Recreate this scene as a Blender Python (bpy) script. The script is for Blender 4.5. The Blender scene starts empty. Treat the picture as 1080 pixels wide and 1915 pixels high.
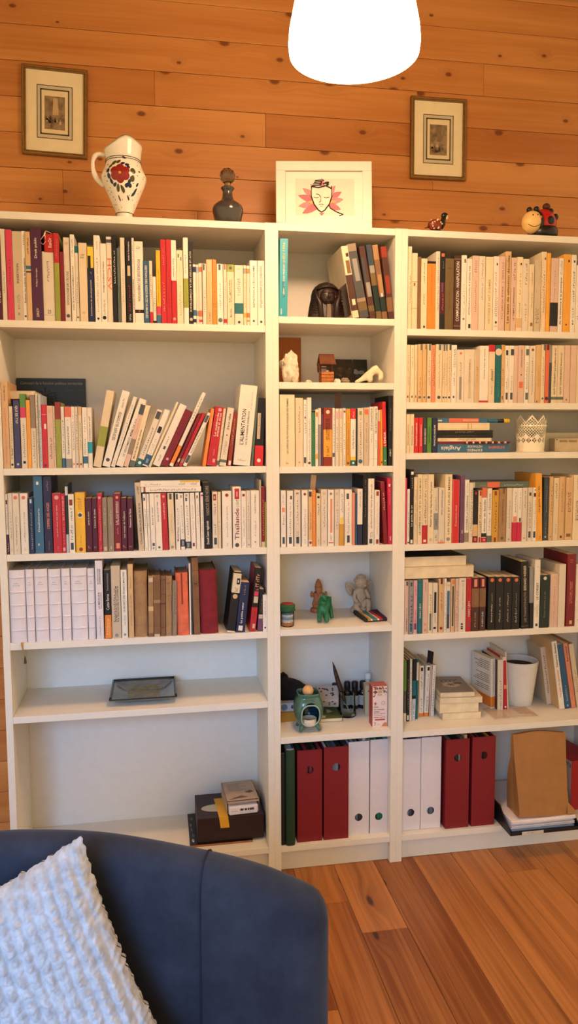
# Recreated library wall: three white bookcases against pine boards, tub chair in front.
import bpy, bmesh, math, random
from mathutils import Vector, Matrix
# All helper measurements are in centimetres; S turns them into metres.
# Axes: x along the book wall to the right, y away from the viewer (bookcase fronts at y = 0), z up.
S = 0.01
PI = math.pi
scene = bpy.context.scene
COLL = scene.collection

# ------------------------------------------------------------------ materials
def lin(h):
    h = h.lstrip('#')
    c = [int(h[i:i + 2], 16) / 255 for i in (0, 2, 4)]
    return tuple((v / 12.92 if v <= 0.04045 else ((v + 0.055) / 1.055) ** 2.4) for v in c) + (1.0,)

MATS = {}
def new_mat(name):
    m = bpy.data.materials.new(name); m.use_nodes = True
    nt = m.node_tree
    return m, nt, nt.nodes['Principled BSDF']

def mat(hexcol, rough=0.55, var=0.08, scale=60.0, metal=0.0, bump=0.0, bscale=200.0, name=None, spec=0.4, sheen=0.0):
    """A plain material whose colour wanders a little with a noise texture."""
    key = (hexcol, rough, var, scale, metal, bump, bscale, spec, sheen)
    if key in MATS: return MATS[key]
    m, nt, b = new_mat(name or 'surface_' + hexcol)
    c = lin(hexcol)
    tc = nt.nodes.new('ShaderNodeTexCoord')
    n = nt.nodes.new('ShaderNodeTexNoise'); n.inputs['Scale'].default_value = scale; n.inputs['Detail'].default_value = 3
    nt.links.new(tc.outputs['Object'], n.inputs['Vector'])
    r = nt.nodes.new('ShaderNodeValToRGB')
    r.color_ramp.elements[0].position = 0.3; r.color_ramp.elements[1].position = 0.7
    r.color_ramp.elements[0].color = tuple(v * (1 - var) for v in c[:3]) + (1,)
    r.color_ramp.elements[1].color = tuple(min(1, v * (1 + var)) for v in c[:3]) + (1,)
    nt.links.new(n.outputs['Fac'], r.inputs['Fac'])
    nt.links.new(r.outputs['Color'], b.inputs['Base Color'])
    b.inputs['Roughness'].default_value = rough
    b.inputs['Metallic'].default_value = metal
    b.inputs['Specular IOR Level'].default_value = spec
    if sheen: b.inputs['Sheen Weight'].default_value = sheen
    if bump:
        n2 = nt.nodes.new('ShaderNodeTexNoise'); n2.inputs['Scale'].default_value = bscale; n2.inputs['Detail'].default_value = 4
        nt.links.new(tc.outputs['Object'], n2.inputs['Vector'])
        bp = nt.nodes.new('ShaderNodeBump'); bp.inputs['Strength'].default_value = bump; bp.inputs['Distance'].default_value = 0.004
        nt.links.new(n2.outputs['Fac'], bp.inputs['Height']); nt.links.new(bp.outputs['Normal'], b.inputs['Normal'])
    MATS[key] = m
    return m

def glass_mat(name, hexcol, rough=0.02, ior=1.45, trans=1.0):
    m, nt, b = new_mat(name)
    b.inputs['Base Color'].default_value = lin(hexcol)
    b.inputs['Roughness'].default_value = rough
    b.inputs['IOR'].default_value = ior
    b.inputs['Transmission Weight'].default_value = trans
    return m

def thin_glass(name, hexcol, edge=0.25):
    """Thin clear glass: see-through, with a mirror gloss that grows towards the edges."""
    m, nt, b = new_mat(name); nt.nodes.remove(b)
    out = nt.nodes['Material Output']; tr = nt.nodes.new('ShaderNodeBsdfTransparent'); tr.inputs['Color'].default_value = lin(hexcol)
    gl = nt.nodes.new('ShaderNodeBsdfGlossy'); gl.inputs['Roughness'].default_value = 0.05
    lw = nt.nodes.new('ShaderNodeLayerWeight'); lw.inputs['Blend'].default_value = edge
    mx = nt.nodes.new('ShaderNodeMixShader')
    nt.links.new(lw.outputs['Fresnel'], mx.inputs[0]); nt.links.new(tr.outputs[0], mx.inputs[1]); nt.links.new(gl.outputs[0], mx.inputs[2]); nt.links.new(mx.outputs[0], out.inputs['Surface'])
    return m

def wood_mat(name, axis, dark, light, knot, kscale=(5.0, 8.0), krad=0.07, kprob=0.45, grain=55.0, rough=0.42, contrast=0.5, tone=0.35):
    """Boards of one mesh: every board is its own island with its own tone and grain; knots are Voronoi cells."""
    m, nt, b = new_mat(name)
    N, L = nt.nodes, nt.links
    def node(t, **kw):
        n = N.new(t)
        for k, v in kw.items(): setattr(n, k, v)
        return n
    def math_(op, a, c=None, clamp=False):
        n = node('ShaderNodeMath', operation=op); n.use_clamp = clamp
        for i, v in enumerate((a, c)):
            if v is None: continue
            if isinstance(v, (int, float)): n.inputs[i].default_value = v
            else: L.new(v, n.inputs[i])
        return n.outputs[0]
    tc = node('ShaderNodeTexCoord'); geo = node('ShaderNodeNewGeometry')
    sep = node('ShaderNodeSeparateXYZ'); L.new(tc.outputs['Object'], sep.inputs[0])
    rnd = geo.outputs['Random Per Island']
    u, v = (sep.outputs['X'], sep.outputs['Z']) if axis == 'x' else (sep.outputs['Y'], sep.outputs['X'])
    off = math_('MULTIPLY', rnd, 37.0)
    u2 = math_('ADD', u, off)
    # knots
    kv = node('ShaderNodeCombineXYZ')
    L.new(math_('MULTIPLY', u2, kscale[0]), kv.inputs[0]); L.new(math_('MULTIPLY', v, kscale[1]), kv.inputs[1])
    vor = node('ShaderNodeTexVoronoi', voronoi_dimensions='2D'); vor.inputs['Scale'].default_value = 1.0
    L.new(kv.outputs[0], vor.inputs['Vector'])
    sc = node('ShaderNodeSeparateColor'); L.new(vor.outputs['Color'], sc.inputs[0])
    has = math_('LESS_THAN', sc.outputs[0], kprob)
    radn = math_('MULTIPLY', math_('ADD', sc.outputs[1], 0.35), krad)
    mr = node('ShaderNodeMapRange', interpolation_type='SMOOTHSTEP')
    L.new(vor.outputs['Distance'], mr.inputs['Value'])
    L.new(radn, mr.inputs['From Max']); L.new(math_('MULTIPLY', radn, 0.4), mr.inputs['From Min'])
    mr.inputs['To Min'].default_value = 1; mr.inputs['To Max'].default_value = 0
    kmask = math_('MULTIPLY', mr.outputs[0], has)
    ring = node('ShaderNodeMapRange', interpolation_type='SMOOTHSTEP')
    L.new(vor.outputs['Distance'], ring.inputs['Value'])
    ring.inputs['From Min'].default_value = 0.0; L.new(math_('MULTIPLY', radn, 4.0), ring.inputs['From Max'])
    ring.inputs['To Min'].default_value = 1; ring.inputs['To Max'].default_value = 0
    bend = math_('MULTIPLY', ring.outputs[0], has)
    # grain
    gv = node('ShaderNodeCombineXYZ')
    L.new(math_('MULTIPLY', u2, 1.6), gv.inputs[0])
    L.new(math_('ADD', math_('MULTIPLY', v, grain), math_('MULTIPLY', bend, 2.2)), gv.inputs[1])
    L.new(off, gv.inputs[2])
    n1 = node('ShaderNodeTexNoise'); n1.inputs['Scale'].default_value = 1.0; n1.inputs['Detail'].default_value = 5; n1.inputs['Roughness'].default_value = 0.6
    n1.inputs['Distortion'].default_value = 0.5
    L.new(gv.outputs[0], n1.inputs['Vector'])
    gv2 = node('ShaderNodeCombineXYZ')
    L.new(math_('MULTIPLY', u2, 0.9), gv2.inputs[0]); L.new(math_('MULTIPLY', v, 9.0), gv2.inputs[1]); L.new(off, gv2.inputs[2])
    n2 = node('ShaderNodeTexNoise'); n2.inputs['Scale'].default_value = 1.3; n2.inputs['Detail'].default_value = 2
    L.new(gv2.outputs[0], n2.inputs['Vector'])
    f = math_('ADD', math_('MULTIPLY', n1.outputs['Fac'], contrast), math_('MULTIPLY', n2.outputs['Fac'], 0.6))
    f = math_('ADD', f, math_('MULTIPLY', math_('SUBTRACT', rnd, 0.5), tone))
    f = math_('ADD', f, (1.0 - contrast - 0.6) * 0.5)
    ramp = node('ShaderNodeValToRGB')
    ramp.color_ramp.elements[0].position = 0.25; ramp.color_ramp.elements[0].color = lin(dark)
    ramp.color_ramp.elements[1].position = 0.72; ramp.color_ramp.elements[1].color = lin(light)
    L.new(f, ramp.inputs['Fac'])
    mx = node('ShaderNodeMix', data_type='RGBA'); mx.inputs['B'].default_value = lin(knot) if False else (0, 0, 0, 1)
    mx.inputs[7].default_value = lin(knot)
    L.new(math_('ADD', math_('MULTIPLY', kmask, 0.8), math_('MULTIPLY', bend, 0.12), True), mx.inputs[0])
    L.new(ramp.outputs['Color'], mx.inputs[6])
    L.new(mx.outputs[2], b.inputs['Base Color'])
    b.inputs['Roughness'].default_value = rough
    b.inputs['Specular IOR Level'].default_value = 0.35
    bp = node('ShaderNodeBump'); bp.inputs['Strength'].default_value = 0.12; bp.inputs['Distance'].default_value = 0.002
    L.new(n1.outputs['Fac'], bp.inputs['Height']); L.new(bp.outputs['Normal'], b.inputs['Normal'])
    return m

# ------------------------------------------------------------------ mesh helpers
class MB:
    """Collects shapes (in cm) for one mesh."""
    def __init__(self): self.v = []; self.f = []; self.mi = []; self.sm = []
    def add(self, verts, faces, mi=0, smooth=False):
        o = len(self.v); self.v += [tuple(p) for p in verts]
        for f in faces: self.f.append([i + o for i in f]); self.mi.append(mi); self.sm.append(smooth)
        return self
    def box(self, x0, x1, y0, y1, z0, z1, mi=0, bev=0.0, mtx=None):
        if bev <= 0:
            vs = [(x, y, z) for z in (z0, z1) for y in (y0, y1) for x in (x0, x1)]
            fs = [(0, 2, 3, 1), (4, 5, 7, 6), (0, 1, 5, 4), (2, 6, 7, 3), (0, 4, 6, 2), (1, 3, 7, 5)]
        else:
            bm = bmesh.new(); bmesh.ops.create_cube(bm, size=1)
            for q in bm.verts: q.co = ((x0 + x1) / 2 + q.co.x * (x1 - x0), (y0 + y1) / 2 + q.co.y * (y1 - y0), (z0 + z1) / 2 + q.co.z * (z1 - z0))
            bmesh.ops.bevel(bm, geom=bm.edges[:] , offset=bev, segments=2, affect='EDGES', profile=0.5)
            bm.verts.index_update(); vs = [tuple(q.co) for q in bm.verts]; fs = [[q.index for q in f.verts] for f in bm.faces]; bm.free()
        if mtx: vs = [tuple(mtx @ Vector(p)) for p in vs]
        return self.add(vs, fs, mi)
    def lathe(self, prof, c=(0, 0, 0), n=32, mi=0, sx=1.0, sy=1.0, smooth=True, caps=True, mtx=None, rfun=None, back=False):
        vs = []; fs = []
        for r, z in prof:
            for k in range(n):
                a = 2 * PI * k / n
                rr = rfun(a, r, z) if rfun else r
                vs.append((c[0] + rr * math.cos(a) * sx, c[1] + rr * math.sin(a) * sy, c[2] + z))
        for i in range(len(prof) - 1):
            for k in range(n if not back else n // 2):
                fs.append((i * n + k, i * n + (k + 1) % n, (i + 1) * n + (k + 1) % n, (i + 1) * n + k))
        if caps:
            fs.append(tuple(range(n))[::-1]); fs.append(tuple((len(prof) - 1) * n + k for k in range(n)))
        if mtx: vs = [tuple(mtx @ Vector(p)) for p in vs]
        return self.add(vs, fs, mi, smooth)
    def ball(self, c, r, n=20, mi=0, mtx=None, squash=(1, 1, 1)):
        pr = [(max(1e-4, math.sin(PI * i / (n // 2))), -math.cos(PI * i / (n // 2))) for i in range(n // 2 + 1)]
        vs = []; fs = []
        if not hasattr(r, '__len__'): r = (r * squash[0], r * squash[1], r * squash[2])
        M = mtx or Matrix.Identity(3)
        for rr, z in pr:
            for k in range(n):
                a = 2 * PI * k / n
                p = M @ Vector((rr * math.cos(a) * r[0], rr * math.sin(a) * r[1], z * r[2]))
                vs.append((c[0] + p.x, c[1] + p.y, c[2] + p.z))
        for i in range(len(pr) - 1):
            for k in range(n):
                fs.append((i * n + k, i * n + (k + 1) % n, (i + 1) * n + (k + 1) % n, (i + 1) * n + k))
        return self.add(vs, fs, mi, True)
    def tube(self, pts, rad, n=10, mi=0, flat=1.0, closed=False):
        pts = [Vector(p) for p in pts]
        vs = []; fs = []; m = len(pts)
        up = Vector((0, 0, 1))
        for i, p in enumerate(pts):
            t = (pts[(i + 1) % m if closed else min(i + 1, m - 1)] - pts[(i - 1) % m if closed else max(i - 1, 0)]).normalized()
            a = t.cross(up)
            if a.length < 1e-3: a = t.cross(Vector((0, 1, 0)))
            a.normalize(); b2 = a.cross(t).normalized()
            r = rad[i] if hasattr(rad, '__len__') else rad
            for k in range(n):
                an = 2 * PI * k / n
                q = p + a * (r * math.cos(an)) + b2 * (r * flat * math.sin(an))
                vs.append(tuple(q))
        for i in range(m if closed else m - 1):
            j = (i + 1) % m
            for k in range(n):
                fs.append((i * n + k, i * n + (k + 1) % n, j * n + (k + 1) % n, j * n + k))
        if not closed:
            fs.append(tuple(range(n))); fs.append(tuple((m - 1) * n + k for k in range(n))[::-1])
        return self.add(vs, fs, mi, True)
    def prism(self, poly, h0, h1, plane='xz', mi=0, smooth=False):
        """Extrude a polygon. plane 'xz': h along y; 'xy': h along z."""
        n = len(poly)
        if plane == 'xz': vs = [(x, h0, z) for x, z in poly] + [(x, h1, z) for x, z in poly]
        else: vs = [(x, y, h0) for x, y in poly] + [(x, y, h1) for x, y in poly]
        fs = [tuple(range(n))[::-1], tuple(range(n, 2 * n))]
        self.add(vs, fs, mi)
        self.add(vs, [(i, (i + 1) % n, n + (i + 1) % n, n + i) for i in range(n)], mi, smooth)
        return self
    def build(self, name, mats, parent=None, loc=None, rot=None, fix=True):
        me = bpy.data.meshes.new(name)
        me.from_pydata([(x * S, y * S, z * S) for x, y, z in self.v], [], self.f)
        if not isinstance(mats, (list, tuple)): mats = [mats]
        for m in mats: me.materials.append(m)
        me.polygons.foreach_set('material_index', self.mi)
        me.polygons.foreach_set('use_smooth', self.sm)
        if fix:
            bm = bmesh.new(); bm.from_mesh(me)
            bmesh.ops.remove_doubles(bm, verts=bm.verts, dist=1e-6)
            bmesh.ops.recalc_face_normals(bm, faces=bm.faces); bm.to_mesh(me); bm.free()
        me.update()
        o = bpy.data.objects.new(name, me); COLL.objects.link(o)
        if parent: o.parent = parent
        if loc: o.location = tuple(v * S for v in loc)
        if rot: o.rotation_euler = rot
        return o

def thing(name, label, cat, loc=(0, 0, 0), rot=(0, 0, 0), group=None):
    o = bpy.data.objects.new(name, None); COLL.objects.link(o)
    o.location = tuple(v * S for v in loc); o.rotation_euler = rot
    o.empty_display_size = 0.02
    o['label'] = label; o['category'] = cat
    if group: o['group'] = group
    return o
def tag(o, label, cat, group=None):
    o['label'] = label; o['category'] = cat
    if group: o['group'] = group
    return o
def structure(o): o['kind'] = 'structure'; return o

def smooth_obj(o, levels=2):
    md = o.modifiers.new('subsurf', 'SUBSURF'); md.levels = levels; md.render_levels = levels
    for p in o.data.polygons: p.use_smooth = True
    return o

def skin(name, pts, edges, radii, m, parent=None, root=0, levels=2, loc=None):
    """A continuous body grown over a skeleton (cm)."""
    me = bpy.data.meshes.new(name)
    me.from_pydata([(x * S, y * S, z * S) for x, y, z in pts], edges, [])
    me.materials.append(m)
    o = bpy.data.objects.new(name, me); COLL.objects.link(o)
    if parent: o.parent = parent
    if loc: o.location = tuple(v * S for v in loc)
    o.modifiers.new('skin', 'SKIN').use_smooth_shade = True
    sv = me.skin_vertices[0].data if me.skin_vertices else None
    if sv is None:
        me.skin_vertices.new(); sv = me.skin_vertices[0].data
    for i, r in enumerate(radii):
        r = r if hasattr(r, '__len__') else (r, r)
        sv[i].radius = (r[0] * S, r[1] * S)
        sv[i].use_root = (i == root)
    md = o.modifiers.new('subsurf', 'SUBSURF'); md.levels = levels; md.render_levels = levels
    return o

# ------------------------------------------------------------------ lettering
_text = {}
def text_poly(t):
    """(verts, faces, width, height) of a text in the bundled typeface, unit box."""
    if t in _text: return _text[t]
    cu = bpy.data.curves.new('lettering', 'FONT'); cu.body = t; cu.resolution_u = 2; cu.offset = 0.012; cu.fill_mode = 'FRONT'
    o = bpy.data.objects.new('lettering', cu); COLL.objects.link(o)
    dg = bpy.context.evaluated_depsgraph_get(); dg.update()
    me = o.evaluated_get(dg).to_mesh()
    vs = [(v.co.x, v.co.y) for v in me.vertices]; fs = [tuple(p.vertices) for p in me.polygons]
    o.evaluated_get(dg).to_mesh_clear()
    bpy.data.objects.remove(o); bpy.data.curves.remove(cu)
    if not vs: vs = [(0, 0), (1, 0), (1, 1)]; fs = [(0, 1, 2)]
    x0 = min(v[0] for v in vs); x1 = max(v[0] for v in vs); y0 = min(v[1] for v in vs); y1 = max(v[1] for v in vs)
    vs = [((a - x0) / max(x1 - x0, 1e-6), (b - y0) / max(y1 - y0, 1e-6)) for a, b in vs]
    _text[t] = (vs, fs, (x1 - x0) / max(y1 - y0, 1e-6))
    return _text[t]

def smudge(n, rnd):
    """Printing too small to read: n little upright strokes, unit box."""
    vs = []; fs = []; x = 0.0; tot = 0
    for i in range(n):
        w = 0.55 + rnd.random() * 0.35; h = rnd.choice((0.62, 0.62, 0.95, 0.7)); y0 = rnd.choice((0.0, 0.0, 0.0, -0.0))
        gap = 0.32 if rnd.random() > 0.16 else 0.95
        k = rnd.random()
        parts = [(x, x + w * 0.35, y0, h), (x + w * 0.35, x + w, y0 + (h * 0.72 if k < 0.5 else 0), (h if k < 0.5 else h * 0.26))]
        for a, b, c, d in parts:
            o = len(vs); vs += [(a, c), (b, c), (b, d), (a, d)]; fs.append((o, o + 1, o + 2, o + 3))
        x += w + gap
    return [(a / x, b) for a, b in vs], fs

def flat_text(mb, t, x0, x1, z0, z1, y, mi=0, up=None, th=0.02):
    """Lettering on a face that looks towards -y, filling the box; up 'U' reads bottom to top, 'D' top to bottom."""
    if t.startswith('~'): vs, fs = smudge(int(t[1:]), random.Random(hash_(t) + len(mb.v)))
    else: vs, fs, _ = text_poly(t)
    out = []
    for a, b in vs:
        if up == 'U': out.append((x1 - b * (x1 - x0), y, z0 + a * (z1 - z0)))
        elif up == 'D': out.append((x0 + b * (x1 - x0), y, z1 - a * (z1 - z0)))
        else: out.append((x0 + a * (x1 - x0), y, z0 + b * (z1 - z0)))
    mb.add(out, fs, mi)
def hash_(s): return sum(ord(c) * (i + 1) for i, c in enumerate(s))

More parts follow.
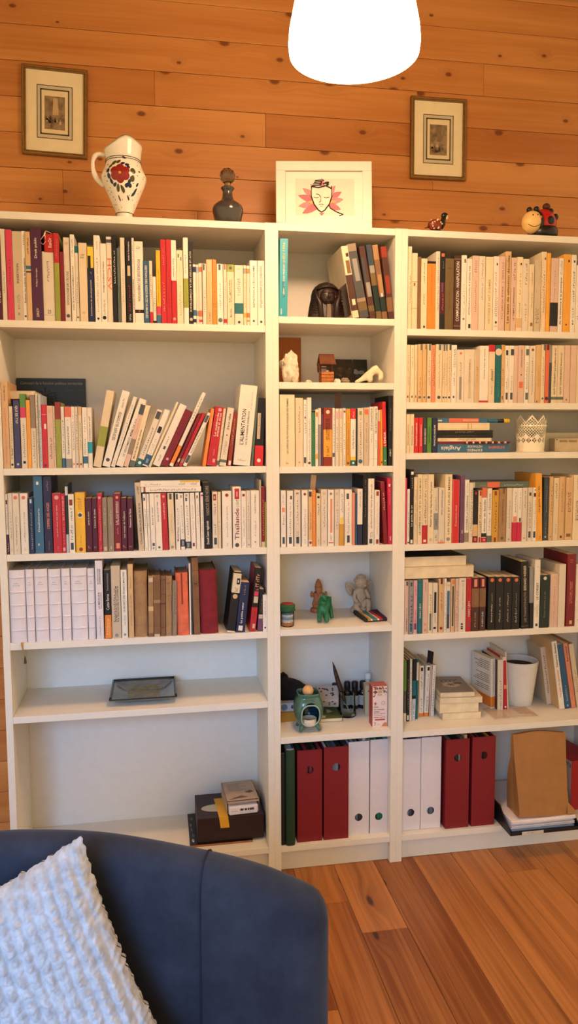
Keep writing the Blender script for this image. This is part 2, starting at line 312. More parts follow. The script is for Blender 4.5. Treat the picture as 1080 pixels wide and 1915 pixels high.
EXPOSURE = 0.0
SHADE = 17.0
LAMP = 12.0
LAMPCOL = (1.0, 0.63, 0.44)
WINLOC = (-120, -300, 140)
WIN = 8.0
WINCOL = (0.22, 0.52, 1.0)
WINTGT = (-30, -5, 5)
WINSPREAD = 0.9
AMBCOL = (1.0, 0.74, 0.4, 1)
AMB = 1.14
VELVET0 = '262a36'
VELVET1 = '343a48'
SHELL = [(-100, -142, 66), (-95, -120, 70), (-82, -105, 73), (-66, -100, 72.7), (-56, -101, 72.9), (-44, -104, 72.7), (-28, -109.5, 71), (-20, -112, 69.3), (-13.4, -115.6, 67.6)]
SEAM = 48
CUSHLOC = (-57.5, -119, 53.5)
CUSHW = 38.0
CUSHROT = (-0.28, -0.4, 0.0)
BOOKS = """
L1 trade_paperback -77.81 0.47 1.24 23.75 0.000 15.0 maroon|maroon tall paperback, second to the left of the rose red spine at the picture edge|t U .2 .6 white .4 ~12
L1 trade_paperback -76.54 0.68 1.25 24.97 0.000 15.7 offwhite|thin off-white tall paperback, just left of the rose red spine at the picture edge|t U .3 .55 grey .3 ~10
L1 trade_paperback -75.13 0.56 1.67 24.86 0.000 15.7 rose|rose red spine at the picture edge, top shelf of the left bookcase|t U .4 .7 darkred .3 ~9
L1 trade_paperback -73.42 0.72 2.51 24.51 0.000 15.4 beige|beige tall paperback, just right of the rose red spine at the picture edge|t U .42 .64 darkgrey .25 INSERTION|t U .13 .3 grey .3 ~8/~7|s .06 .09 .4 .6 grey
L1 trade_paperback -70.90 0.74 1.04 24.62 0.000 15.5 white|white tall paperback, second to the right of the rose red spine at the picture edge|t U .2 .7 black .55 Évaluer les actions de formation|t U .85 .97 brown .4 ~5|o .05 black .25
L1 trade_paperback -69.81 0.35 1.33 24.46 0.000 15.4 tan|tan tall paperback with dark brown title, just left of the thick plum law volume|t D .75 .93 darkbrown .5 C'est qui?|b .58 .62 steelblue|b .54 .56 slate
L1 trade_paperback -68.47 0.31 2.95 25.42 0.000 17.0 plum|thick plum law volume, top shelf of the left bookcase|t U .68 .9 white .3 Droit public|t U .37 .57 white .16 Philippe Georges|t U .04 .14 beige .25 SIREY
L1 paperback -65.52 0.89 3.30 19.30 0.000 14.0 offwhite|thick off-white paperback, just right of the thick plum law volume|t D .55 .86 darkgrey .22 ~14|t H .1 .17 darkgrey .3 26/37|b .085 .09 grey
L1 trade_paperback -62.16 0.48 1.38 24.38 0.000 15.4 olive|olive tall paperback, second to the right of the thick plum law volume|b .665 1 red|t U .72 .95 beige .3 ~9|t U .2 .5 beige .2 ~8
L1 paperback -60.67 0.46 1.03 19.30 0.000 12.2 darkred|thin dark red paperback, third to the right of the thick plum law volume
L1 trade_paperback -59.60 1.00 1.71 23.45 0.000 14.8 offwhite|off-white tall paperback, fourth to the right of the thick plum law volume|t U .2 .6 darkgrey .42 SOCIOLOGIE DE L'ÉCOLE|o .07 darkgrey .3|o .93 beige .3
L1 trade_paperback -57.71 0.63 1.14 24.25 0.000 15.3 white|thin white tall paperback, fifth to the right of the thick plum law volume|t U .13 .64 darkgrey .5 GUIDE DE L'ACTION ÉCONOMIQUE LOCALE|t U .75 .95 grey .35 ~9
L1 trade_paperback -56.52 0.89 0.93 21.16 0.000 13.3 offwhite|thin off-white paperback, sixth to the right of the thick plum law volume|b .91 1 teal|t U .25 .62 darkgrey .3 ~14|o .06 black .25
L1 trade_paperback -55.42 0.63 2.22 22.03 0.000 13.9 cream|cream paperback, seventh to the right of the thick plum law volume|t H .8 .87 darkgrey .5 ~5/~4|t H .1 .14 grey .5 ~5
L1 trade_paperback -53.06 0.75 1.73 21.08 0.000 13.3 navy|navy paperback with a lemon top, eighth to the right of the thick plum law volume|b .72 1 lemon|s .62 .88 .1 .55 black|t U .08 .56 white .28 Conscience du développement|t U .64 .67 white .2 ~3
L1 trade_paperback -51.17 0.41 1.66 24.21 0.000 15.3 white|white tall paperback, eighth to the left of the wide white psychology spine|t U .12 .75 brown .2 ~26|t U .84 .95 grey .25 ~6|o .04 black .2
L1 trade_paperback -49.46 0.74 1.66 22.11 0.000 13.9 white|white paperback, seventh to the left of the wide white psychology spine|t U .38 .77 black .35 Stratégie et politique de l'emploi|t U .1 .3 darkgrey .3 ~12|o .06 black .32
L1 trade_paperback -47.74 0.91 1.52 24.08 0.000 15.2 offwhite|off-white tall paperback with salmon title, sixth to the left of the wide white psychology spine|t D .38 .75 salmon .75 HCSV|b .93 .97 darkgrey
L1 trade_paperback -46.13 0.67 1.20 24.55 0.000 15.5 black|thin black tall paperback, fifth to the left of the wide white psychology spine|t U .45 .85 white .35 ~14
L1 trade_paperback -44.82 0.82 0.87 21.05 0.000 13.3 greygreen|thin grey-green paperback, fourth to the left of the wide white psychology spine|t U .2 .5 slate .3 ~8
L1 trade_paperback -43.84 0.77 1.28 23.95 0.000 15.1 offwhite|thin off-white tall paperback, third to the left of the wide white psychology spine|t U .25 .65 brown .2 ~16
L1 trade_paperback -42.25 0.34 1.53 24.01 0.000 15.1 black|black tall paperback with white title, second to the left of the wide white psychology spine|t U .73 .95 white .3 made in formation|s .55 .67 .25 .75 beige|t U .14 .45 red .3 ~11|t U .03 .12 white .4 ~4
L1 trade_paperback -40.66 0.83 0.70 23.98 0.000 15.1 white|thin white tall paperback with dark grey title, just left of the wide white psychology spine|t U .16 .52 darkgrey .5 LE PLAN DE CARRIÈRE|t U .7 .92 grey .4 ~9
L1 trade_paperback -39.96 0.71 2.51 23.08 0.000 14.5 white|wide white psychology spine, top shelf of the left bookcase|b .125 .165 black|o .145 rust .12|t D .27 .78 darkbrown .32 PSYCHOLOGIE DE L'ORIENTATION|t H .9 .95 grey .5 ~5
L1 paperback -37.45 0.51 1.61 17.62 0.000 11.1 blue|blue paperback with white title, just right of the wide white psychology spine|t D .08 .93 white .42 GESTION DES RESSOURCES HUMAINES
L1 paperback -35.76 0.32 0.88 17.64 0.000 11.1 offwhite|thin off-white paperback, second to the right of the wide white psychology spine|b 0 .18 red|t U .4 .8 darkgrey .35 ~12
L1 paperback -34.81 0.91 0.96 13.34 0.000 10.0 white|thin white paperback, third to the right of the wide white psychology spine|t U .25 .7 black .35 ~11|b 0 .06 black
L1 trade_paperback -33.77 0.63 1.23 20.79 0.000 13.1 yellow|thin yellow paperback, fourth to the right of the wide white psychology spine|b .125 .235 rose|b 0 .12 steelblue|t U .28 .75 darkbrown .25 Comment gérer les conflits
L1 trade_paperback -32.46 0.80 1.54 23.89 0.000 15.0 red|red tall paperback, fifth to the right of the wide white psychology spine|t U .15 .5 pink .3 ~11|t U .7 .9 pink .2 ~7
L1 trade_paperback -30.88 0.92 1.43 23.98 0.000 15.1 red|red tall paperback, fourth to the left of the slim black spine with long capitals|t U .2 .6 darkred .3 ~10
L1 trade_paperback -29.41 0.80 1.43 23.82 0.000 15.0 red|red tall paperback, third to the left of the slim black spine with long capitals|b .52 1 white|t D .56 .78 black .35 Évaluer la formation|o .06 pink .3
L1 trade_paperback -27.90 0.94 1.90 21.08 0.000 13.3 ivory|ivory paperback, second to the left of the slim black spine with long capitals|s .9 .95 .2 .4 greygreen|s .86 .91 .55 .8 grey|t U .12 .55 beige .3 ~14
L1 trade_paperback -25.93 0.58 1.40 24.62 0.000 15.5 white|white tall paperback, just left of the slim black spine with long capitals|b .19 .53 olive|t D .58 .8 black .28 ~10|t U .22 .45 leaf .3 ~9
L1 trade_paperback -24.48 0.86 1.29 23.73 0.000 14.9 black|slim black spine with long capitals, top shelf of the left bookcase|t D .15 .88 beige .5 GUY LE BOTERF DE LA COMPÉTENCE|o .06 beige .35
L1 paperback -23.18 0.61 0.84 17.15 0.000 10.8 white|thin white paperback, just right of the slim black spine with long capitals|b .87 .96 navy|b .14 .24 steelblue|b .03 .09 navy
L1 paperback -22.28 0.95 0.71 17.18 0.000 10.8 offwhite|thin off-white paperback, second to the right of the slim black spine with long capitals|b .86 .96 skyblue|b .14 .23 grey
L1 paperback -21.54 0.92 1.06 17.58 0.000 11.1 offwhite|thin off-white paperback, third to the right of the slim black spine with long capitals|b .86 .94 salmon|b .13 .23 salmon|b .04 .08 rose
L1 paperback -20.44 0.37 1.06 17.42 0.000 11.0 offwhite|thin off-white paperback, fourth to the right of the slim black spine with long capitals|s .89 .99 .2 .6 darkgrey|t U .2 .6 grey .3 ~9
L1 paperback -19.30 0.40 1.69 18.61 0.000 11.7 tan|tan paperback, fifth to the right of the slim black spine with long capitals|s .82 .98 .3 .8 beige|t U .05 .2 darkbrown .4 ~5/~6
L1 paperback -17.53 0.45 1.18 18.68 0.000 11.8 orange|thin orange paperback, fourth to the left of the wide spine with a teal band|t U .2 .8 darkbrown .22 ~13
L1 paperback -16.23 0.98 1.90 17.62 0.000 11.1 white|white paperback, third to the left of the wide spine with a teal band|s .9 .99 .3 .6 darkgrey|t U .25 .7 grey .2 ~12|o .08 greygreen .35
L1 paperback -14.28 0.61 0.95 17.53 0.000 11.0 offwhite|thin off-white paperback, second to the left of the wide spine with a teal band|s .91 1 .2 .7 salmon|b .03 .1 red|t U .3 .8 beige .3 ~10
L1 paperback -13.24 0.74 2.14 17.52 0.000 11.0 cream|cream paperback with an olive top, just left of the wide spine with a teal band|b .88 1 olive|o .94 darkgrey .2|t U .38 .75 black .42 le guide/du premier emploi|t U .13 .27 darkgrey .25 Marie-Claire
L1 paperback -11.04 0.51 2.55 17.28 0.000 10.9 offwhite|wide spine with a teal band, top shelf of the left bookcase|b .19 .37 teal|t U .5 .8 darkbrown .32 ~8/~9|t H .92 .97 grey .4 ~4|o .05 black .15
L1 paperback -8.39 0.66 0.88 17.40 0.000 11.0 cream|thin cream paperback, just right of the wide spine with a teal band|b .86 .95 grey|b .13 .21 amber|t U .3 .8 grey .3 ~10
L1 paperback -7.44 0.57 0.88 17.30 0.000 10.9 offwhite|thin off-white paperback, second to the right of the wide spine with a teal band|b .87 .95 orange|b .13 .21 salmon|b .06 .09 orange|t U .3 .8 amber .25 ~10
L1 paperback -6.49 0.55 2.20 18.86 0.000 11.9 white|white paperback, third to the right of the wide spine with a teal band|t U .28 .92 black .3 INITIATION A L'ÉCONOMIE|o .07 darkgrey .15
L1 paperback -4.18 0.71 2.09 18.90 0.000 11.9 white|white paperback, fourth to the right of the wide spine with a teal band|t U .28 .92 darkred .42 DICTIONNAIRE DES THÉORIES/ET MÉCANISMES ÉCONOMIQUES|o .06 darkgrey .18
L2 trade_paperback -77.93 0.71 1.79 24.66 0.000 15.0 tan|tan tall paperback with salmon title, second to the left of the violet spine|t U .05 .7 salmon .3 TECHNIQUES DE SOIN ET DE BIEN-ÊTRE|t U .78 .95 darkbrown .2 Granel Marsh
L2 paperback -76.07 0.93 1.03 17.72 0.000 11.2 cream|thin cream paperback with a round black emblem, just left of the violet spine|t U .15 .33 black .5 C. Barker|t U .35 .9 grey .25 ~13|o .06 black .3
L2 paperback -74.81 0.78 1.67 19.43 0.000 12.2 violet|violet spine, second shelf of the left bookcase|t D .66 .92 white .5 QUI ES-TU?|o .06 paleblue .2
L2 trade_paperback -72.99 0.95 1.64 21.27 0.000 13.4 offwhite|off-white paperback with a leaf green top, just right of the violet spine|b .82 1 leaf|b .68 .82 rose|t U .15 .6 grey .3 ~16|o .08 black .25
L2 trade_paperback -71.28 0.90 1.07 19.52 0.000 12.3 amber|thin amber paperback, second to the right of the violet spine|t U .3 .95 orange .35 ~15
L2 trade_paperback -70.15 0.99 1.43 21.65 0.000 13.6 offwhite|off-white paperback with a taupe middle, third to the right of the violet spine|b .53 .97 taupe|t U .08 .5 grey .3 ~13
L2 trade_paperback -68.62 0.77 0.64 21.28 0.000 13.4 ivory|thin ivory paperback, fourth to the right of the violet spine|t U .2 .95 darkbrown .3 ~18
L2 trade_paperback -67.85 0.41 0.68 21.09 0.000 13.3 paleblue|thin pale blue paperback, fifth to the right of the violet spine|t U .1 .9 darkgrey .25 ~18
L2 paperback -67.17 0.90 1.47 18.19 0.000 11.5 brightred|bright red paperback, sixth to the right of the violet spine|s .62 .7 .5 .9 white|o .04 darkred .3|t U .15 .5 darkred .25 ~10|b .84 .85 pink
L2 paperback -65.63 0.98 1.69 17.90 0.000 11.3 pinkish|pinkish paperback with a round tan emblem, seventh to the right of the violet spine|t U .15 .5 taupe .4 ~10|o .92 tan .35
L2 paperback -63.90 0.93 0.54 17.83 0.000 11.2 cream|thin cream paperback, eighth to the right of the violet spine|t U .2 .8 grey .3 ~12
L2 paperback -63.30 0.70 1.51 18.93 0.000 11.9 olive|olive paperback, seventh to the left of the slim white spine with a turquoise band|b .74 1 rust|t U .2 .5 mustard .2 ~9
L2 paperback -61.72 0.80 1.01 17.65 0.000 11.1 white|thin white paperback, sixth to the left of the slim white spine with a turquoise band|b 0 .16 steelblue|t U .25 .8 grey .3 ~12
L2 paperback -60.60 0.45 1.66 17.64 0.000 11.1 white|white paperback, fifth to the left of the slim white spine with a turquoise band|b .83 1 salmon|b 0 .15 grey|t U .22 .68 darkgrey .42 Que se passe-t-il en moi?|t H .77 .8 black .3 ~2
L2 paperback -58.90 0.88 1.02 17.66 0.000 11.1 white|thin white paperback, fourth to the left of the slim white spine with a turquoise band|o .06 coral .3|t U .3 .9 grey .28 ~14
L2 paperback -57.83 0.70 0.87 17.62 0.000 11.1 offwhite|thin off-white paperback, third to the left of the slim white spine with a turquoise band|o .06 rust .3|t U .3 .9 taupe .3 ~12
L2 paperback -56.87 0.50 0.98 17.65 0.000 11.1 cream|thin cream paperback, second to the left of the slim white spine with a turquoise band|b .86 1 tan|o .06 rust .3|t U .3 .75 grey .3 ~12
L2 paperback -55.73 0.34 1.31 17.47 0.000 11.0 white|white paperback, just left of the slim white spine with a turquoise band|b .07 .19 steelblue|t U .22 .5 darkgrey .4 ~9/~8|t U .6 .85 grey .3 ~7
L2 paperback -54.39 0.90 1.24 17.42 0.000 11.0 white|slim white spine with a turquoise band, second shelf of the left bookcase|b .24 .43 turquoise|t U .45 .85 black .4 Conduire vers soi!
L2 trade_paperback -50.77 0.99 2.27 22.58 0.193 14.2 cream|leaning cream book with an olive band, second shelf of the left bookcase|b .27 .53 olive|t U .65 .9 ivory .3 ~5
L2 trade_paperback -48.26 0.36 2.19 22.83 0.277 13.0 white|white tall paperback, just right of the leaning cream book with an olive band|t U .35 .72 black .5 RÉVEILLEZ LE CHAMAN/QUI EST EN VOUS|o .09 darkgrey .25|t U .78 .92 grey .25 ~6
L2 trade_paperback -46.89 0.86 1.19 21.51 0.331 13.5 white|thin white paperback, second to the right of the leaning cream book with an olive band|t U .3 .9 grey .25 ~16|t U .03 .12 darkgrey .3 ~4
L2 trade_paperback -44.54 0.59 2.08 20.90 0.357 14.0 white|white paperback, third to the right of the leaning cream book with an olive band|t U .15 .7 grey .4 LE SENTIMENT MÊME DE SOI|t U .8 .95 grey .25 ~7
L2 paperback -42.98 0.41 1.35 18.88 0.291 11.9 pinkish|pinkish paperback, fourth to the right of the leaning cream book with an olive band|b .84 1 darkgrey|b .2 .45 taupe|t U .52 .8 coral .3 ~9
L2 paperback -41.23 0.51 1.54 18.61 0.276 11.7 ivory|ivory paperback, fifth to the right of the leaning cream book with an olive band|b 0 .1 greygreen|t U .13 .6 darkgrey .4 Mets le cap sur tes envies
L2 paperback -39.24 0.84 1.69 17.76 0.383 11.2 offwhite|off-white paperback, fifth to the left of the longest leaning spine with an orange foot|s .84 .97 .15 .9 darkgrey|b 0 .13 teal|o .06 white .28|t U .2 .7 darkgrey .25 ~12
L2 paperback -37.30 0.91 1.72 17.86 0.395 11.3 white|white paperback, fourth to the left of the longest leaning spine with an orange foot|s .59 .7 .2 .8 black|b .02 .2 blue|t U .06 .13 white .35 POCKET|t U .22 .5 beige .4 ~6/~7
L2 trade_paperback -36.51 0.33 0.64 20.74 0.425 13.1 ivory|thin ivory paperback, third to the left of the longest leaning spine with an orange foot
L2 trade_paperback -33.90 0.73 2.19 19.72 0.437 14.0 white|white paperback, second to the left of the longest leaning spine with an orange foot|t U .35 .48 darkgrey .2 ~6|s .27 .32 .4 .7 darkgrey|t U .08 .18 darkgrey .25 ~5
L2 paperback -31.55 0.33 2.02 17.94 0.434 11.3 darkred|dark red paperback, just left of the longest leaning spine with an orange foot|o .12 pink .2|t U .25 .85 maroon .25 ~12
L2 trade_paperback -30.05 0.80 1.14 23.92 0.441 15.1 white|longest leaning spine with an orange foot, second shelf of the left bookcase|b .04 .28 orange|t U .6 .95 grey .4 ~8/~9
L2 paperback -28.64 0.53 0.85 17.17 0.443 10.8 darkred|thin dark red paperback, just right of the longest leaning spine with an orange foot|t U .3 .7 maroon .4 ~9|s .08 .15 .2 .8 beige
L2 paperback -27.41 0.92 0.97 17.37 0.439 10.9 red|thin red paperback, second to the right of the longest leaning spine with an orange foot|s .06 .14 .1 .9 taupe
L2 paperback -26.06 0.99 1.07 17.53 0.457 11.0 white|thin white paperback, second to the left of the wide red spine beyond the leaning books|s .82 .95 .1 .8 darkgrey|s .06 .2 .1 .9 darkgrey|t U .25 .75 darkgrey .4 ~14
L2 paperback -20.23 0.65 1.02 17.41 0.163 11.0 orange|thin orange paperback, just left of the wide red spine beyond the leaning books|s .42 .95 .5 1 coral
L2 paperback -17.12 1.00 2.89 17.76 0.167 11.2 red|wide red spine beyond the leaning books, second shelf of the left bookcase|t U .5 .9 white .5 La méthode/anxiété et stress|o .95 pink .18|s .06 .12 .55 .8 pink|t U .18 .3 pink .2 ~5
L2 paperback -16.35 0.52 0.72 17.36 0.140 10.9 cream|thin cream paperback, just right of the wide red spine beyond the leaning books|b .02 .1 greygreen|t U .25 .9 leaf .3 ~11
L2 paperback -14.24 0.35 1.98 17.51 0.154 11.0 offwhite|off-white paperback, second to the right of the wide red spine beyond the leaning books|t U .62 .9 black .35 Zéro idée|b .06 .11 greygreen|t U .2 .45 grey .35 ~8/~7|o .53 black .1
L2 paperback -12.59 0.72 1.28 16.08 0.134 10.1 rust|thin rust paperback, just left of the tall white ALIMENTATION spine|s .02 .1 .3 .8 white|t U .4 .9 tan .25 ~12
L2 trade_paperback -6.96 0.32 5.08 24.06 0.104 16.0 white|tall white ALIMENTATION spine, second shelf of the left bookcase|t U .26 .7 black .26@.35 L'ALIMENTATION|t U .26 .68 grey .14@.62 ou la troisième médecine|t U .7 .95 grey .06@.75 ~14|t H .05 .08 taupe .5 ~9
L2 trade_paperback -5.97 0.44 0.73 21.59 0.085 13.6 greygreen|thin grey-green paperback, just right of the tall white ALIMENTATION spine
L2 trade_paperback -2.97 0.59 2.65 20.40 0.044 12.8 black|black paperback, second to the right of the tall white ALIMENTATION spine|b .005 .3 brightred|s .4 .78 .2 .55 beige|t U .42 .76 darkgrey .15@.38 ~13|o .08 white .22
L3 paperback -77.93 0.73 0.69 17.54 0.000 11.1 white|thin white paperback, first from the left end of the third shelf of the left bookcase|b 0 .33 plum|s .83 .9 .2 .8 darkbrown|t U .42 .8 grey .35 ~10|t U .05 .2 lilac .5 ~4
L3 paperback -77.11 0.41 1.11 17.73 0.000 11.2 offwhite|thin off-white paperback, second from the left end of the third shelf of the left bookcase|t U .25 .7 grey .25 ~11|t U .05 .12 darkgrey .3 ~3
L3 paperback -75.92 0.33 1.79 17.72 0.000 11.2 offwhite|off-white paperback, third from the left end of the third shelf of the left bookcase|o .93 salmon .3|t U .16 .62 darkgrey .2 Petit aux grands mots|t U .06 .09 grey .2 ~2
L3 paperback -74.01 0.91 2.23 17.65 0.000 11.1 white|white paperback, second to the left of the tall steel blue volume|o .93 salmon .24|t U .2 .7 darkgrey .17 ~19|t U .06 .1 grey .15 ~3
L3 paperback -71.51 0.52 1.30 16.44 0.000 10.4 navy|thin navy paperback, just left of the tall steel blue volume|t U .08 .8 paleblue .25 ~20|s .9 .97 .3 .7 paleblue
L3 trade_paperback -70.10 0.97 2.53 22.54 0.000 15.0 steelblue|tall steel blue volume, third shelf of the left bookcase|t U .28 .58 white .2 Deshimaru|s .89 .93 .35 .6 white|s .1 .13 .35 .5 paleblue
L3 trade_paperback -67.38 0.93 2.36 22.40 0.000 15.0 indigo|indigo paperback with coral title, just right of the tall steel blue volume|t U .32 .66 coral .35 L'EMPIRE DES ANGES|t U .82 .95 taupe .2 ~7|t U .04 .17 taupe .15 ~7
L3 paperback -64.86 0.56 2.44 17.52 0.000 11.0 red|red paperback, second to the right of the tall steel blue volume|t U .28 .8 white .16 Le jour où je me suis aimé|o .93 pink .25|t U .05 .12 pink .25 ~3
L3 paperback -62.40 0.62 1.06 17.41 0.000 11.0 red|thin red paperback with pink title, third to the right of the tall steel blue volume|t D .55 .95 pink .5 LE SENS DE LA VIE|t U .15 .5 pink .3 ~9|s .03 .09 .2 .8 pink
L3 trade_paperback -61.23 0.66 0.66 20.09 0.000 12.7 darkgreen|thin dark green paperback, second to the left of the yellow spine with a round emblem|b .84 .97 paleblue|b 0 .27 paleblue
L3 paperback -60.44 0.75 1.65 17.18 0.000 10.8 white|white paperback, just left of the yellow spine with a round emblem|s .81 .91 .2 .75 rust|s .05 .17 .25 .75 slate|t U .55 .78 darkgrey .3 ~6|t U .22 .48 darkgrey .4 ~7
L3 paperback -58.53 0.72 2.80 17.64 0.000 11.1 yellow|yellow spine with a round emblem, third shelf of the left bookcase|s .58 .67 .28 .75 ivory|o .625 slate .2|t U .72 .92 olivebrown .4 ~6/~5/~6|t U .12 .3 olivebrown .12 ~7|o .05 rust .2
L3 paperback -55.58 0.69 1.77 15.97 0.000 10.1 maroon|maroon paperback with white title, just right of the yellow spine with a round emblem|t U .5 .75 white .3 après la mort|t H .06 .12 coral .4 ~2
L3 paperback -53.74 0.73 1.48 15.94 0.000 10.0 maroon|maroon paperback, second to the right of the yellow spine with a round emblem|t U .45 .8 white .32 L'envers du destin|t H .06 .12 coral .4 ~2
L3 paperback -52.20 0.96 1.34 17.22 0.000 10.8 red|red paperback, third to the right of the yellow spine with a round emblem|o .93 pink .3|t U .2 .8 pink .25 ~20|t U .05 .12 pink .3 ~3
L3 paperback -50.77 0.65 1.34 15.89 0.000 10.0 taupe|taupe paperback, fourth to the right of the yellow spine with a round emblem|t U .5 .85 beige .3 ~9|s .02 .09 .2 .8 beige
L3 paperback -49.28 0.60 1.71 15.95 0.000 10.0 taupe|taupe paperback, fourth to the left of the tall beige spine leaning back|t U .5 .8 beige .25 ~9|s .04 .1 .4 .6 beige
L3 paperback -47.50 0.80 2.06 17.23 0.000 10.9 darkred|dark red paperback, third to the left of the tall beige spine leaning back|t U .46 .86 white .42 LE CHEMIN/LE MOINE INCONNU|t U .3 .42 pink .2 ~5|s .05 .14 .25 .75 coral|o .93 coral .2
L3 paperback -45.36 0.47 1.61 15.89 0.000 10.0 maroon|maroon paperback with beige title, second to the left of the tall beige spine leaning back|t U .25 .75 beige .35 Les routes de l'ailleurs|t H .06 .12 coral .5 ~2
L3 paperback -43.60 0.51 1.65 15.78 0.000 10.0 maroon|maroon paperback with white title, just left of the tall beige spine leaning back|t U .45 .8 white .35 Passeurs de l'âme|t H .06 .12 coral .5 ~2
L3 trade_paperback -40.45 0.98 1.73 20.30 -0.043 14.0 beige|tall beige spine leaning back, third shelf of the left bookcase|t U .1 .7 darkgrey .36 L'homme-dieu ou le sens de la vie|t U .83 .95 grey .35 LUC FERRY
L3 paperback -38.64 0.66 0.94 16.98 -0.022 10.7 white|thin white paperback, just right of the tall beige spine leaning back|o .03 grey .2|t U .4 .75 darkgrey .3 ~10|s .88 .93 .2 .7 darkgrey
L3 paperback -37.62 0.68 0.79 16.96 -0.020 10.7 white|thin white paperback, second to the right of the tall beige spine leaning back|t U .4 .75 darkgrey .3 ~10
L3 paperback -36.76 0.31 1.34 17.09 -0.018 10.8 white|white paperback, third to the right of the tall beige spine leaning back|t U .45 .75 darkgrey .3 Entre ciel|s .08 .13 .3 .8 darkgrey|o .04 darkgrey .15
L3 paperback -35.34 0.59 1.90 17.05 -0.021 10.7 white|white paperback, fourth to the right of the tall beige spine leaning back|t U .5 .85 grey .3 George Orwell 1984|o .05 darkgrey .18|o .95 beige .2
L3 paperback -33.36 0.71 1.74 17.09 -0.027 10.8 red|red paperback, fifth to the right of the tall beige spine leaning back|t U .55 .83 white .3 Le profil perdu|o .94 coral .25|t U .1 .3 darkred .4 ~5
L3 paperback -31.39 0.31 1.75 17.09 -0.023 10.8 cream|cream paperback, sixth to the right of the tall beige spine leaning back|s .89 .99 .3 .7 darkgrey|t U .3 .65 tan .2 ~10|o .05 grey .25
L3 paperback -29.47 0.73 1.28 17.02 0.000 10.7 white|white paperback, sixth to the left of the black spine midway along the left third shelf|s .89 .99 .2 .6 darkgrey|t U .15 .4 black .4 Michel Houx|t U .45 .75 darkgrey .25 ~8
L3 paperback -27.96 0.74 1.28 16.92 -0.027 10.7 white|white paperback, fifth to the left of the black spine midway along the left third shelf|b .05 .18 slate|t U .07 .16 white .4 POCKET|t U .3 .8 grey .25 ~12|s .92 .97 .3 .7 grey
L3 paperback -26.53 0.34 1.52 17.01 -0.023 10.7 white|white paperback, fourth to the left of the black spine midway along the left third shelf|b .02 .14 slate|t U .04 .12 white .4 POCKET|s .86 .92 .25 .6 darkgrey|t U .2 .8 grey .3 ~13|s .94 .98 .3 .7 grey
L3 paperback -24.84 0.74 1.44 17.03 -0.022 10.7 white|white paperback, third to the left of the black spine midway along the left third shelf|s .05 .11 .3 .7 darkred|t U .3 .8 grey .2 ~13
L3 paperback -23.28 0.63 1.17 17.13 -0.015 10.8 white|white paperback, second to the left of the black spine midway along the left third shelf|t U .4 .8 darkgrey .25 ~13|s .9 .95 .3 .7 taupe
L3 paperback -21.98 0.78 1.01 17.10 0.000 10.8 white|thin white paperback, just left of the black spine midway along the left third shelf|o .95 red .3|t U .2 .7 darkgrey .25 ~15
L3 trade_paperback -20.83 0.55 2.18 20.12 -0.023 14.0 black|black spine midway along the left third shelf, third shelf of the left bookcase|t U .07 .42 white .5 Dunod Castor vagabonds|t U .5 .95 taupe .6 VAINCUS SÉRIE NOIRE
L3 paperback -18.47 0.79 1.62 17.24 0.000 10.9 offwhite|off-white paperback, just right of the black spine midway along the left third shelf|s .85 .96 .2 .75 rust|s .88 .92 .35 .6 tan|s .07 .19 .3 .8 slate|t U .6 .8 darkgrey .3 ~6|t U .25 .45 grey .3 ~5
L3 paperback -16.76 0.82 0.93 17.21 0.000 10.8 cream|cream paperback, second to the right of the black spine midway along the left third shelf|t U .2 .5 beige .3 ~6
L3 paperback -15.51 0.32 2.89 17.42 0.000 11.0 white|white paperback with a round rust emblem, just left of the Thailande spine|o .93 rust .18|t U .2 .75 darkgrey .14 ~22|t U .04 .1 grey .15 ~3
L3 paperback -12.33 0.34 2.53 18.71 0.000 13.0 white|Thailande spine, third shelf of the left bookcase|s .8 .97 .25 .8 red|s .84 .92 .45 .6 pink|t U .67 .79 green .4 ~5|t U .14 .65 darkred .55 Thaïlande|o .05 darkgrey .25
L3 paperback -9.67 0.77 1.48 17.31 0.000 10.9 white|white paperback with a round rust emblem, just right of the Thailande spine|o .93 rust .3|t U .2 .75 darkgrey .22 ~18|t U .04 .1 grey .2 ~3
L3 paperback -8.09 0.97 1.28 17.39 0.000 11.0 offwhite|thin off-white paperback with a round grey emblem, second to the right of the Thailande spine|t U .15 .8 grey .25 ~20|o .05 grey .2
L3 paperback -6.75 0.48 2.55 17.48 0.000 11.0 white|white paperback with dark grey title, third to the right of the Thailande spine|t U .6 .93 darkgrey .2 La guerre d'Espagne|t U .2 .48 grey .2 ~11|o .1 taupe .1
L3 trade_paperback -4.05 0.62 0.45 20.69 0.000 13.0 beige|thin beige paperback, fourth to the right of the Thailande spine
L3 paperback -3.58 0.71 1.20 18.56 0.000 11.7 darkred|thin dark red paperback, fifth to the right of the Thailande spine|t U .2 .8 coral .35 ~16|s .0 .09 .1 .9 beige
L3 paperback -2.47 0.52 0.40 13.94 0.000 10.0 olive|thin olive paperback, sixth to the right of the Thailande spine
L4 bound_volume -77.93 0.55 4.67 21.54 0.000 13.6 lilac|wide first white volume with raised bands from the left, fourth shelf of left bookcase|V
L4 bound_volume -73.11 0.52 2.18 21.68 0.000 13.7 lilac|narrow second white volume with raised bands from the left, fourth shelf of left bookcase|V
L4 bound_volume -70.82 0.56 3.80 21.67 0.000 13.7 lilac|third white volume with raised bands from the left, fourth shelf of left bookcase|V
L4 bound_volume -66.90 0.72 3.71 21.52 0.000 13.6 lilac|fourth white volume with raised bands from the left, fourth shelf of left bookcase|V
L4 bound_volume -63.05 0.51 2.44 21.61 0.000 13.6 lilac|narrow fifth white volume with raised bands from the left, fourth shelf of left bookcase|V
L4 bound_volume -60.47 0.56 4.68 21.60 0.000 13.6 lilac|wide sixth white volume with raised bands from the left, fourth shelf of left bookcase|V
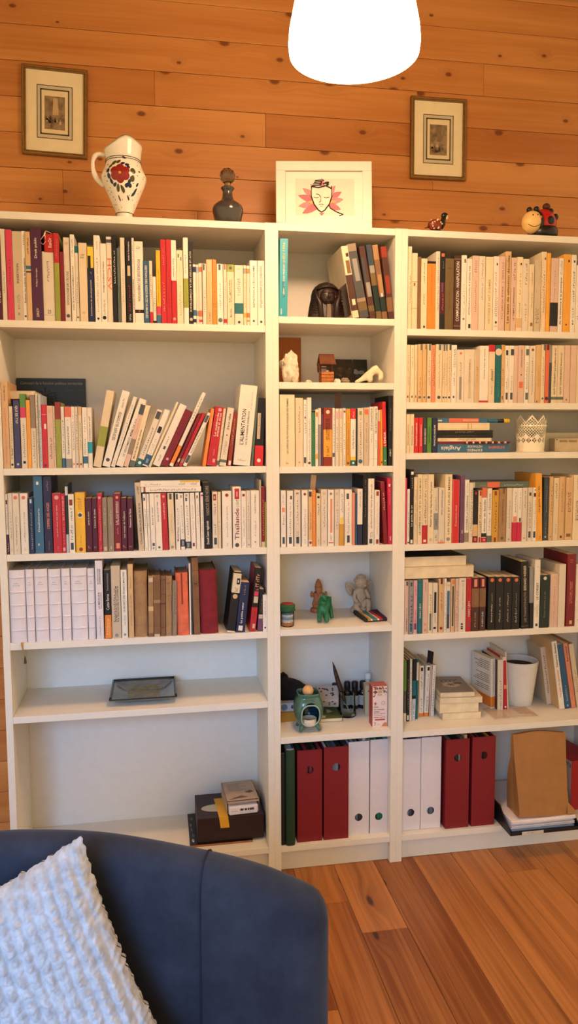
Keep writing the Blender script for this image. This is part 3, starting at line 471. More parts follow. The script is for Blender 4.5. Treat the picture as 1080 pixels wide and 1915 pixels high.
L4 bound_volume -55.66 0.84 2.09 21.39 0.000 13.5 lilac|narrow seventh white volume with raised bands from the left, fourth shelf of left bookcase|V
L4 trade_paperback -53.31 0.32 2.10 23.71 0.000 14.0 lilac|tall lilac-white medicine book, fourth shelf of the left bookcase|t U .39 .6 black .3@.4 LA MÉDECINE|t U .39 .6 black .22@.7 FACE À L'INVISIBLE|t U .7 .9 darkgrey .5 DR JEAN-JACQUES/CHARBONNIER|t U .05 .3 grey .2 ~14
L4 trade_paperback -50.86 0.70 1.88 20.80 0.000 13.1 black|black paperback with an orange foot, just right of the tall lilac-white medicine book|b .005 .345 orange|t U .42 .65 beige .5 Cette force|t U .7 .95 taupe .35 l'autoconscience|t U .06 .3 ivory .5 ~7/~8
L4 trade_paperback -48.84 0.81 2.72 21.95 0.000 14.0 beige|beige paperback, second to the right of the tall lilac-white medicine book|t U .23 .72 darkgrey .55 ~14/LE RETOUR DE LOTHARIUM/La Seconde Lumière|o .04 grey .2
L4 trade_paperback -45.96 0.52 1.78 20.67 0.000 13.0 white|white paperback, second to the left of the thick kraft brown book|t U .38 .97 darkgrey .35 LE SECRET DES FRANCS-MAÇONS|t U .19 .34 grey .3 ~9|o .05 grey .2
L4 trade_paperback -43.91 0.46 1.52 22.35 0.000 14.1 tan|tan paperback, just left of the thick kraft brown book|t U .17 .6 darkbrown .25 ~22|t U .68 .84 brown .2 ~6
L4 old_book -42.22 0.86 3.96 20.07 0.000 16.0 kraft|thick kraft brown book, fourth shelf of the left bookcase
L4 old_book -36.66 0.47 1.51 18.58 0.015 11.7 kraft|kraft brown old book with a tan middle, just right of the thick kraft brown book|s .9 .97 .1 .9 beige|b .42 .5 tan|b .0 .06 brown
L4 old_book -34.59 0.43 1.99 18.73 0.014 11.8 brown|brown old book, second to the right of the thick kraft brown book|b .55 .6 kraft|s .0 .04 .1 .9 beige
L4 old_book -33.07 0.60 1.44 18.43 0.015 11.6 brown|brown old book, third to the right of the thick kraft brown book|b .53 .55 darkbrown|b .69 .7 darkbrown|b .93 .94 darkbrown|s .87 .93 .2 .8 olivebrown|b .14 .15 darkbrown
L4 old_book -31.14 0.79 1.85 18.34 0.015 11.6 kraft|kraft brown old book, second to the left of the thick salmon book|t H .66 .7 darkbrown .7 ~5|t H .86 .9 darkbrown .5 ~4
L4 old_book -29.71 0.37 1.36 16.92 0.018 10.7 taupe|taupe old book, just left of the thick salmon book|t U .4 .8 darkbrown .3 ~10
L4 old_book -29.54 0.53 3.71 19.10 -0.016 14.0 salmon|thick salmon book, fourth shelf of the left bookcase|s .5 1 .42 .56 rust
L4 trade_paperback -25.75 0.53 0.45 22.03 0.000 13.9 white|thin white paperback, just right of the thick salmon book
L4 trade_paperback -25.29 0.88 0.53 21.96 0.000 13.8 slate|thin slate paperback, second to the right of the thick salmon book
L4 old_book -24.53 0.61 1.95 23.75 -0.018 15.0 brown|brown old book, just left of the thick dark red volume|b .67 .675 darkbrown|b .63 .635 darkbrown|s .65 .665 .25 .8 darkbrown|b .83 .835 darkbrown|b .46 .465 darkbrown
L4 old_book -22.44 0.90 5.47 19.63 -0.028 18.0 darkred|thick dark red volume, fourth shelf of the left bookcase
L4 paperback -12.07 0.42 2.45 18.87 0.127 13.0 black|black paperback with a cream top, just right of the thick dark red volume|b .66 .98 cream|s .8 .9 .5 .9 black|s .83 .87 .62 .75 white|t U .68 .76 darkgrey .4 ~4|o .6 tan .3|b .0 .03 cream
L4 paperback -8.96 0.54 2.80 15.61 0.105 12.0 navy|navy paperback with a white title, fourth shelf of the left bookcase|t U .18 .6 white .33 La petite sœur|t U .75 .95 taupe .25 ~7|s .03 .13 .25 .7 white
L4 trade_paperback -5.61 0.76 1.86 19.99 0.102 12.6 red|red paperback with a black middle, just right of the navy paperback with a white title|b .38 1 black|t U .65 .93 coral .6 ~7|s .45 .55 .2 .9 beige|s .56 .63 .2 .9 rose|t U .2 .33 maroon .3 ~5|s .05 .12 .4 .8 beige
L4 paperback -3.41 0.92 1.54 13.17 0.055 10.0 black|black paperback, second to the right of the navy paperback with a white title|b .005 .4 purple|s .3 .4 .1 .9 beige|t U .45 .8 taupe .2 ~9
L4 paperback -1.91 0.62 1.38 11.49 0.001 10.0 white|white paperback, third to the right of the navy paperback with a white title|t U .4 .85 grey .2 ~12|o .1 black .2
M1 guide_book 4.70 0.46 2.54 22.68 0.017 15.0 turquoise|turquoise guide book, first from the left end of the top shelf of the middle bookcase|t U .25 .45 black .28 LA COTE|t U .28 .92 ivory .22@.5 ~2|t U .46 .72 white .28 DES PRÉNOMS|t U .74 .95 lemon .28 EN 1996|s .03 .1 .2 .35 paleblue
M1 comic_album 24.90 0.38 1.99 21.40 -0.176 20.0 cream|cream comic album, second from the left end of the top shelf of the middle bookcase|b .1 .6 darkbrown|s .62 .8 .3 .9 brown|s .85 .9 .5 .9 darkbrown|s .18 .26 .3 .8 ivory|cover cream
M1 comic_album 27.24 0.67 2.86 22.21 -0.197 20.0 darkgrey|dark grey comic album, third from left on the top shelf of the middle bookcase|b .1 .22 olivebrown|b .22 .27 taupe|s .5 .8 .3 .8 grey|b .9 1 taupe|cover darkbrown
M1 comic_album 30.34 0.43 1.84 21.54 -0.171 20.0 darkbrown|dark brown comic album, fourth from left on the top shelf of the middle bookcase|b .1 .18 olivebrown|s .3 .5 .2 .9 grey|s .5 .85 .1 .5 slate
M1 comic_album 32.50 0.86 1.74 22.22 -0.159 20.0 olivebrown|olive brown comic album, fifth from left on the top shelf of the middle bookcase|b .72 1 slate|s .62 .72 .1 .9 grey|b .1 .45 darkgreen
M1 comic_album 34.39 0.89 1.70 22.22 -0.154 20.0 brown|brown comic album, sixth from the left end of the top shelf of the middle bookcase|b .1 .3 darkgreen|s .35 .6 .2 .9 kraft|b .8 1 kraft|s .3 .35 .3 .7 paleblue
M1 comic_album 36.21 0.43 1.79 21.65 -0.125 20.0 darkbrown|dark brown comic album, seventh from left on the top shelf of the middle bookcase|b .1 .3 brown|s .35 .6 .2 .9 rust|b .85 1 rust
M3 trade_paperback 2.30 0.50 4.58 21.77 0.000 16.0 ivory|thick ivory paperback, first from the left end of the third shelf of the middle bookcase|t U .18 .95 grey .18 LES DIFFICULTÉS PSYCHOLOGIQUES DES FEMMES|t H .03 .08 grey .2 ~2
M3 trade_paperback 7.11 0.87 2.45 20.86 0.000 13.1 cream|cream paperback, second from the left end of the third shelf of the middle bookcase|t U .5 .9 grey .25 ~14|o .06 grey .1
M3 trade_paperback 9.65 0.75 1.01 20.28 0.000 12.8 white|thin white paperback, second to the left of the only green spine|s .05 .14 .1 .8 darkgrey|t U .5 .95 grey .4 ~12|s .72 .75 .3 .7 darkgrey
M3 trade_paperback 10.76 0.86 1.37 20.95 0.000 13.2 white|white paperback with a round dark grey emblem, just left of the only green spine|t U .1 .7 grey .3 ~22|o .05 darkgrey .3
M3 paperback 12.15 0.54 1.13 16.98 0.000 10.7 green|only green spine, third shelf of the middle bookcase|b .97 1 black|t U .5 .85 darkgreen .3 ~8
M3 paperback 13.29 0.39 0.81 17.37 0.000 10.9 white|thin white paperback, just right of the only green spine|s .87 .95 .1 .9 orange|s .13 .22 .1 .9 amber|t U .3 .7 grey .3 ~9
M3 paperback 14.20 0.50 0.85 17.76 0.000 11.2 grey|thin grey paperback with an off-white top, second to the right of the only green spine|b .72 1 offwhite
M3 paperback 15.21 0.86 0.61 17.78 0.000 11.2 purple|thin purple paperback with a maroon top, just left of the red and amber spine|b .9 1 maroon
M3 paperback 15.83 0.49 2.67 17.85 0.000 11.2 amber|red and amber spine, third shelf of the middle bookcase|b .63 1 rust|b .005 .16 rust|t U .45 .82 black .5 LES CHEMINS DE/LA PSYCHANALYSE|t U .18 .35 darkbrown .3 F. GALT|o .93 ivory .22
M3 paperback 18.63 0.54 0.77 17.78 0.000 11.2 white|thin white paperback, just right of the red and amber spine|s .16 .23 .1 .9 darkgrey|t U .35 .9 grey .3 ~10
M3 paperback 19.58 0.59 1.10 17.67 0.000 11.1 offwhite|thin off-white paperback, second to the right of the red and amber spine|s .82 .95 .2 .8 pink|t U .25 .7 grey .3 ~12
M3 paperback 20.80 0.59 1.10 17.67 0.000 11.1 cream|thin cream paperback, third to the right of the red and amber spine|s .82 .95 .2 .8 pink|t U .25 .7 grey .3 ~12
M3 paperback 22.03 0.59 0.82 17.79 0.000 11.2 white|thin white paperback, fourth to the right of the red and amber spine|o .94 rust .4|t U .3 .75 darkgrey .35 ~12|t U .02 .2 darkgrey .3 ~5
M3 paperback 23.01 0.94 1.40 17.61 0.000 11.1 mustard|mustard paperback, fifth to the right of the red and amber spine|t U .2 .9 rust .3 ~17|o .05 rust .3
M3 paperback 24.42 0.41 1.58 17.67 0.000 11.1 white|white paperback, sixth to the right of the red and amber spine|b .82 1 brightred|t U .3 .63 grey .45 La Psy de Poche|b .005 .1 teal|o .055 white .22|b .1 .16 lemon|t U .84 .97 white .3 ~5
M3 paperback 26.01 0.30 0.45 17.71 0.000 11.2 darkgreen|thin dark green paperback, seventh to the right of the red and amber spine
M3 paperback 26.68 0.96 1.90 17.82 0.000 11.2 offwhite|off-white paperback, seventh to the left of the tall black ABC spine|o .08 steelblue .35|s .88 .95 .3 .7 olive|t U .14 .6 darkgrey .25 ~13|t U .5 .88 taupe .2 ~9
M3 paperback 28.69 0.92 1.61 18.02 0.000 11.4 beige|beige paperback, sixth to the left of the tall black ABC spine|s .88 .97 .1 .85 salmon|t U .4 .75 darkgrey .2 ~10|t U .25 .35 grey .2 ~5
M3 paperback 30.45 0.99 1.41 18.23 0.000 11.5 white|white paperback with black title, fifth to the left of the tall black ABC spine|t U .6 .97 black .5 DE LA LINGUISTIQUE|b .115 .12 taupe|t U .4 .55 darkgrey .3 ~6
M3 paperback 31.87 0.60 1.16 18.34 0.000 11.6 white|thin white paperback with black title, fourth to the left of the tall black ABC spine|t U .55 .97 black .5 DE LA PSYCHANALYSE|b .115 .12 taupe|t U .3 .45 grey .3 ~6
M3 paperback 33.27 0.97 0.67 17.25 0.000 10.9 salmon|thin salmon paperback, third to the left of the tall black ABC spine|b .8 1 cream
M3 paperback 34.06 0.95 0.92 17.37 0.000 10.9 amber|thin amber paperback, second to the left of the tall black ABC spine|t U .4 .8 mustard .3 ~7|o .06 rust .3
M3 trade_paperback 34.95 0.46 1.12 19.81 -0.029 12.5 brightred|thin bright red paperback with a green foot, just left of the tall black ABC spine|b .005 .3 green|t U .31 .53 white .7 L'EMDR|o .08 ivory .2
M3 trade_paperback 36.48 0.82 1.45 21.72 0.000 15.0 black|tall black ABC spine, third shelf of the middle bookcase|t U .13 .24 white .4 ABC|t U .5 .82 grey .25 de la psychologie
M4 paperback 2.56 0.89 1.53 17.49 0.000 11.0 white|white paperback, first from the left end of the fourth shelf of the middle bookcase|s .06 .18 .3 .75 slate|s .62 .7 .2 .8 coral|t U .75 .95 beige .3 ~7|t U .4 .58 darkgrey .3 ~5
M4 paperback 4.43 0.76 1.94 17.39 0.000 11.0 white|white paperback, second from the left end of the fourth shelf of the middle bookcase|s .06 .18 .3 .75 slate|s .85 .91 .5 .8 darkgrey|t U .2 .8 grey .25 ~15
M4 paperback 6.67 0.66 1.98 17.56 0.000 11.1 offwhite|off-white paperback, third from the left end of the fourth shelf of the middle bookcase|s .06 .18 .3 .75 slate|t U .2 .3 grey .4 ~4/~4|t U .4 .85 taupe .25 ~9|s .93 .96 .3 .7 taupe
M4 paperback 8.99 0.50 1.91 17.53 0.000 11.0 white|white paperback, second to the left of the orange spine in the middle bookcase|o .93 rust .22|t U .2 .7 grey .22 ~14|t U .06 .14 taupe .2 ~3
M4 paperback 11.10 0.54 1.22 17.62 0.000 11.1 offwhite|thin off-white paperback, just left of the orange spine in the middle bookcase|b .12 .88 tan|s .88 .97 .1 .8 darkbrown|t U .3 .6 rust .35 Oscar et moi|o .07 rust .35
M4 paperback 12.39 0.46 0.98 17.60 0.000 11.1 orange|orange spine in the middle bookcase, fourth shelf of the middle bookcase|t U .22 .7 ivory .25 ~12
M4 paperback 13.51 0.35 1.35 16.48 0.000 10.4 cream|cream paperback, just right of the orange spine in the middle bookcase|t U .6 .82 black .35 ~6|o .93 darkgreen .3|t U .05 .15 grey .3 ~4
M4 paperback 15.06 0.71 2.01 17.63 0.000 11.1 offwhite|off-white paperback, second to the right of the orange spine in the middle bookcase|o .93 beige .25|t U .35 .85 grey .2 ~10|t U .06 .12 grey .25 ~3
M4 paperback 17.22 0.50 1.93 17.53 0.000 11.0 white|white paperback, third to the right of the orange spine in the middle bookcase|s .24 .84 .4 .72 coral|o .93 grey .22|t U .1 .2 darkgrey .25 ~6|s .05 .07 .1 .9 salmon
M4 paperback 19.40 0.87 1.53 17.55 0.000 11.1 offwhite|off-white paperback, fourth to the right of the orange spine in the middle bookcase|o .93 beige .28|t U .3 .85 grey .2 ~9
M4 paperback 20.94 0.33 1.34 17.65 0.000 11.1 white|white paperback, fifth to the right of the orange spine in the middle bookcase|b 0 .39 mustard|s .4 .5 .2 .8 lemon|t U .6 .93 grey .4 ~10
M4 paperback 22.64 0.93 2.36 17.50 0.000 11.0 white|white paperback, fourth to the left of the tall black spine in the middle bookcase|s .83 .93 .25 .6 darkgrey|t U .22 .8 grey .22 ~17|s .05 .18 .35 .7 slate
M4 paperback 25.05 0.79 0.91 16.47 0.000 10.4 coral|thin coral paperback, third to the left of the tall black spine in the middle bookcase
M4 paperback 26.09 0.95 0.58 16.24 0.000 10.2 blue|thin blue paperback, second to the left of the tall black spine in the middle bookcase
M4 paperback 26.75 0.93 1.67 17.64 0.000 11.1 white|white paperback, just left of the tall black spine in the middle bookcase|b 0 .37 navy|t U .68 .96 darkgrey .25 ~10|t U .04 .28 slate .5 AMNÉSIQUE
M4 trade_paperback 28.58 0.93 1.46 21.91 0.000 13.8 black|tall black spine in the middle bookcase, fourth shelf of the middle bookcase|t U .4 .95 taupe .22 ~17
M4 trade_paperback 30.19 0.70 1.93 20.82 0.000 13.1 white|white paperback, just right of the tall black spine in the middle bookcase|t U .25 .92 darkred .3 QU'ELLE ÉTAIT VERTE MA VALLÉE|t U .12 .2 grey .5 ~3/~3|s .02 .09 .2 .7 darkgrey|t U .95 .96 grey .2 ~2
M4 paperback 32.17 0.31 1.59 17.20 0.000 10.8 white|white paperback, second to the right of the tall black spine in the middle bookcase|s .9 .98 .3 .8 rust|s .02 .1 .3 .8 rust|t U .2 .8 coral .2 ~17
M4 trade_paperback 35.39 0.82 1.35 19.80 -0.065 12.5 darkred|dark red paperback, third to the right of the tall black spine in the middle bookcase|t U .55 .85 white .3 ~9
M4 trade_paperback 36.70 0.42 1.27 20.96 -0.023 13.2 crimson|thin crimson paperback, fourth to the right of the tall black spine in the middle bookcase|s .87 .91 .3 .7 white|t U .6 .85 pink .2 ~9|s .06 .12 .4 .7 pink
R1 trade_paperback 42.26 0.51 1.26 24.73 0.000 15.6 ivory|thin ivory tall paperback, first from left on the top shelf of the right bookcase|t U .32 .65 darkbrown .3 L'aventure du soi|t U .05 .95 tan .1@.85 ~25|t U .05 .95 beige .1@.2 ~25
R1 trade_paperback 43.67 0.76 1.76 22.89 0.000 15.0 cream|cream tall paperback, second from the left end of the top shelf of the right bookcase|b .62 .627 darkbrown|b .56 .563 darkbrown|b .27 .275 darkbrown|s .57 .61 .3 .6 brown
R1 trade_paperback 45.45 0.67 1.10 21.83 0.000 13.8 brown|thin brown paperback, second to the left of the wide orange spine
R1 trade_paperback 46.57 0.59 1.91 21.26 0.000 13.4 ivory|ivory paperback with dark brown title, just left of the wide orange spine|t U .65 .95 darkbrown .25 ~12|t U .35 .5 darkbrown .25 JUNG|s .02 .05 .4 .7 black
R1 trade_paperback 48.67 0.96 2.70 20.67 0.000 15.0 orange|wide orange spine, top shelf of the right bookcase|b .965 1 black|t U .35 .95 rust .15 ~22
R1 trade_paperback 51.38 0.73 1.27 23.65 0.000 14.9 offwhite|thin off-white tall paperback, just right of the wide orange spine|t U .25 .6 darkbrown .3 ~15|t U .6 .93 darkgrey .4 ~13/~12
R1 trade_paperback 52.67 0.54 1.60 23.78 0.000 15.0 black|black tall paperback with a maroon middle, second to the right of the wide orange spine|b .2 .6 maroon|t U .25 .48 coral .25 ~9|s .48 .6 .3 .6 purple|s .93 .97 .2 .8 salmon|t U .78 .88 taupe .3 ~4
R1 trade_paperback 54.31 0.48 2.78 21.61 0.000 15.0 olivebrown|olive brown paperback, just left of the dark brown spine with white capitals|t U .3 .7 darkbrown .15 ~14|s .86 .865 .3 .7 black
R1 trade_paperback 57.34 0.90 2.32 22.62 0.000 14.3 darkbrown|dark brown spine with white capitals, top shelf of the right bookcase|t U .12 .92 white .45 COMMUNICATION - MANIPULATION|b .95 .96 taupe|b .05 .06 taupe
R1 trade_paperback 59.67 0.63 1.64 22.77 0.000 14.3 white|white tall paperback, just right of the dark brown spine with white capitals|t U .35 .62 darkbrown .25 ~11|t U .2 .3 beige .25 ~5|o .15 brown .2|s .9 .95 .5 .8 brown
R1 trade_paperback 61.50 0.85 1.71 21.84 0.000 13.8 white|white paperback, second to the right of the dark brown spine with white capitals|t U .22 .9 darkbrown .3 INTRODUCTION A L'ANALYSE|s .03 .09 .4 .8 black
R1 trade_paperback 63.22 0.55 2.08 22.75 0.000 15.0 pinkish|pinkish tall paperback, third to the right of the dark brown spine with white capitals|t U .25 .68 taupe .25 ~16|t U .78 .95 taupe .4 ~6/~6
R1 trade_paperback 65.37 0.44 2.02 22.67 0.000 15.0 offwhite|off-white tall paperback, fourth to the right of the dark brown spine with white capitals|t U .42 .65 grey .25 ~10|t U .7 .95 grey .25 ~10
R1 trade_paperback 67.64 0.67 2.47 22.61 0.000 15.0 ivory|ivory tall paperback, third to the left of the tan spine with big black letters|t U .1 .7 beige .3 HISTOIRE ET ART D'AIMER
R1 trade_paperback 70.30 0.87 1.92 22.89 0.000 14.4 white|white tall paperback, second to the left of the tan spine with big black letters|t U .45 .8 rust .25@.4 ~12|t U .2 .46 darkbrown .5 ~9/~9|s .88 .91 .5 .7 black|s .1 .13 .4 .7 black|t H .05 .08 darkgrey .6 ~4
R1 trade_paperback 72.22 0.42 1.79 22.85 0.000 15.0 pinkish|pinkish tall paperback with taupe title, just left of the tan spine with big black letters|t U .15 .6 taupe .3 TU VEUX ÊTRE|t U .65 .93 taupe .4 ~9/~8
R1 trade_paperback 74.30 0.85 1.84 24.52 0.000 14.0 tan|tan spine with big black letters, top shelf of the right bookcase|t U .1 .95 black .42 Les tests de sélection dévoilés|o .9 beige .15
R1 trade_paperback 76.31 0.95 1.84 22.72 0.000 14.3 pinkish|pinkish tall paperback with brown title, just right of the tan spine with big black letters|t U .15 .6 brown .3 LE TEMPS D'APPRENDRE|t U .7 .95 brown .4 ~7
R1 trade_paperback 78.19 0.86 1.94 22.98 0.000 14.5 ivory|ivory tall paperback, second to the right of the tan spine with big black letters|b .05 .18 tan|s .89 .92 .55 .75 black|t U .2 .4 darkgrey .2 ~8|t U .5 .8 beige .3 ~7
R1 trade_paperback 80.20 0.88 2.06 22.43 0.000 14.1 offwhite|off-white paperback, third to the right of the tan spine with big black letters|t U .15 .4 beige .3 ~6|t U .65 .95 grey .3 ~8
R1 trade_paperback 82.27 0.31 1.43 20.78 0.000 13.1 cream|cream paperback, fourth to the right of the tan spine with big black letters|t U .35 .6 darkbrown .25 ~9|t U .7 .88 tan .25 ~6|s .08 .13 .3 .8 brown
R1 trade_paperback 83.99 0.74 2.29 22.12 0.000 14.0 beige|beige paperback, third to the left of the pinkish spine with a black block|t U .12 .35 taupe .5 ~5/~5/~4
R1 trade_paperback 86.48 0.90 1.71 24.86 0.000 15.7 ivory|ivory tall paperback, second to the left of the pinkish spine with a black block|t U .25 .77 black .3 ~20|t U .05 .95 tan .12@.15 ~24|s .9 .93 .5 .8 brown
R1 trade_paperback 88.21 0.33 1.06 24.41 0.000 15.4 amber|thin amber tall paperback, just left of the pinkish spine with a black block|t U .2 .9 mustard .25 ~14
R1 trade_paperback 89.51 0.49 2.58 22.94 0.000 14.0 pinkish|pinkish spine with a black block, top shelf of the right bookcase|b .08 .4 black|t U .45 .85 taupe .1 ~12
R1 trade_paperback 92.21 0.49 1.54 23.04 0.000 14.5 white|white tall paperback with black title, just right of the pinkish spine with a black block|t U .1 .74 black .5 de la science à la pratique|t U .78 .97 purple .5 ~8/~7
R1 trade_paperback 93.94 0.67 2.54 24.32 0.000 14.0 amber|amber tall paperback, second to the right of the pinkish spine with a black block|t U .3 .9 mustard .15 ~16|s .9 .93 .55 .75 darkbrown|o .1 rust .12
R1 trade_paperback 96.53 0.60 1.67 24.23 0.000 15.3 white|white tall paperback, third to the right of the pinkish spine with a black block|t U .4 .8 darkgrey .35 ~12|s .9 .93 .4 .7 black|s .1 .12 .4 .6 darkgrey|t U .1 .35 grey .3 ~6
R1 trade_paperback 98.35 0.63 1.99 21.08 0.000 13.3 white|white paperback, fourth to the right of the pinkish spine with a black block|t U .2 .97 black .45 L'art de la mise en scène
R1 trade_paperback 100.53 0.84 2.12 23.83 0.000 15.0 cream|cream tall paperback, fifth to the right of the pinkish spine with a black block|t U .3 .8 grey .3 ~12
R2 paperback 42.07 0.30 1.10 17.66 0.000 11.1 cream|thin cream paperback, first from the left end of the second shelf of the right bookcase|t U .3 .9 grey .3 ~18|s .08 .12 .2 .6 rust
R2 paperback 43.30 0.34 1.30 17.63 0.000 11.1 ivory|ivory paperback, second from the left end of the second shelf of the right bookcase|t U .6 .95 grey .3 ~12|s .08 .12 .3 .6 darkgrey
R2 paperback 44.70 0.39 0.90 17.72 0.000 11.2 cream|thin cream paperback, third from the left end of the second shelf of the right bookcase|t U .4 .95 tan .3 ~18|s .08 .12 .3 .6 rust
R2 paperback 45.72 0.39 1.45 17.87 0.000 11.3 tan|tan paperback, ninth to the left of the spine with a grey pill shape|s .9 1 .55 .95 greygreen|t U .15 .45 brown .35 ~10|o .09 greygreen .3
R2 paperback 47.25 0.35 1.31 17.97 0.000 11.3 tan|tan paperback, eighth to the left of the spine with a grey pill shape|s .91 1 .55 .95 taupe|o .09 greygreen .25|t U .15 .5 mustard .3 ~9
R2 paperback 48.91 0.98 1.41 18.08 0.000 11.4 cream|cream paperback, seventh to the left of the spine with a grey pill shape|s .89 1 .4 .8 greygreen|o .09 slate .3|t U .3 .8 darkgrey .25 ~18
R2 paperback 50.37 0.90 1.26 17.82 0.000 11.2 coral|thin coral paperback, sixth to the left of the spine with a grey pill shape|t U .3 .95 tan .6 ~16
R2 paperback 51.64 0.36 2.07 17.97 0.000 11.3 cream|cream paperback, fifth to the left of the spine with a grey pill shape|s .9 1 .4 .75 greygreen|o .09 slate .25|t U .25 .85 darkgrey .18 ~22
R2 paperback 53.89 0.65 0.85 17.99 0.000 11.3 cream|thin cream paperback, fourth to the left of the spine with a grey pill shape|s .89 1 .3 .9 greygreen|o .09 slate .35|t U .4 .7 darkgrey .35 ~9
R2 paperback 54.75 0.52 0.74 17.99 0.000 11.3 cream|thin cream paperback, third to the left of the spine with a grey pill shape|s .89 1 .2 .8 greygreen|o .09 slate .35|t U .3 .8 grey .3 ~14
R2 paperback 55.54 0.52 1.18 18.05 0.000 11.4 cream|thin cream paperback, second to the left of the spine with a grey pill shape|s .9 1 .4 .9 darkgrey|o .09 slate .3|t U .2 .85 darkgrey .25 ~20
R2 paperback 56.85 0.55 1.69 17.89 0.000 11.3 white|white paperback, just left of the spine with a grey pill shape|t U .62 .95 darkgrey .4 ~9/~8|s .08 .12 .3 .6 darkgrey|t U .3 .55 grey .25 ~8
R2 paperback 58.71 0.75 2.37 16.49 0.000 10.4 offwhite|spine with a grey pill shape, second shelf of the right bookcase|s .06 .49 .34 .66 grey|o .93 salmon .16|t U .5 .78 tan .25 ~8
R2 paperback 61.13 0.71 3.37 16.61 0.000 12.0 offwhite|thick off-white paperback with taupe title, just right of the spine with a grey pill shape|s .08 .82 .42 .66 beige|t U .38 .75 taupe .14 Un coeur simple|t U .88 .9 brown .1 ~1
R2 paperback 64.51 0.55 1.61 16.50 0.000 10.4 beige|beige paperback, second to the right of the spine with a grey pill shape|s .06 .8 .3 .75 tan|t U .4 .7 brown .2 ~8
R2 paperback 66.16 0.43 2.91 17.76 0.000 12.0 white|white paperback with dark grey title, just left of the choisir spine with a red top|b .005 .04 red|t U .42 .95 darkgrey .14 Comme avant de mourir
R2 paperback 69.18 0.53 2.11 18.15 0.000 11.4 cream|choisir spine with a red top, second shelf of the right bookcase|b .88 1 red|t U .38 .58 black .45 choisir!|t U .15 .3 grey .2 ~6
R2 paperback 71.40 0.39 1.87 18.06 0.000 11.4 teal|teal spine with a cream half-disc, second shelf of the right bookcase|o .88 cream .6|t U .1 .5 turquoise .3 ~11
R2 paperback 73.47 0.69 1.18 18.24 0.000 11.5 tan|thin tan paperback, just right of the teal spine with a cream half-disc|s .89 1 .3 .8 mustard|s .06 .12 .3 .6 brown|t U .3 .6 brown .3 ~8
R2 paperback 74.77 0.80 1.37 18.00 0.000 11.3 white|white paperback, second to the right of the teal spine with a cream half-disc|s .83 .92 .2 .7 black|s .06 .18 .3 .8 darkgrey|t U .6 .8 grey .25 ~6|t U .25 .45 grey .3 ~6
R2 paperback 76.14 0.57 1.58 17.99 0.000 11.3 white|white paperback, third to the right of the teal spine with a cream half-disc|s .83 .94 .25 .9 slate|s .06 .18 .3 .8 darkgrey|t U .2 .5 grey .25 ~9
R2 paperback 77.73 0.36 1.23 17.94 0.000 11.3 pinkish|thin pinkish paperback, fourth to the right of the teal spine with a cream half-disc|t U .3 .7 pinkish .3 ~8
R2 paperback 79.05 0.42 2.14 18.11 0.000 12.0 pinkish|pinkish paperback, fifth to the right of the teal spine with a cream half-disc|s .26 .37 .2 .8 salmon|t U .62 .93 darkbrown .25 L'ÉTRANGE CAHIER|o .49 darkbrown .1
R2 paperback 81.32 0.56 1.50 18.08 0.000 11.4 white|white paperback, fourth to the left of the salmon red spine|s .83 .94 .25 .9 greygreen|s .06 .18 .3 .9 greygreen|t U .25 .75 darkgrey .3 ~14
R2 paperback 82.99 0.72 2.12 18.07 0.000 11.4 offwhite|off-white paperback with a round rust emblem, third to the left of the salmon red spine|o .93 rust .2|t U .15 .8 darkgrey .18 ~20
R2 paperback 85.27 0.85 1.82 18.41 0.000 11.6 tan|tan paperback with mustard title, second to the left of the salmon red spine|t U .3 .65 mustard .35 La double vie|s .01 .04 .2 .5 brown
R2 paperback 87.10 0.57 1.23 18.54 0.000 11.7 cream|thin cream paperback with a round grey-green emblem, just left of the salmon red spine|s .9 1 .5 .95 greygreen|o .08 greygreen .28|t U .3 .8 tan .3 ~12
R2 paperback 88.54 0.86 1.45 18.69 0.000 11.8 salmon|salmon red spine, second shelf of the right bookcase|s .9 1 .3 .8 maroon|o .08 maroon .4
R2 paperback 90.01 0.74 0.73 18.33 0.000 11.5 slate|thin slate paperback with a grey top, just right of the salmon red spine|b .7 1 grey
R2 paperback 90.75 0.60 1.92 18.33 0.000 11.5 cream|cream paperback with dark grey title, second to the right of the salmon red spine|b .06 .11 greygreen|t U .15 .95 darkgrey .3 GUY CORNEAU Le meilleur de soi
R2 paperback 92.75 0.56 2.15 18.36 0.000 12.0 cream|cream paperback with dark grey title, third to the right of the salmon red spine|b .06 .11 greygreen|t U .15 .87 darkgrey .26 GUY CORNEAU Revivre!
R2 paperback 95.01 0.65 2.06 18.41 0.000 11.6 pinkish|pinkish paperback, fourth to the right of the salmon red spine|o .06 taupe .15
R2 paperback 97.21 0.79 2.26 18.46 0.000 11.6 pinkish|pinkish paperback, fifth to the right of the salmon red spine
R2 paperback 99.48 0.59 2.10 18.47 0.000 11.6 cream|cream paperback with a round rust emblem, sixth to the right of the salmon red spine|o .93 rust .3|t U .3 .9 darkgrey .25 ~14
R3 dictionary 42.36 0.79 1.21 12.11 0.000 10.0 ivory|thin ivory dictionary, first from the left end of the third shelf of the right bookcase|t U .2 .75 rust .45 FRANÇAIS ESPAGNOL
R3 dictionary 43.58 0.62 1.26 12.11 0.000 10.0 ivory|thin ivory dictionary, second from the left end of the third shelf of the right bookcase|t U .2 .7 darkbrown .45 ESPAGNOL FRANÇAIS
R3 dictionary 44.90 0.47 1.33 11.01 0.000 10.0 brightred|bright red dictionary, third from the left end of the third shelf of the right bookcase|t U .2 .85 white .4 FRANÇAIS-ALLEMAND
R3 dictionary 46.41 0.68 1.33 11.02 0.000 10.0 brightred|bright red dictionary, fourth from the left end of the third shelf of the right bookcase|t U .2 .8 white .35 DEUTSCH-FRANZÖSISCH
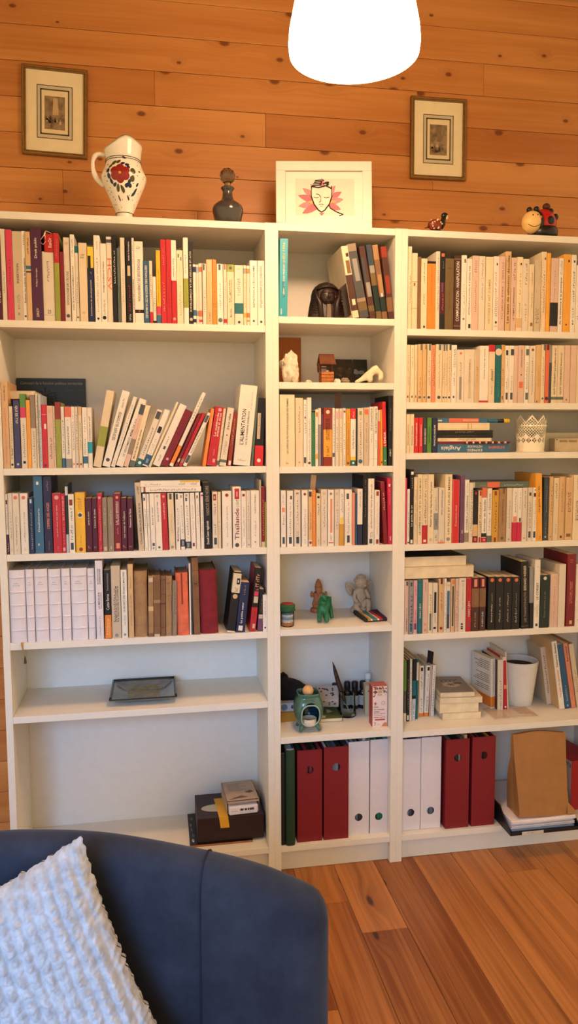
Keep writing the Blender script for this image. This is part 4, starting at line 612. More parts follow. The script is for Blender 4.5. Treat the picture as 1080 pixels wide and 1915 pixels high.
R3 dictionary 47.88 0.79 1.22 10.92 0.000 10.0 slate|thin slate dictionary, fifth from the left end of the third shelf of the right bookcase|t U .25 .7 white .45 ENGLISH-FRENCH
R3 dictionary 49.12 0.35 1.38 11.01 0.000 10.0 leaf|leaf green dictionary, sixth from the left end of the third shelf of the right bookcase|t U .3 .75 darkgreen .4 FRANÇAIS-ITALIEN
R3 dictionary 50.76 0.60 1.67 10.92 0.000 10.0 navy|navy dictionary, seventh from the left end of the third shelf of the right bookcase|t U .2 .8 white .4 FRANÇAIS-ANGLAIS
R4 trade_paperback 42.11 0.60 0.65 21.06 0.000 13.3 rose|thin rose paperback, second to the left of the black spine with white letters
R4 paperback 42.95 0.92 0.86 17.52 0.000 11.0 white|thin white paperback, just left of the black spine with white letters|t U .15 .6 darkgrey .3 ~12|o .03 black .3
R4 trade_paperback 43.91 0.96 1.18 23.74 0.000 14.0 black|black spine with white letters, fourth shelf of the right bookcase|t U .24 .52 white .6 Le guide du tri|t U .75 .9 beige .25 ~5|s .93 .97 .2 .9 white|s .01 .06 .2 .8 white
R4 trade_paperback 45.10 0.56 1.09 21.31 0.000 13.4 cream|thin cream paperback, just right of the black spine with white letters|t U .3 .9 tan .3 ~18|t U .03 .08 brown .3 ~3
R4 trade_paperback 46.39 0.93 1.54 22.12 0.000 15.0 ivory|ivory paperback with taupe title, second to the right of the black spine with white letters|t U .13 .95 taupe .35 LE LIVRE DE LA VIE ET DE LA MORT
R4 trade_paperback 47.96 0.85 1.75 22.10 0.000 13.9 cream|cream paperback, third to the right of the black spine with white letters|b 0 .27 red|s .025 .06 .25 .75 white|t U .3 .95 taupe .35 ~19
R4 trade_paperback 49.72 0.48 1.88 22.10 0.000 13.9 ivory|ivory paperback, fourth to the right of the black spine with white letters|t U .25 .9 darkgrey .4 Passer le cap, l'après-bac Cyrulnik|o .06 beige .3
R4 paperback 51.71 0.62 1.58 17.75 -0.015 11.2 offwhite|off-white paperback, third to the left of the wide bright red spine|s .25 .55 .05 .95 grey|t U .32 .45 darkgrey .35 ~6|t U .06 .17 darkgrey .4 ~4|t U .6 .85 grey .4 ~8/~7
R4 paperback 53.27 0.39 1.94 17.83 0.000 11.2 offwhite|off-white paperback, second to the left of the wide bright red spine|t U .52 .97 darkgrey .25 Rêver, construire son avenir|b .0 .03 salmon|o .05 beige .25
R4 trade_paperback 55.46 0.87 2.41 22.01 0.000 15.0 ivory|ivory paperback with a round grey emblem, just left of the wide bright red spine|t U .13 .97 taupe .3 LES FILLES ET LEURS MÈRES|o .06 grey .25
R4 trade_paperback 57.94 0.76 2.35 20.29 0.000 14.0 brightred|wide bright red spine, fourth shelf of the right bookcase|t U .27 .6 pink .3 Dessine-moi|s 0 1 .0 .08 cream|s 0 1 .92 1 cream
R4 trade_paperback 60.66 0.92 1.45 21.58 0.000 14.0 purple|purple paperback, just right of the wide bright red spine|t U .3 .9 plum .25 ~18|s .14 .19 .4 .6 beige
R4 trade_paperback 62.15 0.85 1.43 20.23 0.000 12.7 white|white paperback with a taupe foot, second to the right of the wide bright red spine|t U .2 .75 black .45 S'OUVRIR À LA CONFIANCE|b .01 .16 taupe|t U .8 .95 grey .25 ~8
R4 paperback 63.63 0.77 1.28 19.28 0.000 12.1 offwhite|thin off-white paperback, third to the right of the wide bright red spine|t U .1 .9 beige .6 ~19
R4 paperback 65.01 0.81 1.64 16.63 0.000 10.5 black|black paperback with a tan foot, fourth to the right of the wide bright red spine|b .12 .35 tan|s .03 .09 .3 .7 salmon|t U .4 .85 darkbrown .25 ~11|s .93 .98 .3 .7 red|b .0 .1 darkred
R4 paperback 66.73 0.69 1.16 16.75 0.000 10.6 cream|thin cream paperback, third to the left of the mustard spine|s .9 .99 .3 .8 red|s .0 .1 .2 .7 red|t U .2 .8 brown .4 ~12
R4 paperback 67.90 0.37 1.53 17.62 0.000 11.1 white|white paperback with a salmon top, second to the left of the mustard spine|b .82 1 salmon|b .0 .09 red|s .03 .06 .3 .7 pink|b .1 .17 black|t U .2 .78 darkgrey .35 Secrets de famille
R4 paperback 69.64 0.71 1.72 17.43 0.000 11.0 white|white paperback with a grey-green foot, just left of the mustard spine|b .0 .12 greygreen|t U .6 .92 darkgrey .4 ~9/~8|t U .22 .45 darkgrey .25 ~7|o .53 black .1
R4 paperback 71.36 0.30 2.07 16.85 0.000 10.6 mustard|mustard spine, fourth shelf of the right bookcase|s .9 .98 .3 .65 rust|s .0 .09 .3 .65 rust|t U .2 .8 darkbrown .3 ~10
R4 paperback 73.57 0.40 2.49 17.39 0.000 11.0 kraft|kraft brown paperback with a round olive brown emblem, just right of the mustard spine|s .9 1 .5 .75 olivebrown|t U .35 .8 brown .2 Une seule femme|o .07 olivebrown .2
R4 paperback 76.40 0.84 1.98 17.46 0.000 11.0 offwhite|off-white paperback, just left of the first of two white spines with crimson feet|t U .25 .8 grey .2 ~14|o .04 grey .15
R4 paperback 78.39 0.33 1.54 17.47 0.000 11.0 white|first of two white spines with crimson feet, fourth shelf of the right bookcase|b 0 .36 crimson|s .37 .47 .1 .9 coral|t U .55 .95 darkgrey .3 ~14
R4 paperback 80.00 0.36 1.49 17.44 0.000 11.0 white|white paperback, just right of the first of two white spines with crimson feet|b 0 .36 crimson|s .37 .44 .4 .8 darkgrey|t U .6 .95 grey .25 ~9
R4 paperback 81.62 0.37 1.74 17.47 0.000 11.0 offwhite|off-white paperback, second to the right of the first of two white spines with crimson feet|t U .63 .95 darkgrey .28 ~10|o .06 grey .15
R4 paperback 83.74 0.92 1.69 17.41 0.000 11.0 offwhite|off-white paperback, second to the left of the tall amber spine|s .06 .18 .3 .75 darkgrey|s .85 .91 .3 .7 darkgrey|t U .25 .75 grey .4 ~12/~8
R4 paperback 85.43 0.43 1.30 17.42 0.000 11.0 white|thin white paperback, just left of the tall amber spine|s .06 .18 .2 .75 slate|s .83 .9 .1 .8 maroon|t U .25 .78 grey .25 ~13|s .94 .97 .3 .7 grey
R4 trade_paperback 86.77 0.32 2.13 21.98 -0.032 15.0 amber|tall amber spine, fourth shelf of the right bookcase|t U .43 .82 brown .4 Le guide des 3D|s 0 1 .2 .22 mustard|t U .03 .08 brown .3 ~2
R4 trade_paperback 89.36 0.89 1.80 20.75 0.000 13.1 slate|slate paperback, just right of the tall amber spine|t U .45 .9 paleblue .12 ~14|t U .1 .33 paleblue .12 ~6|s .04 .07 .35 .6 paleblue
R4 trade_paperback 91.17 0.38 1.16 20.90 0.000 13.2 tan|thin tan paperback, second to the right of the tall amber spine|t U .4 .9 brown .3 ~9|s .05 .07 .4 .6 darkbrown
R4 trade_paperback 92.67 0.89 1.96 20.42 0.000 12.9 cream|cream paperback, third to the right of the tall amber spine|t U .68 .93 brown .3 ~8|t U .1 .27 brown .25 ~6
R4 trade_paperback 94.66 0.77 2.12 20.84 0.000 14.0 tan|tan paperback, fourth to the right of the tall amber spine|t U .45 .93 brown .2 ~14|s .03 .07 .3 .6 darkbrown|s 0 1 .8 .84 kraft
R4 trade_paperback 97.05 0.89 2.61 20.57 0.000 14.0 tan|tan paperback, fifth to the right of the tall amber spine|t U .45 .78 darkbrown .4 ~8/~7|s .05 .1 .2 .8 brown
R4 trade_paperback 99.83 0.97 2.69 21.35 0.000 15.0 ivory|ivory paperback with taupe title, sixth to the right of the tall amber spine|t U .3 .6 taupe .4 Freud et après/Freud|t U .78 .96 grey .2 ~7
R4 trade_paperback 102.53 0.71 2.14 21.04 0.000 13.3 cream|cream paperback, seventh to the right of the tall amber spine
R5 paperback 42.33 0.86 1.43 17.34 0.000 10.9 pinkish|pinkish paperback, first from the left end of the fifth shelf of the right bookcase|s .91 .99 .4 .8 darkgrey|t U .05 .3 black .35 Cette fenêtre|t U .32 .5 darkgrey .2 ~7
R5 paperback 43.78 0.33 1.33 17.39 0.000 11.0 grey|grey paperback, second to the left of the teal spine with white capitals|t U .1 .8 darkgrey .5 ~9|s .05 .2 .2 .8 steelblue|s .9 .97 .3 .7 slate
R5 paperback 45.37 0.84 1.29 17.38 0.000 10.9 pink|thin pink paperback with rose title, just left of the teal spine with white capitals|t U .22 .45 rose .5 Marc Lévy|s .08 .2 .2 .8 purple|t U .72 .9 darkred .3 ~8
R5 paperback 46.69 0.66 1.59 17.51 0.000 11.0 teal|teal spine with white capitals, fifth shelf of the right bookcase|t U .29 .57 white .42 MARC LÉVY|t U .05 .2 turquoise .3 ~6|t U .7 .95 turquoise .4 ~6/~6
R5 paperback 48.42 0.80 1.80 17.57 0.000 11.1 pinkish|pinkish paperback with a round coral emblem, just right of the teal spine with white capitals|o .06 coral .25|s .14 .19 .3 .6 coral|t U .78 .95 grey .25 ~8
R5 paperback 50.23 0.37 1.31 16.43 0.000 10.3 ivory|ivory paperback, just left of the spine with a black capsule|s .06 .4 .3 .75 greygreen|t U .42 .8 tan .4 ~8
R5 paperback 51.80 0.82 1.72 16.28 0.000 10.3 offwhite|spine with a black capsule, fifth shelf of the right bookcase|s .4 .82 .28 .72 black|t U .2 .38 tan .3 ~6|s .08 .12 .2 .7 black
R5 paperback 53.93 0.95 1.73 17.64 0.000 11.1 tan|tan paperback with a round rust emblem, just right of the spine with a black capsule|s .9 1 .3 .7 darkbrown|o .08 rust .28|t U .42 .75 brown .3 ~12
R5 paperback 55.67 0.34 0.61 17.68 0.000 11.1 white|thin white paperback, second to the right of the spine with a black capsule|t U .05 .95 grey .25 ~12
R5 paperback 56.41 0.53 1.31 16.46 0.000 10.4 offwhite|off-white paperback, third to the right of the spine with a black capsule|s .08 .83 .1 .75 steelblue|s .08 .36 .1 .75 slate|o .94 tan .25
R5 paperback 57.99 0.69 1.22 17.54 0.000 11.0 tan|thin tan paperback, third to the left of the red spine with a handwritten name|s .11 .86 .3 .7 slate|s .9 .98 .3 .8 salmon
R5 paperback 59.47 0.88 1.13 17.45 0.000 11.0 pinkish|thin pinkish paperback, second to the left of the red spine with a handwritten name|t U .1 .8 tan .3 ~12|s .88 .98 .3 .8 beige
R5 paperback 60.61 0.47 2.36 17.58 0.000 12.0 offwhite|off-white paperback, just left of the red spine with a handwritten name|s .13 .16 .3 .6 black|s .09 .11 .3 .6 black|s .05 .08 .3 .6 black|t U .43 .92 taupe .16 ~17|s .94 .96 .3 .7 taupe
R5 paperback 63.07 0.43 1.72 17.55 0.000 11.1 red|red spine with a handwritten name, fifth shelf of the right bookcase|t U .28 .58 white .5 MARC LÉVY|t U .1 .25 rose .35 ~5|s .09 .2 .4 .7 purple
R5 paperback 64.93 0.47 2.55 17.63 0.000 12.0 darkbrown|dark brown paperback, just right of the red spine with a handwritten name|b .8 1 maroon|b .45 .8 brown|s .83 .97 .3 .7 coral|t U .08 .36 taupe .2 PLUIE|t U .5 .72 kraft .2 ~7
R5 paperback 67.75 0.73 2.16 17.57 0.000 12.0 darkbrown|dark brown paperback, second to the right of the red spine with a handwritten name|b .8 1 maroon|b .45 .8 brown|s .83 .97 .3 .7 coral|t U .08 .36 paleblue .25 NEIGE
R5 paperback 70.73 0.83 2.55 17.65 0.000 12.0 black|black paperback, third to the right of the red spine with a handwritten name|o .94 salmon .25|t U .15 .5 beige .2 Bernard Weller|t U .52 .7 beige .15 ~10
R5 paperback 73.29 0.58 2.71 17.61 0.000 12.0 black|black paperback, third to the left of the tall black spine with two-tone capitals|o .94 salmon .22|t U .15 .4 beige .2 ~9|t U .45 .62 beige .15 ~7
R5 paperback 76.04 0.56 2.81 17.52 0.000 12.0 black|black paperback, second to the left of the tall black spine with two-tone capitals|o .94 salmon .22|t U .15 .4 beige .18 ~10|t U .43 .7 beige .15 ~10
R5 paperback 78.93 0.58 2.79 17.41 0.000 12.0 black|black paperback, just left of the tall black spine with two-tone capitals|o .94 salmon .22|t U .13 .4 white .2 ~11|t U .43 .7 grey .2 ~10
R5 trade_paperback 82.46 0.55 2.68 22.39 -0.034 15.0 black|tall black spine with two-tone capitals, fifth shelf of the right bookcase|t U .57 .94 beige .35 BERNARD WERBER|t U .1 .55 taupe .3 LES THANATONAUTES|b .035 .04 taupe
R5 trade_paperback 85.32 0.59 1.36 20.29 -0.020 12.8 black|black paperback with a grey middle, just right of the tall black spine with two-tone capitals|b .42 1 grey
R5 trade_paperback 86.68 0.36 1.90 22.78 0.000 14.3 white|white tall paperback, just left of the dark green spine with a white disc|t U .42 .67 black .42 LE CORSET|t U .17 .36 beige .45 ~7/~8|s .03 .07 .3 .7 darkgrey|o .9 beige .1
R5 paperback 88.83 0.65 3.28 17.62 0.000 12.0 darkgreen|dark green spine with a white disc, fifth shelf of the right bookcase|o .94 offwhite .18|t U .2 .7 taupe .15 ~17
R5 paperback 92.60 0.98 2.88 17.91 0.000 12.0 pinkish|pinkish paperback, just right of the dark green spine with a white disc|t U .15 .8 coral .15 ~18|o .94 tan .12
R5 trade_paperback 95.49 0.59 2.34 20.99 0.000 14.0 offwhite|off-white paperback, just left of the tall dark red spine
R5 trade_paperback 98.41 0.82 3.09 24.30 0.000 16.0 darkred|tall dark red spine, fifth shelf of the right bookcase|t U .32 .62 coral .4 L'étrange voyage/de monsieur Daldry|t H .88 .93 coral .4 ~4/~4|s .03 .08 .4 .7 tan
R5 trade_paperback 101.52 0.41 2.40 20.84 0.000 13.1 white|white paperback with dark grey title, just right of the tall dark red spine|t U .1 .7 darkgrey .35 La mélodie du bonheur
R6 trade_paperback 45.01 8.43 0.90 21.13 0.000 17.1 darkgrey|thin dark grey paperback, first from left on the sixth shelf of the right bookcase|b .5 1 leaf|b 0 .14 offwhite|t U .2 .45 kraft .3 ~8
R6 trade_paperback 46.11 8.63 0.94 21.15 0.000 16.9 black|thin black paperback, second to the left of the black and teal spine|t U .2 .7 taupe .35 ~12|s .02 .1 .2 .8 offwhite
R6 trade_paperback 47.21 8.85 0.81 21.33 0.000 16.6 offwhite|thin off-white paperback, just left of the black and teal spine|t U .1 .9 grey .35 ~18
R6 trade_paperback 49.46 9.45 1.16 21.00 0.013 16.1 black|black and teal spine, sixth shelf of the right bookcase|b .4 .65 teal|b .0 .35 paleblue|t U .05 .3 slate .4 ~7
R6 trade_paperback 50.49 10.06 0.69 20.68 0.013 15.4 teal|thin teal paperback with an off-white top, just right of the black and teal spine|b .65 .95 offwhite
R6 paperback 51.62 11.84 0.45 18.23 0.015 13.7 tan|thin tan paperback, second to the right of the black and teal spine
R6 paperback 51.71 12.00 1.53 17.71 0.000 13.5 white|white paperback with an orange foot, third to the right of the black and teal spine|b 0 .07 orange|t U .55 .97 darkgrey .35 ~12|s .9 .97 .3 .8 black|t U .1 .4 kraft .4 ~6
R6 paperback 55.00 12.10 1.53 17.71 0.037 13.4 white|white paperback, third to the left of the white book with an orange wraparound band|b 0 .07 orange|s .9 .97 .3 .8 black|t U .5 .85 darkgrey .3 ~10|t U .1 .4 darkgrey .4 ~8
R6 paperback 55.77 11.85 0.45 18.00 0.014 13.7 pinkish|thin pinkish paperback, second to the left of the white book with an orange wraparound band
R6 paperback 57.02 11.86 1.15 17.81 0.025 13.6 white|thin white paperback, just left of the white book with an orange wraparound band|t U .1 .9 taupe .35 ~16
R6 paperback 78.69 14.10 1.86 18.13 -0.014 11.4 white|white book with an orange wraparound band, sixth shelf of the right bookcase|b .0 .04 white|b .045 .25 orange|t U .35 .9 grey .25 ~16|wrap orange|rz 0.2
R6 paperback 80.38 12.41 2.08 18.16 -0.015 13.1 offwhite|off-white paperback, just right of the white book with an orange wraparound band|t U .1 .6 grey .3 ~11|cover darkbrown
R6 paperback 82.81 12.65 1.39 19.12 -0.044 12.8 red|red paperback, second to the right of the white book with an orange wraparound band|s .4 .47 .2 .9 coral|o .06 white .25|b .93 1 offwhite
R6 trade_paperback 84.26 12.68 0.45 20.93 -0.067 12.8 offwhite|thin off-white paperback, third to the right of the white book with an orange wraparound band
R6 trade_paperback 100.53 15.09 1.78 21.20 -0.152 10.4 offwhite|off-white paperback, second to the left of the leaning blue spine|t U .2 .92 brown .35 ~20|cover beige
R6 trade_paperback 102.32 9.72 1.94 24.69 -0.158 15.8 white|white tall paperback with salmon title, just left of the leaning blue spine|t U .18 .58 salmon .5 Les pays se racontent|t U .62 .97 darkgrey .35 Catherine Abelaire|cover tan
R6 trade_paperback 104.57 10.02 2.14 23.21 -0.164 15.5 blue|leaning blue spine, sixth shelf of the right bookcase|t U .12 .38 paleblue .25 ~14|s .03 .06 .4 .6 paleblue
R6 trade_paperback 107.18 10.43 1.72 23.57 -0.172 15.1 coral|coral tall paperback with dark brown title, just right of the leaning blue spine|t U .72 .95 darkbrown .4 Karl Conrad|t U .1 .5 salmon .3 ~9
R6 trade_paperback 109.50 10.73 1.81 23.19 -0.174 14.8 cream|cream tall paperback, second to the right of the leaning blue spine|t U .2 .6 tan .3 ~10
"""
# ------------------------------------------------------------------ camera
cam = bpy.data.cameras.new('camera'); co = bpy.data.objects.new('camera', cam); COLL.objects.link(co)
CX, CY, CZ, YAW, PIT, ROL, FPX = -34.82, -228.94, 138.38, 0.171817, -0.094848, -0.003884, 1424.96
fw = Vector((math.sin(YAW) * math.cos(PIT), math.cos(YAW) * math.cos(PIT), math.sin(PIT)))
rt = Vector((math.cos(YAW), -math.sin(YAW), 0)); up = rt.cross(fw)
r2 = rt * math.cos(ROL) + up * math.sin(ROL); u2 = -rt * math.sin(ROL) + up * math.cos(ROL)
co.matrix_world = Matrix(((r2.x, u2.x, -fw.x, CX * S), (r2.y, u2.y, -fw.y, CY * S), (r2.z, u2.z, -fw.z, CZ * S), (0, 0, 0, 1)))
cam.sensor_fit = 'VERTICAL'; cam.sensor_height = 36.0; cam.lens = 36.0 * FPX / 1915.0
cam.clip_start = 0.02; cam.clip_end = 50
scene.camera = co
scene.view_settings.view_transform = 'Standard'; scene.view_settings.look = 'None'
scene.view_settings.gamma = 1.0; scene.view_settings.use_curve_mapping = False
scene.view_settings.exposure = EXPOSURE

# ------------------------------------------------------------------ setting
pine = wood_mat('pine_wall_boards', 'x', 'a8652e', 'c98a4c', '6a3416', kscale=(5.6, 9.4), krad=0.1, kprob=0.55, grain=60)
floorwood = wood_mat('pine_floor_boards', 'y', '7c4521', 'b87a43', '3c200e', kscale=(2.4, 7.4), krad=0.07, kprob=0.4, grain=75, rough=0.38, contrast=0.9, tone=0.4)
rnd = random.Random(11)
w = MB(); k = 0; z = 0.4 - 10.6
pitch = 10.6
joints = {24: (-33.0,), 23: (2.5,), 21: (-62,), 20: (-20,), 22: (60,)}
while z < 288:
    z1 = z + pitch
    js = sorted(joints.get(k, (rnd.uniform(-120, 150),)))
    xs = [-190] + list(js) + [175]
    for a, b in zip(xs, xs[1:]):
        w.box(a + 0.03, b - 0.03, 28 + rnd.uniform(0, 0.12), 30, max(z, 0) + 0.07, z1 - 0.07, bev=0.1) if z1 > 1 else None
    k += 1; z = z1
structure(w.build('wall_back', pine, fix=False))
w = MB(); w.box(-190, 175, 30.02, 34, 0, 288)
structure(w.build('trim_1', mat('3a2412', 0.9, name='batten_behind_boards')))
f = MB(); x = 6.2 - 13.4 * 14; i = 0
while x < 175:
    js = {14: (-18,), 15: (-33,), 13: (-60,), 19: (-12,), 17: (-160,)}.get(i, (rnd.uniform(-420, -150),))
    ys = [-420] + sorted(js) + [29.9]
    for a, b in zip(ys, ys[1:]): f.box(x + 0.05, x + 13.35, a + 0.04, b - 0.04, -2, rnd.uniform(-0.05, 0), bev=0.08)
    x += 13.4; i += 1
structure(f.build('floor', floorwood, fix=False))

# ------------------------------------------------------------------ bookcases
shelfwhite = mat('e2dccf', 0.5, 0.02, 30, name='white_laminate', spec=0.3)
backwhite = mat('e6e2da', 0.6, 0.02, 30, name='white_back_board', spec=0.2)
SZ = dict(L1=172.2, L2=130.4, L3=105.5, L4=79.2, L5=57.0, L6=9.2, M1=175.0, M2=155.6, M3=130.1, M4=105.3, M5=79.5, M6=44.9, M7=9.1,
          R1=172.2, R2=149.7, R3=134.0, R4=105.1, R5=76.0, R6=44.0, R7=9.0)
def bookcase(pref, x0, x1, label, peg=True):
    t = thing('bookcase', label, 'bookcase', (x0, 0, 0), group='white bookcases along the wall')
    w_ = x1 - x0
    for a in (0, w_ - 2): MB().box(a, a + 2, 0, 27, 0, 202, bev=0.08).build('side_panel', shelfwhite, t)
    MB().box(2.02, w_ - 2.02, 0.1, 26.4, 199.9, 201.9, bev=0.08).build('top_panel', shelfwhite, t)
    MB().box(2.02, w_ - 2.02, 26.45, 27, 7.2, 201.5).build('back_panel', backwhite, t)
    MB().box(2.02, w_ - 2.02, 2.3, 4.0, 0.05, SZ[pref + ('7' if pref != 'L' else '6')] - 2.0).build('plinth', shelfwhite, t)
    for k, z in SZ.items():
        if k[0] != pref: continue
        MB().box(2.02, w_ - 2.02, 0.0, 26.4, z - 2.0, z, bev=0.08).build('shelf', shelfwhite, t)
    return t
bookcase('L', -80, 0, 'wide white bookcase behind the blue armchair, on the left')
bookcase('M', 0, 40, 'narrow white bookcase between the two wide ones')
bookcase('R', 40, 120, 'wide white bookcase cut off by the right picture edge')

# ------------------------------------------------------------------ books
COL = {'white': 'e2dacd', 'offwhite': 'd6cab8', 'cream': 'd8c6a6', 'ivory': 'dfceac', 'beige': 'c4b298', 'pinkish': 'd2b3a2', 'tan': 'cfab7c', 'kraft': 'a07c54', 'brown': '7d5a3c', 'darkbrown': '4c2d24', 'red': 'b5262f', 'brightred': 'c8282f', 'crimson': 'bf2348', 'darkred': '7a1a26', 'maroon': '4f1528', 'plum': '4b2140', 'purple': '6c4666', 'violet': '403b60', 'navy': '222a4c', 'indigo': '29213f', 'blue': '2c587c', 'steelblue': '3a6785', 'skyblue': '8fb0c4', 'paleblue': 'b9c0c8', 'teal': '1c6468', 'turquoise': '2b98aa', 'green': '3c7a50', 'darkgreen': '1c2c28', 'olive': '93983c', 'leaf': '5c8a34', 'mustard': 'c99636', 'yellow': 'e0ad28', 'lemon': 'e6c540', 'orange': 'e38432', 'amber': 'e3a13c', 'salmon': 'd66a4a', 'coral': 'd98a6a', 'pink': 'd9a0a4', 'rose': 'c93c58', 'grey': '8d8a86', 'darkgrey': '4a4a4c', 'slate': '38434e', 'greygreen': '5c685f', 'black': '1d1a1c', 'taupe': '8d7c69', 'olivebrown': '6b5737', 'rust': '8c3322', 'lilac': 'dcd5da'}
PAPER = mat('d9c9a8', 0.8, 0.12, 25, name='page_edges'); OLDPAPER = mat('a88c62', 0.85, 0.15, 25, name='old_page_edges')
INK = dict(grey='5c5650', taupe='66523f', beige='a08a68', tan='94703f', darkgrey='2a2828', brown='5a3a22', coral='c06a48')
INKLIGHT = dict(grey='8d8a86', taupe='9a8872', beige='d6c6ae', tan='cfab7c', brown='7d5a3c', coral='d98a6a', darkgrey='4a4a4c')
DARKCOVERS = set('red brightred crimson darkred maroon plum purple violet navy indigo blue steelblue teal green darkgreen darkgrey slate black rust darkbrown brown olivebrown greygreen taupe'.split())
def cmat(c, kind='cover'):
    if kind == 'old': return mat(COL[c], 0.8, 0.16, 45, bump=0.15, bscale=150, name='worn_' + c)
    if kind == 'inklight': return mat(INKLIGHT.get(c, COL[c]), 0.5, 0.03, 30, name='light_ink_' + c)
    if kind == 'ink': return mat(INK.get(c, COL[c]), 0.5, 0.03, 30, name='ink_' + c)
    return mat(COL[c], 0.42, 0.05, 25, name='cover_' + c, spec=0.35)
NICE = dict(L='left', M='middle', R='right')
SHN = dict(L1='top', L2='second', L3='third', L4='fourth', M1='top', M3='third', M4='fourth', R1='top', R2='second', R3='third', R4='fourth', R5='fifth', R6='sixth')

def page_block(w, h, d, hard=False, front=0.14):
    m = MB(); i = 0.35 if hard else 0.03
    m.box(0.12 if not hard else 0.22, w - (0.12 if not hard else 0.22), front, d - (0.3 if hard else 0.08), i, h - i)
    return m
def cover_shell(w, h, d, th=0.06, rounded=0.0):
    """Spine plus two boards, one U-shaped profile extruded upwards; spine faces -y."""
    c = min(0.12, w * 0.18)
    if rounded:
        outer = [(0, d)]
        n = 8
        for i in range(n + 1):
            a = PI * i / n
            outer.append((w / 2 - math.cos(a) * w / 2, rounded - math.sin(a) * rounded))
        outer.append((w, d))
    else: outer = [(0, d), (0, c), (c, 0), (w - c, 0), (w, c), (w, d)]
    t2 = min(th, w * 0.2)
    inner = [(w - t2, d), (w - t2, c + t2 + rounded), (t2, c + t2 + rounded), (t2, d)]
    m = MB(); m.prism(outer + inner, 0, h, 'xy')
    return m
def frac_box(m, w, h, z0, z1, w0, w1, mi=0, y=-0.012):
    m.box(w * w0, w * w1, y, 0.03, h * z0, h * z1, mi)

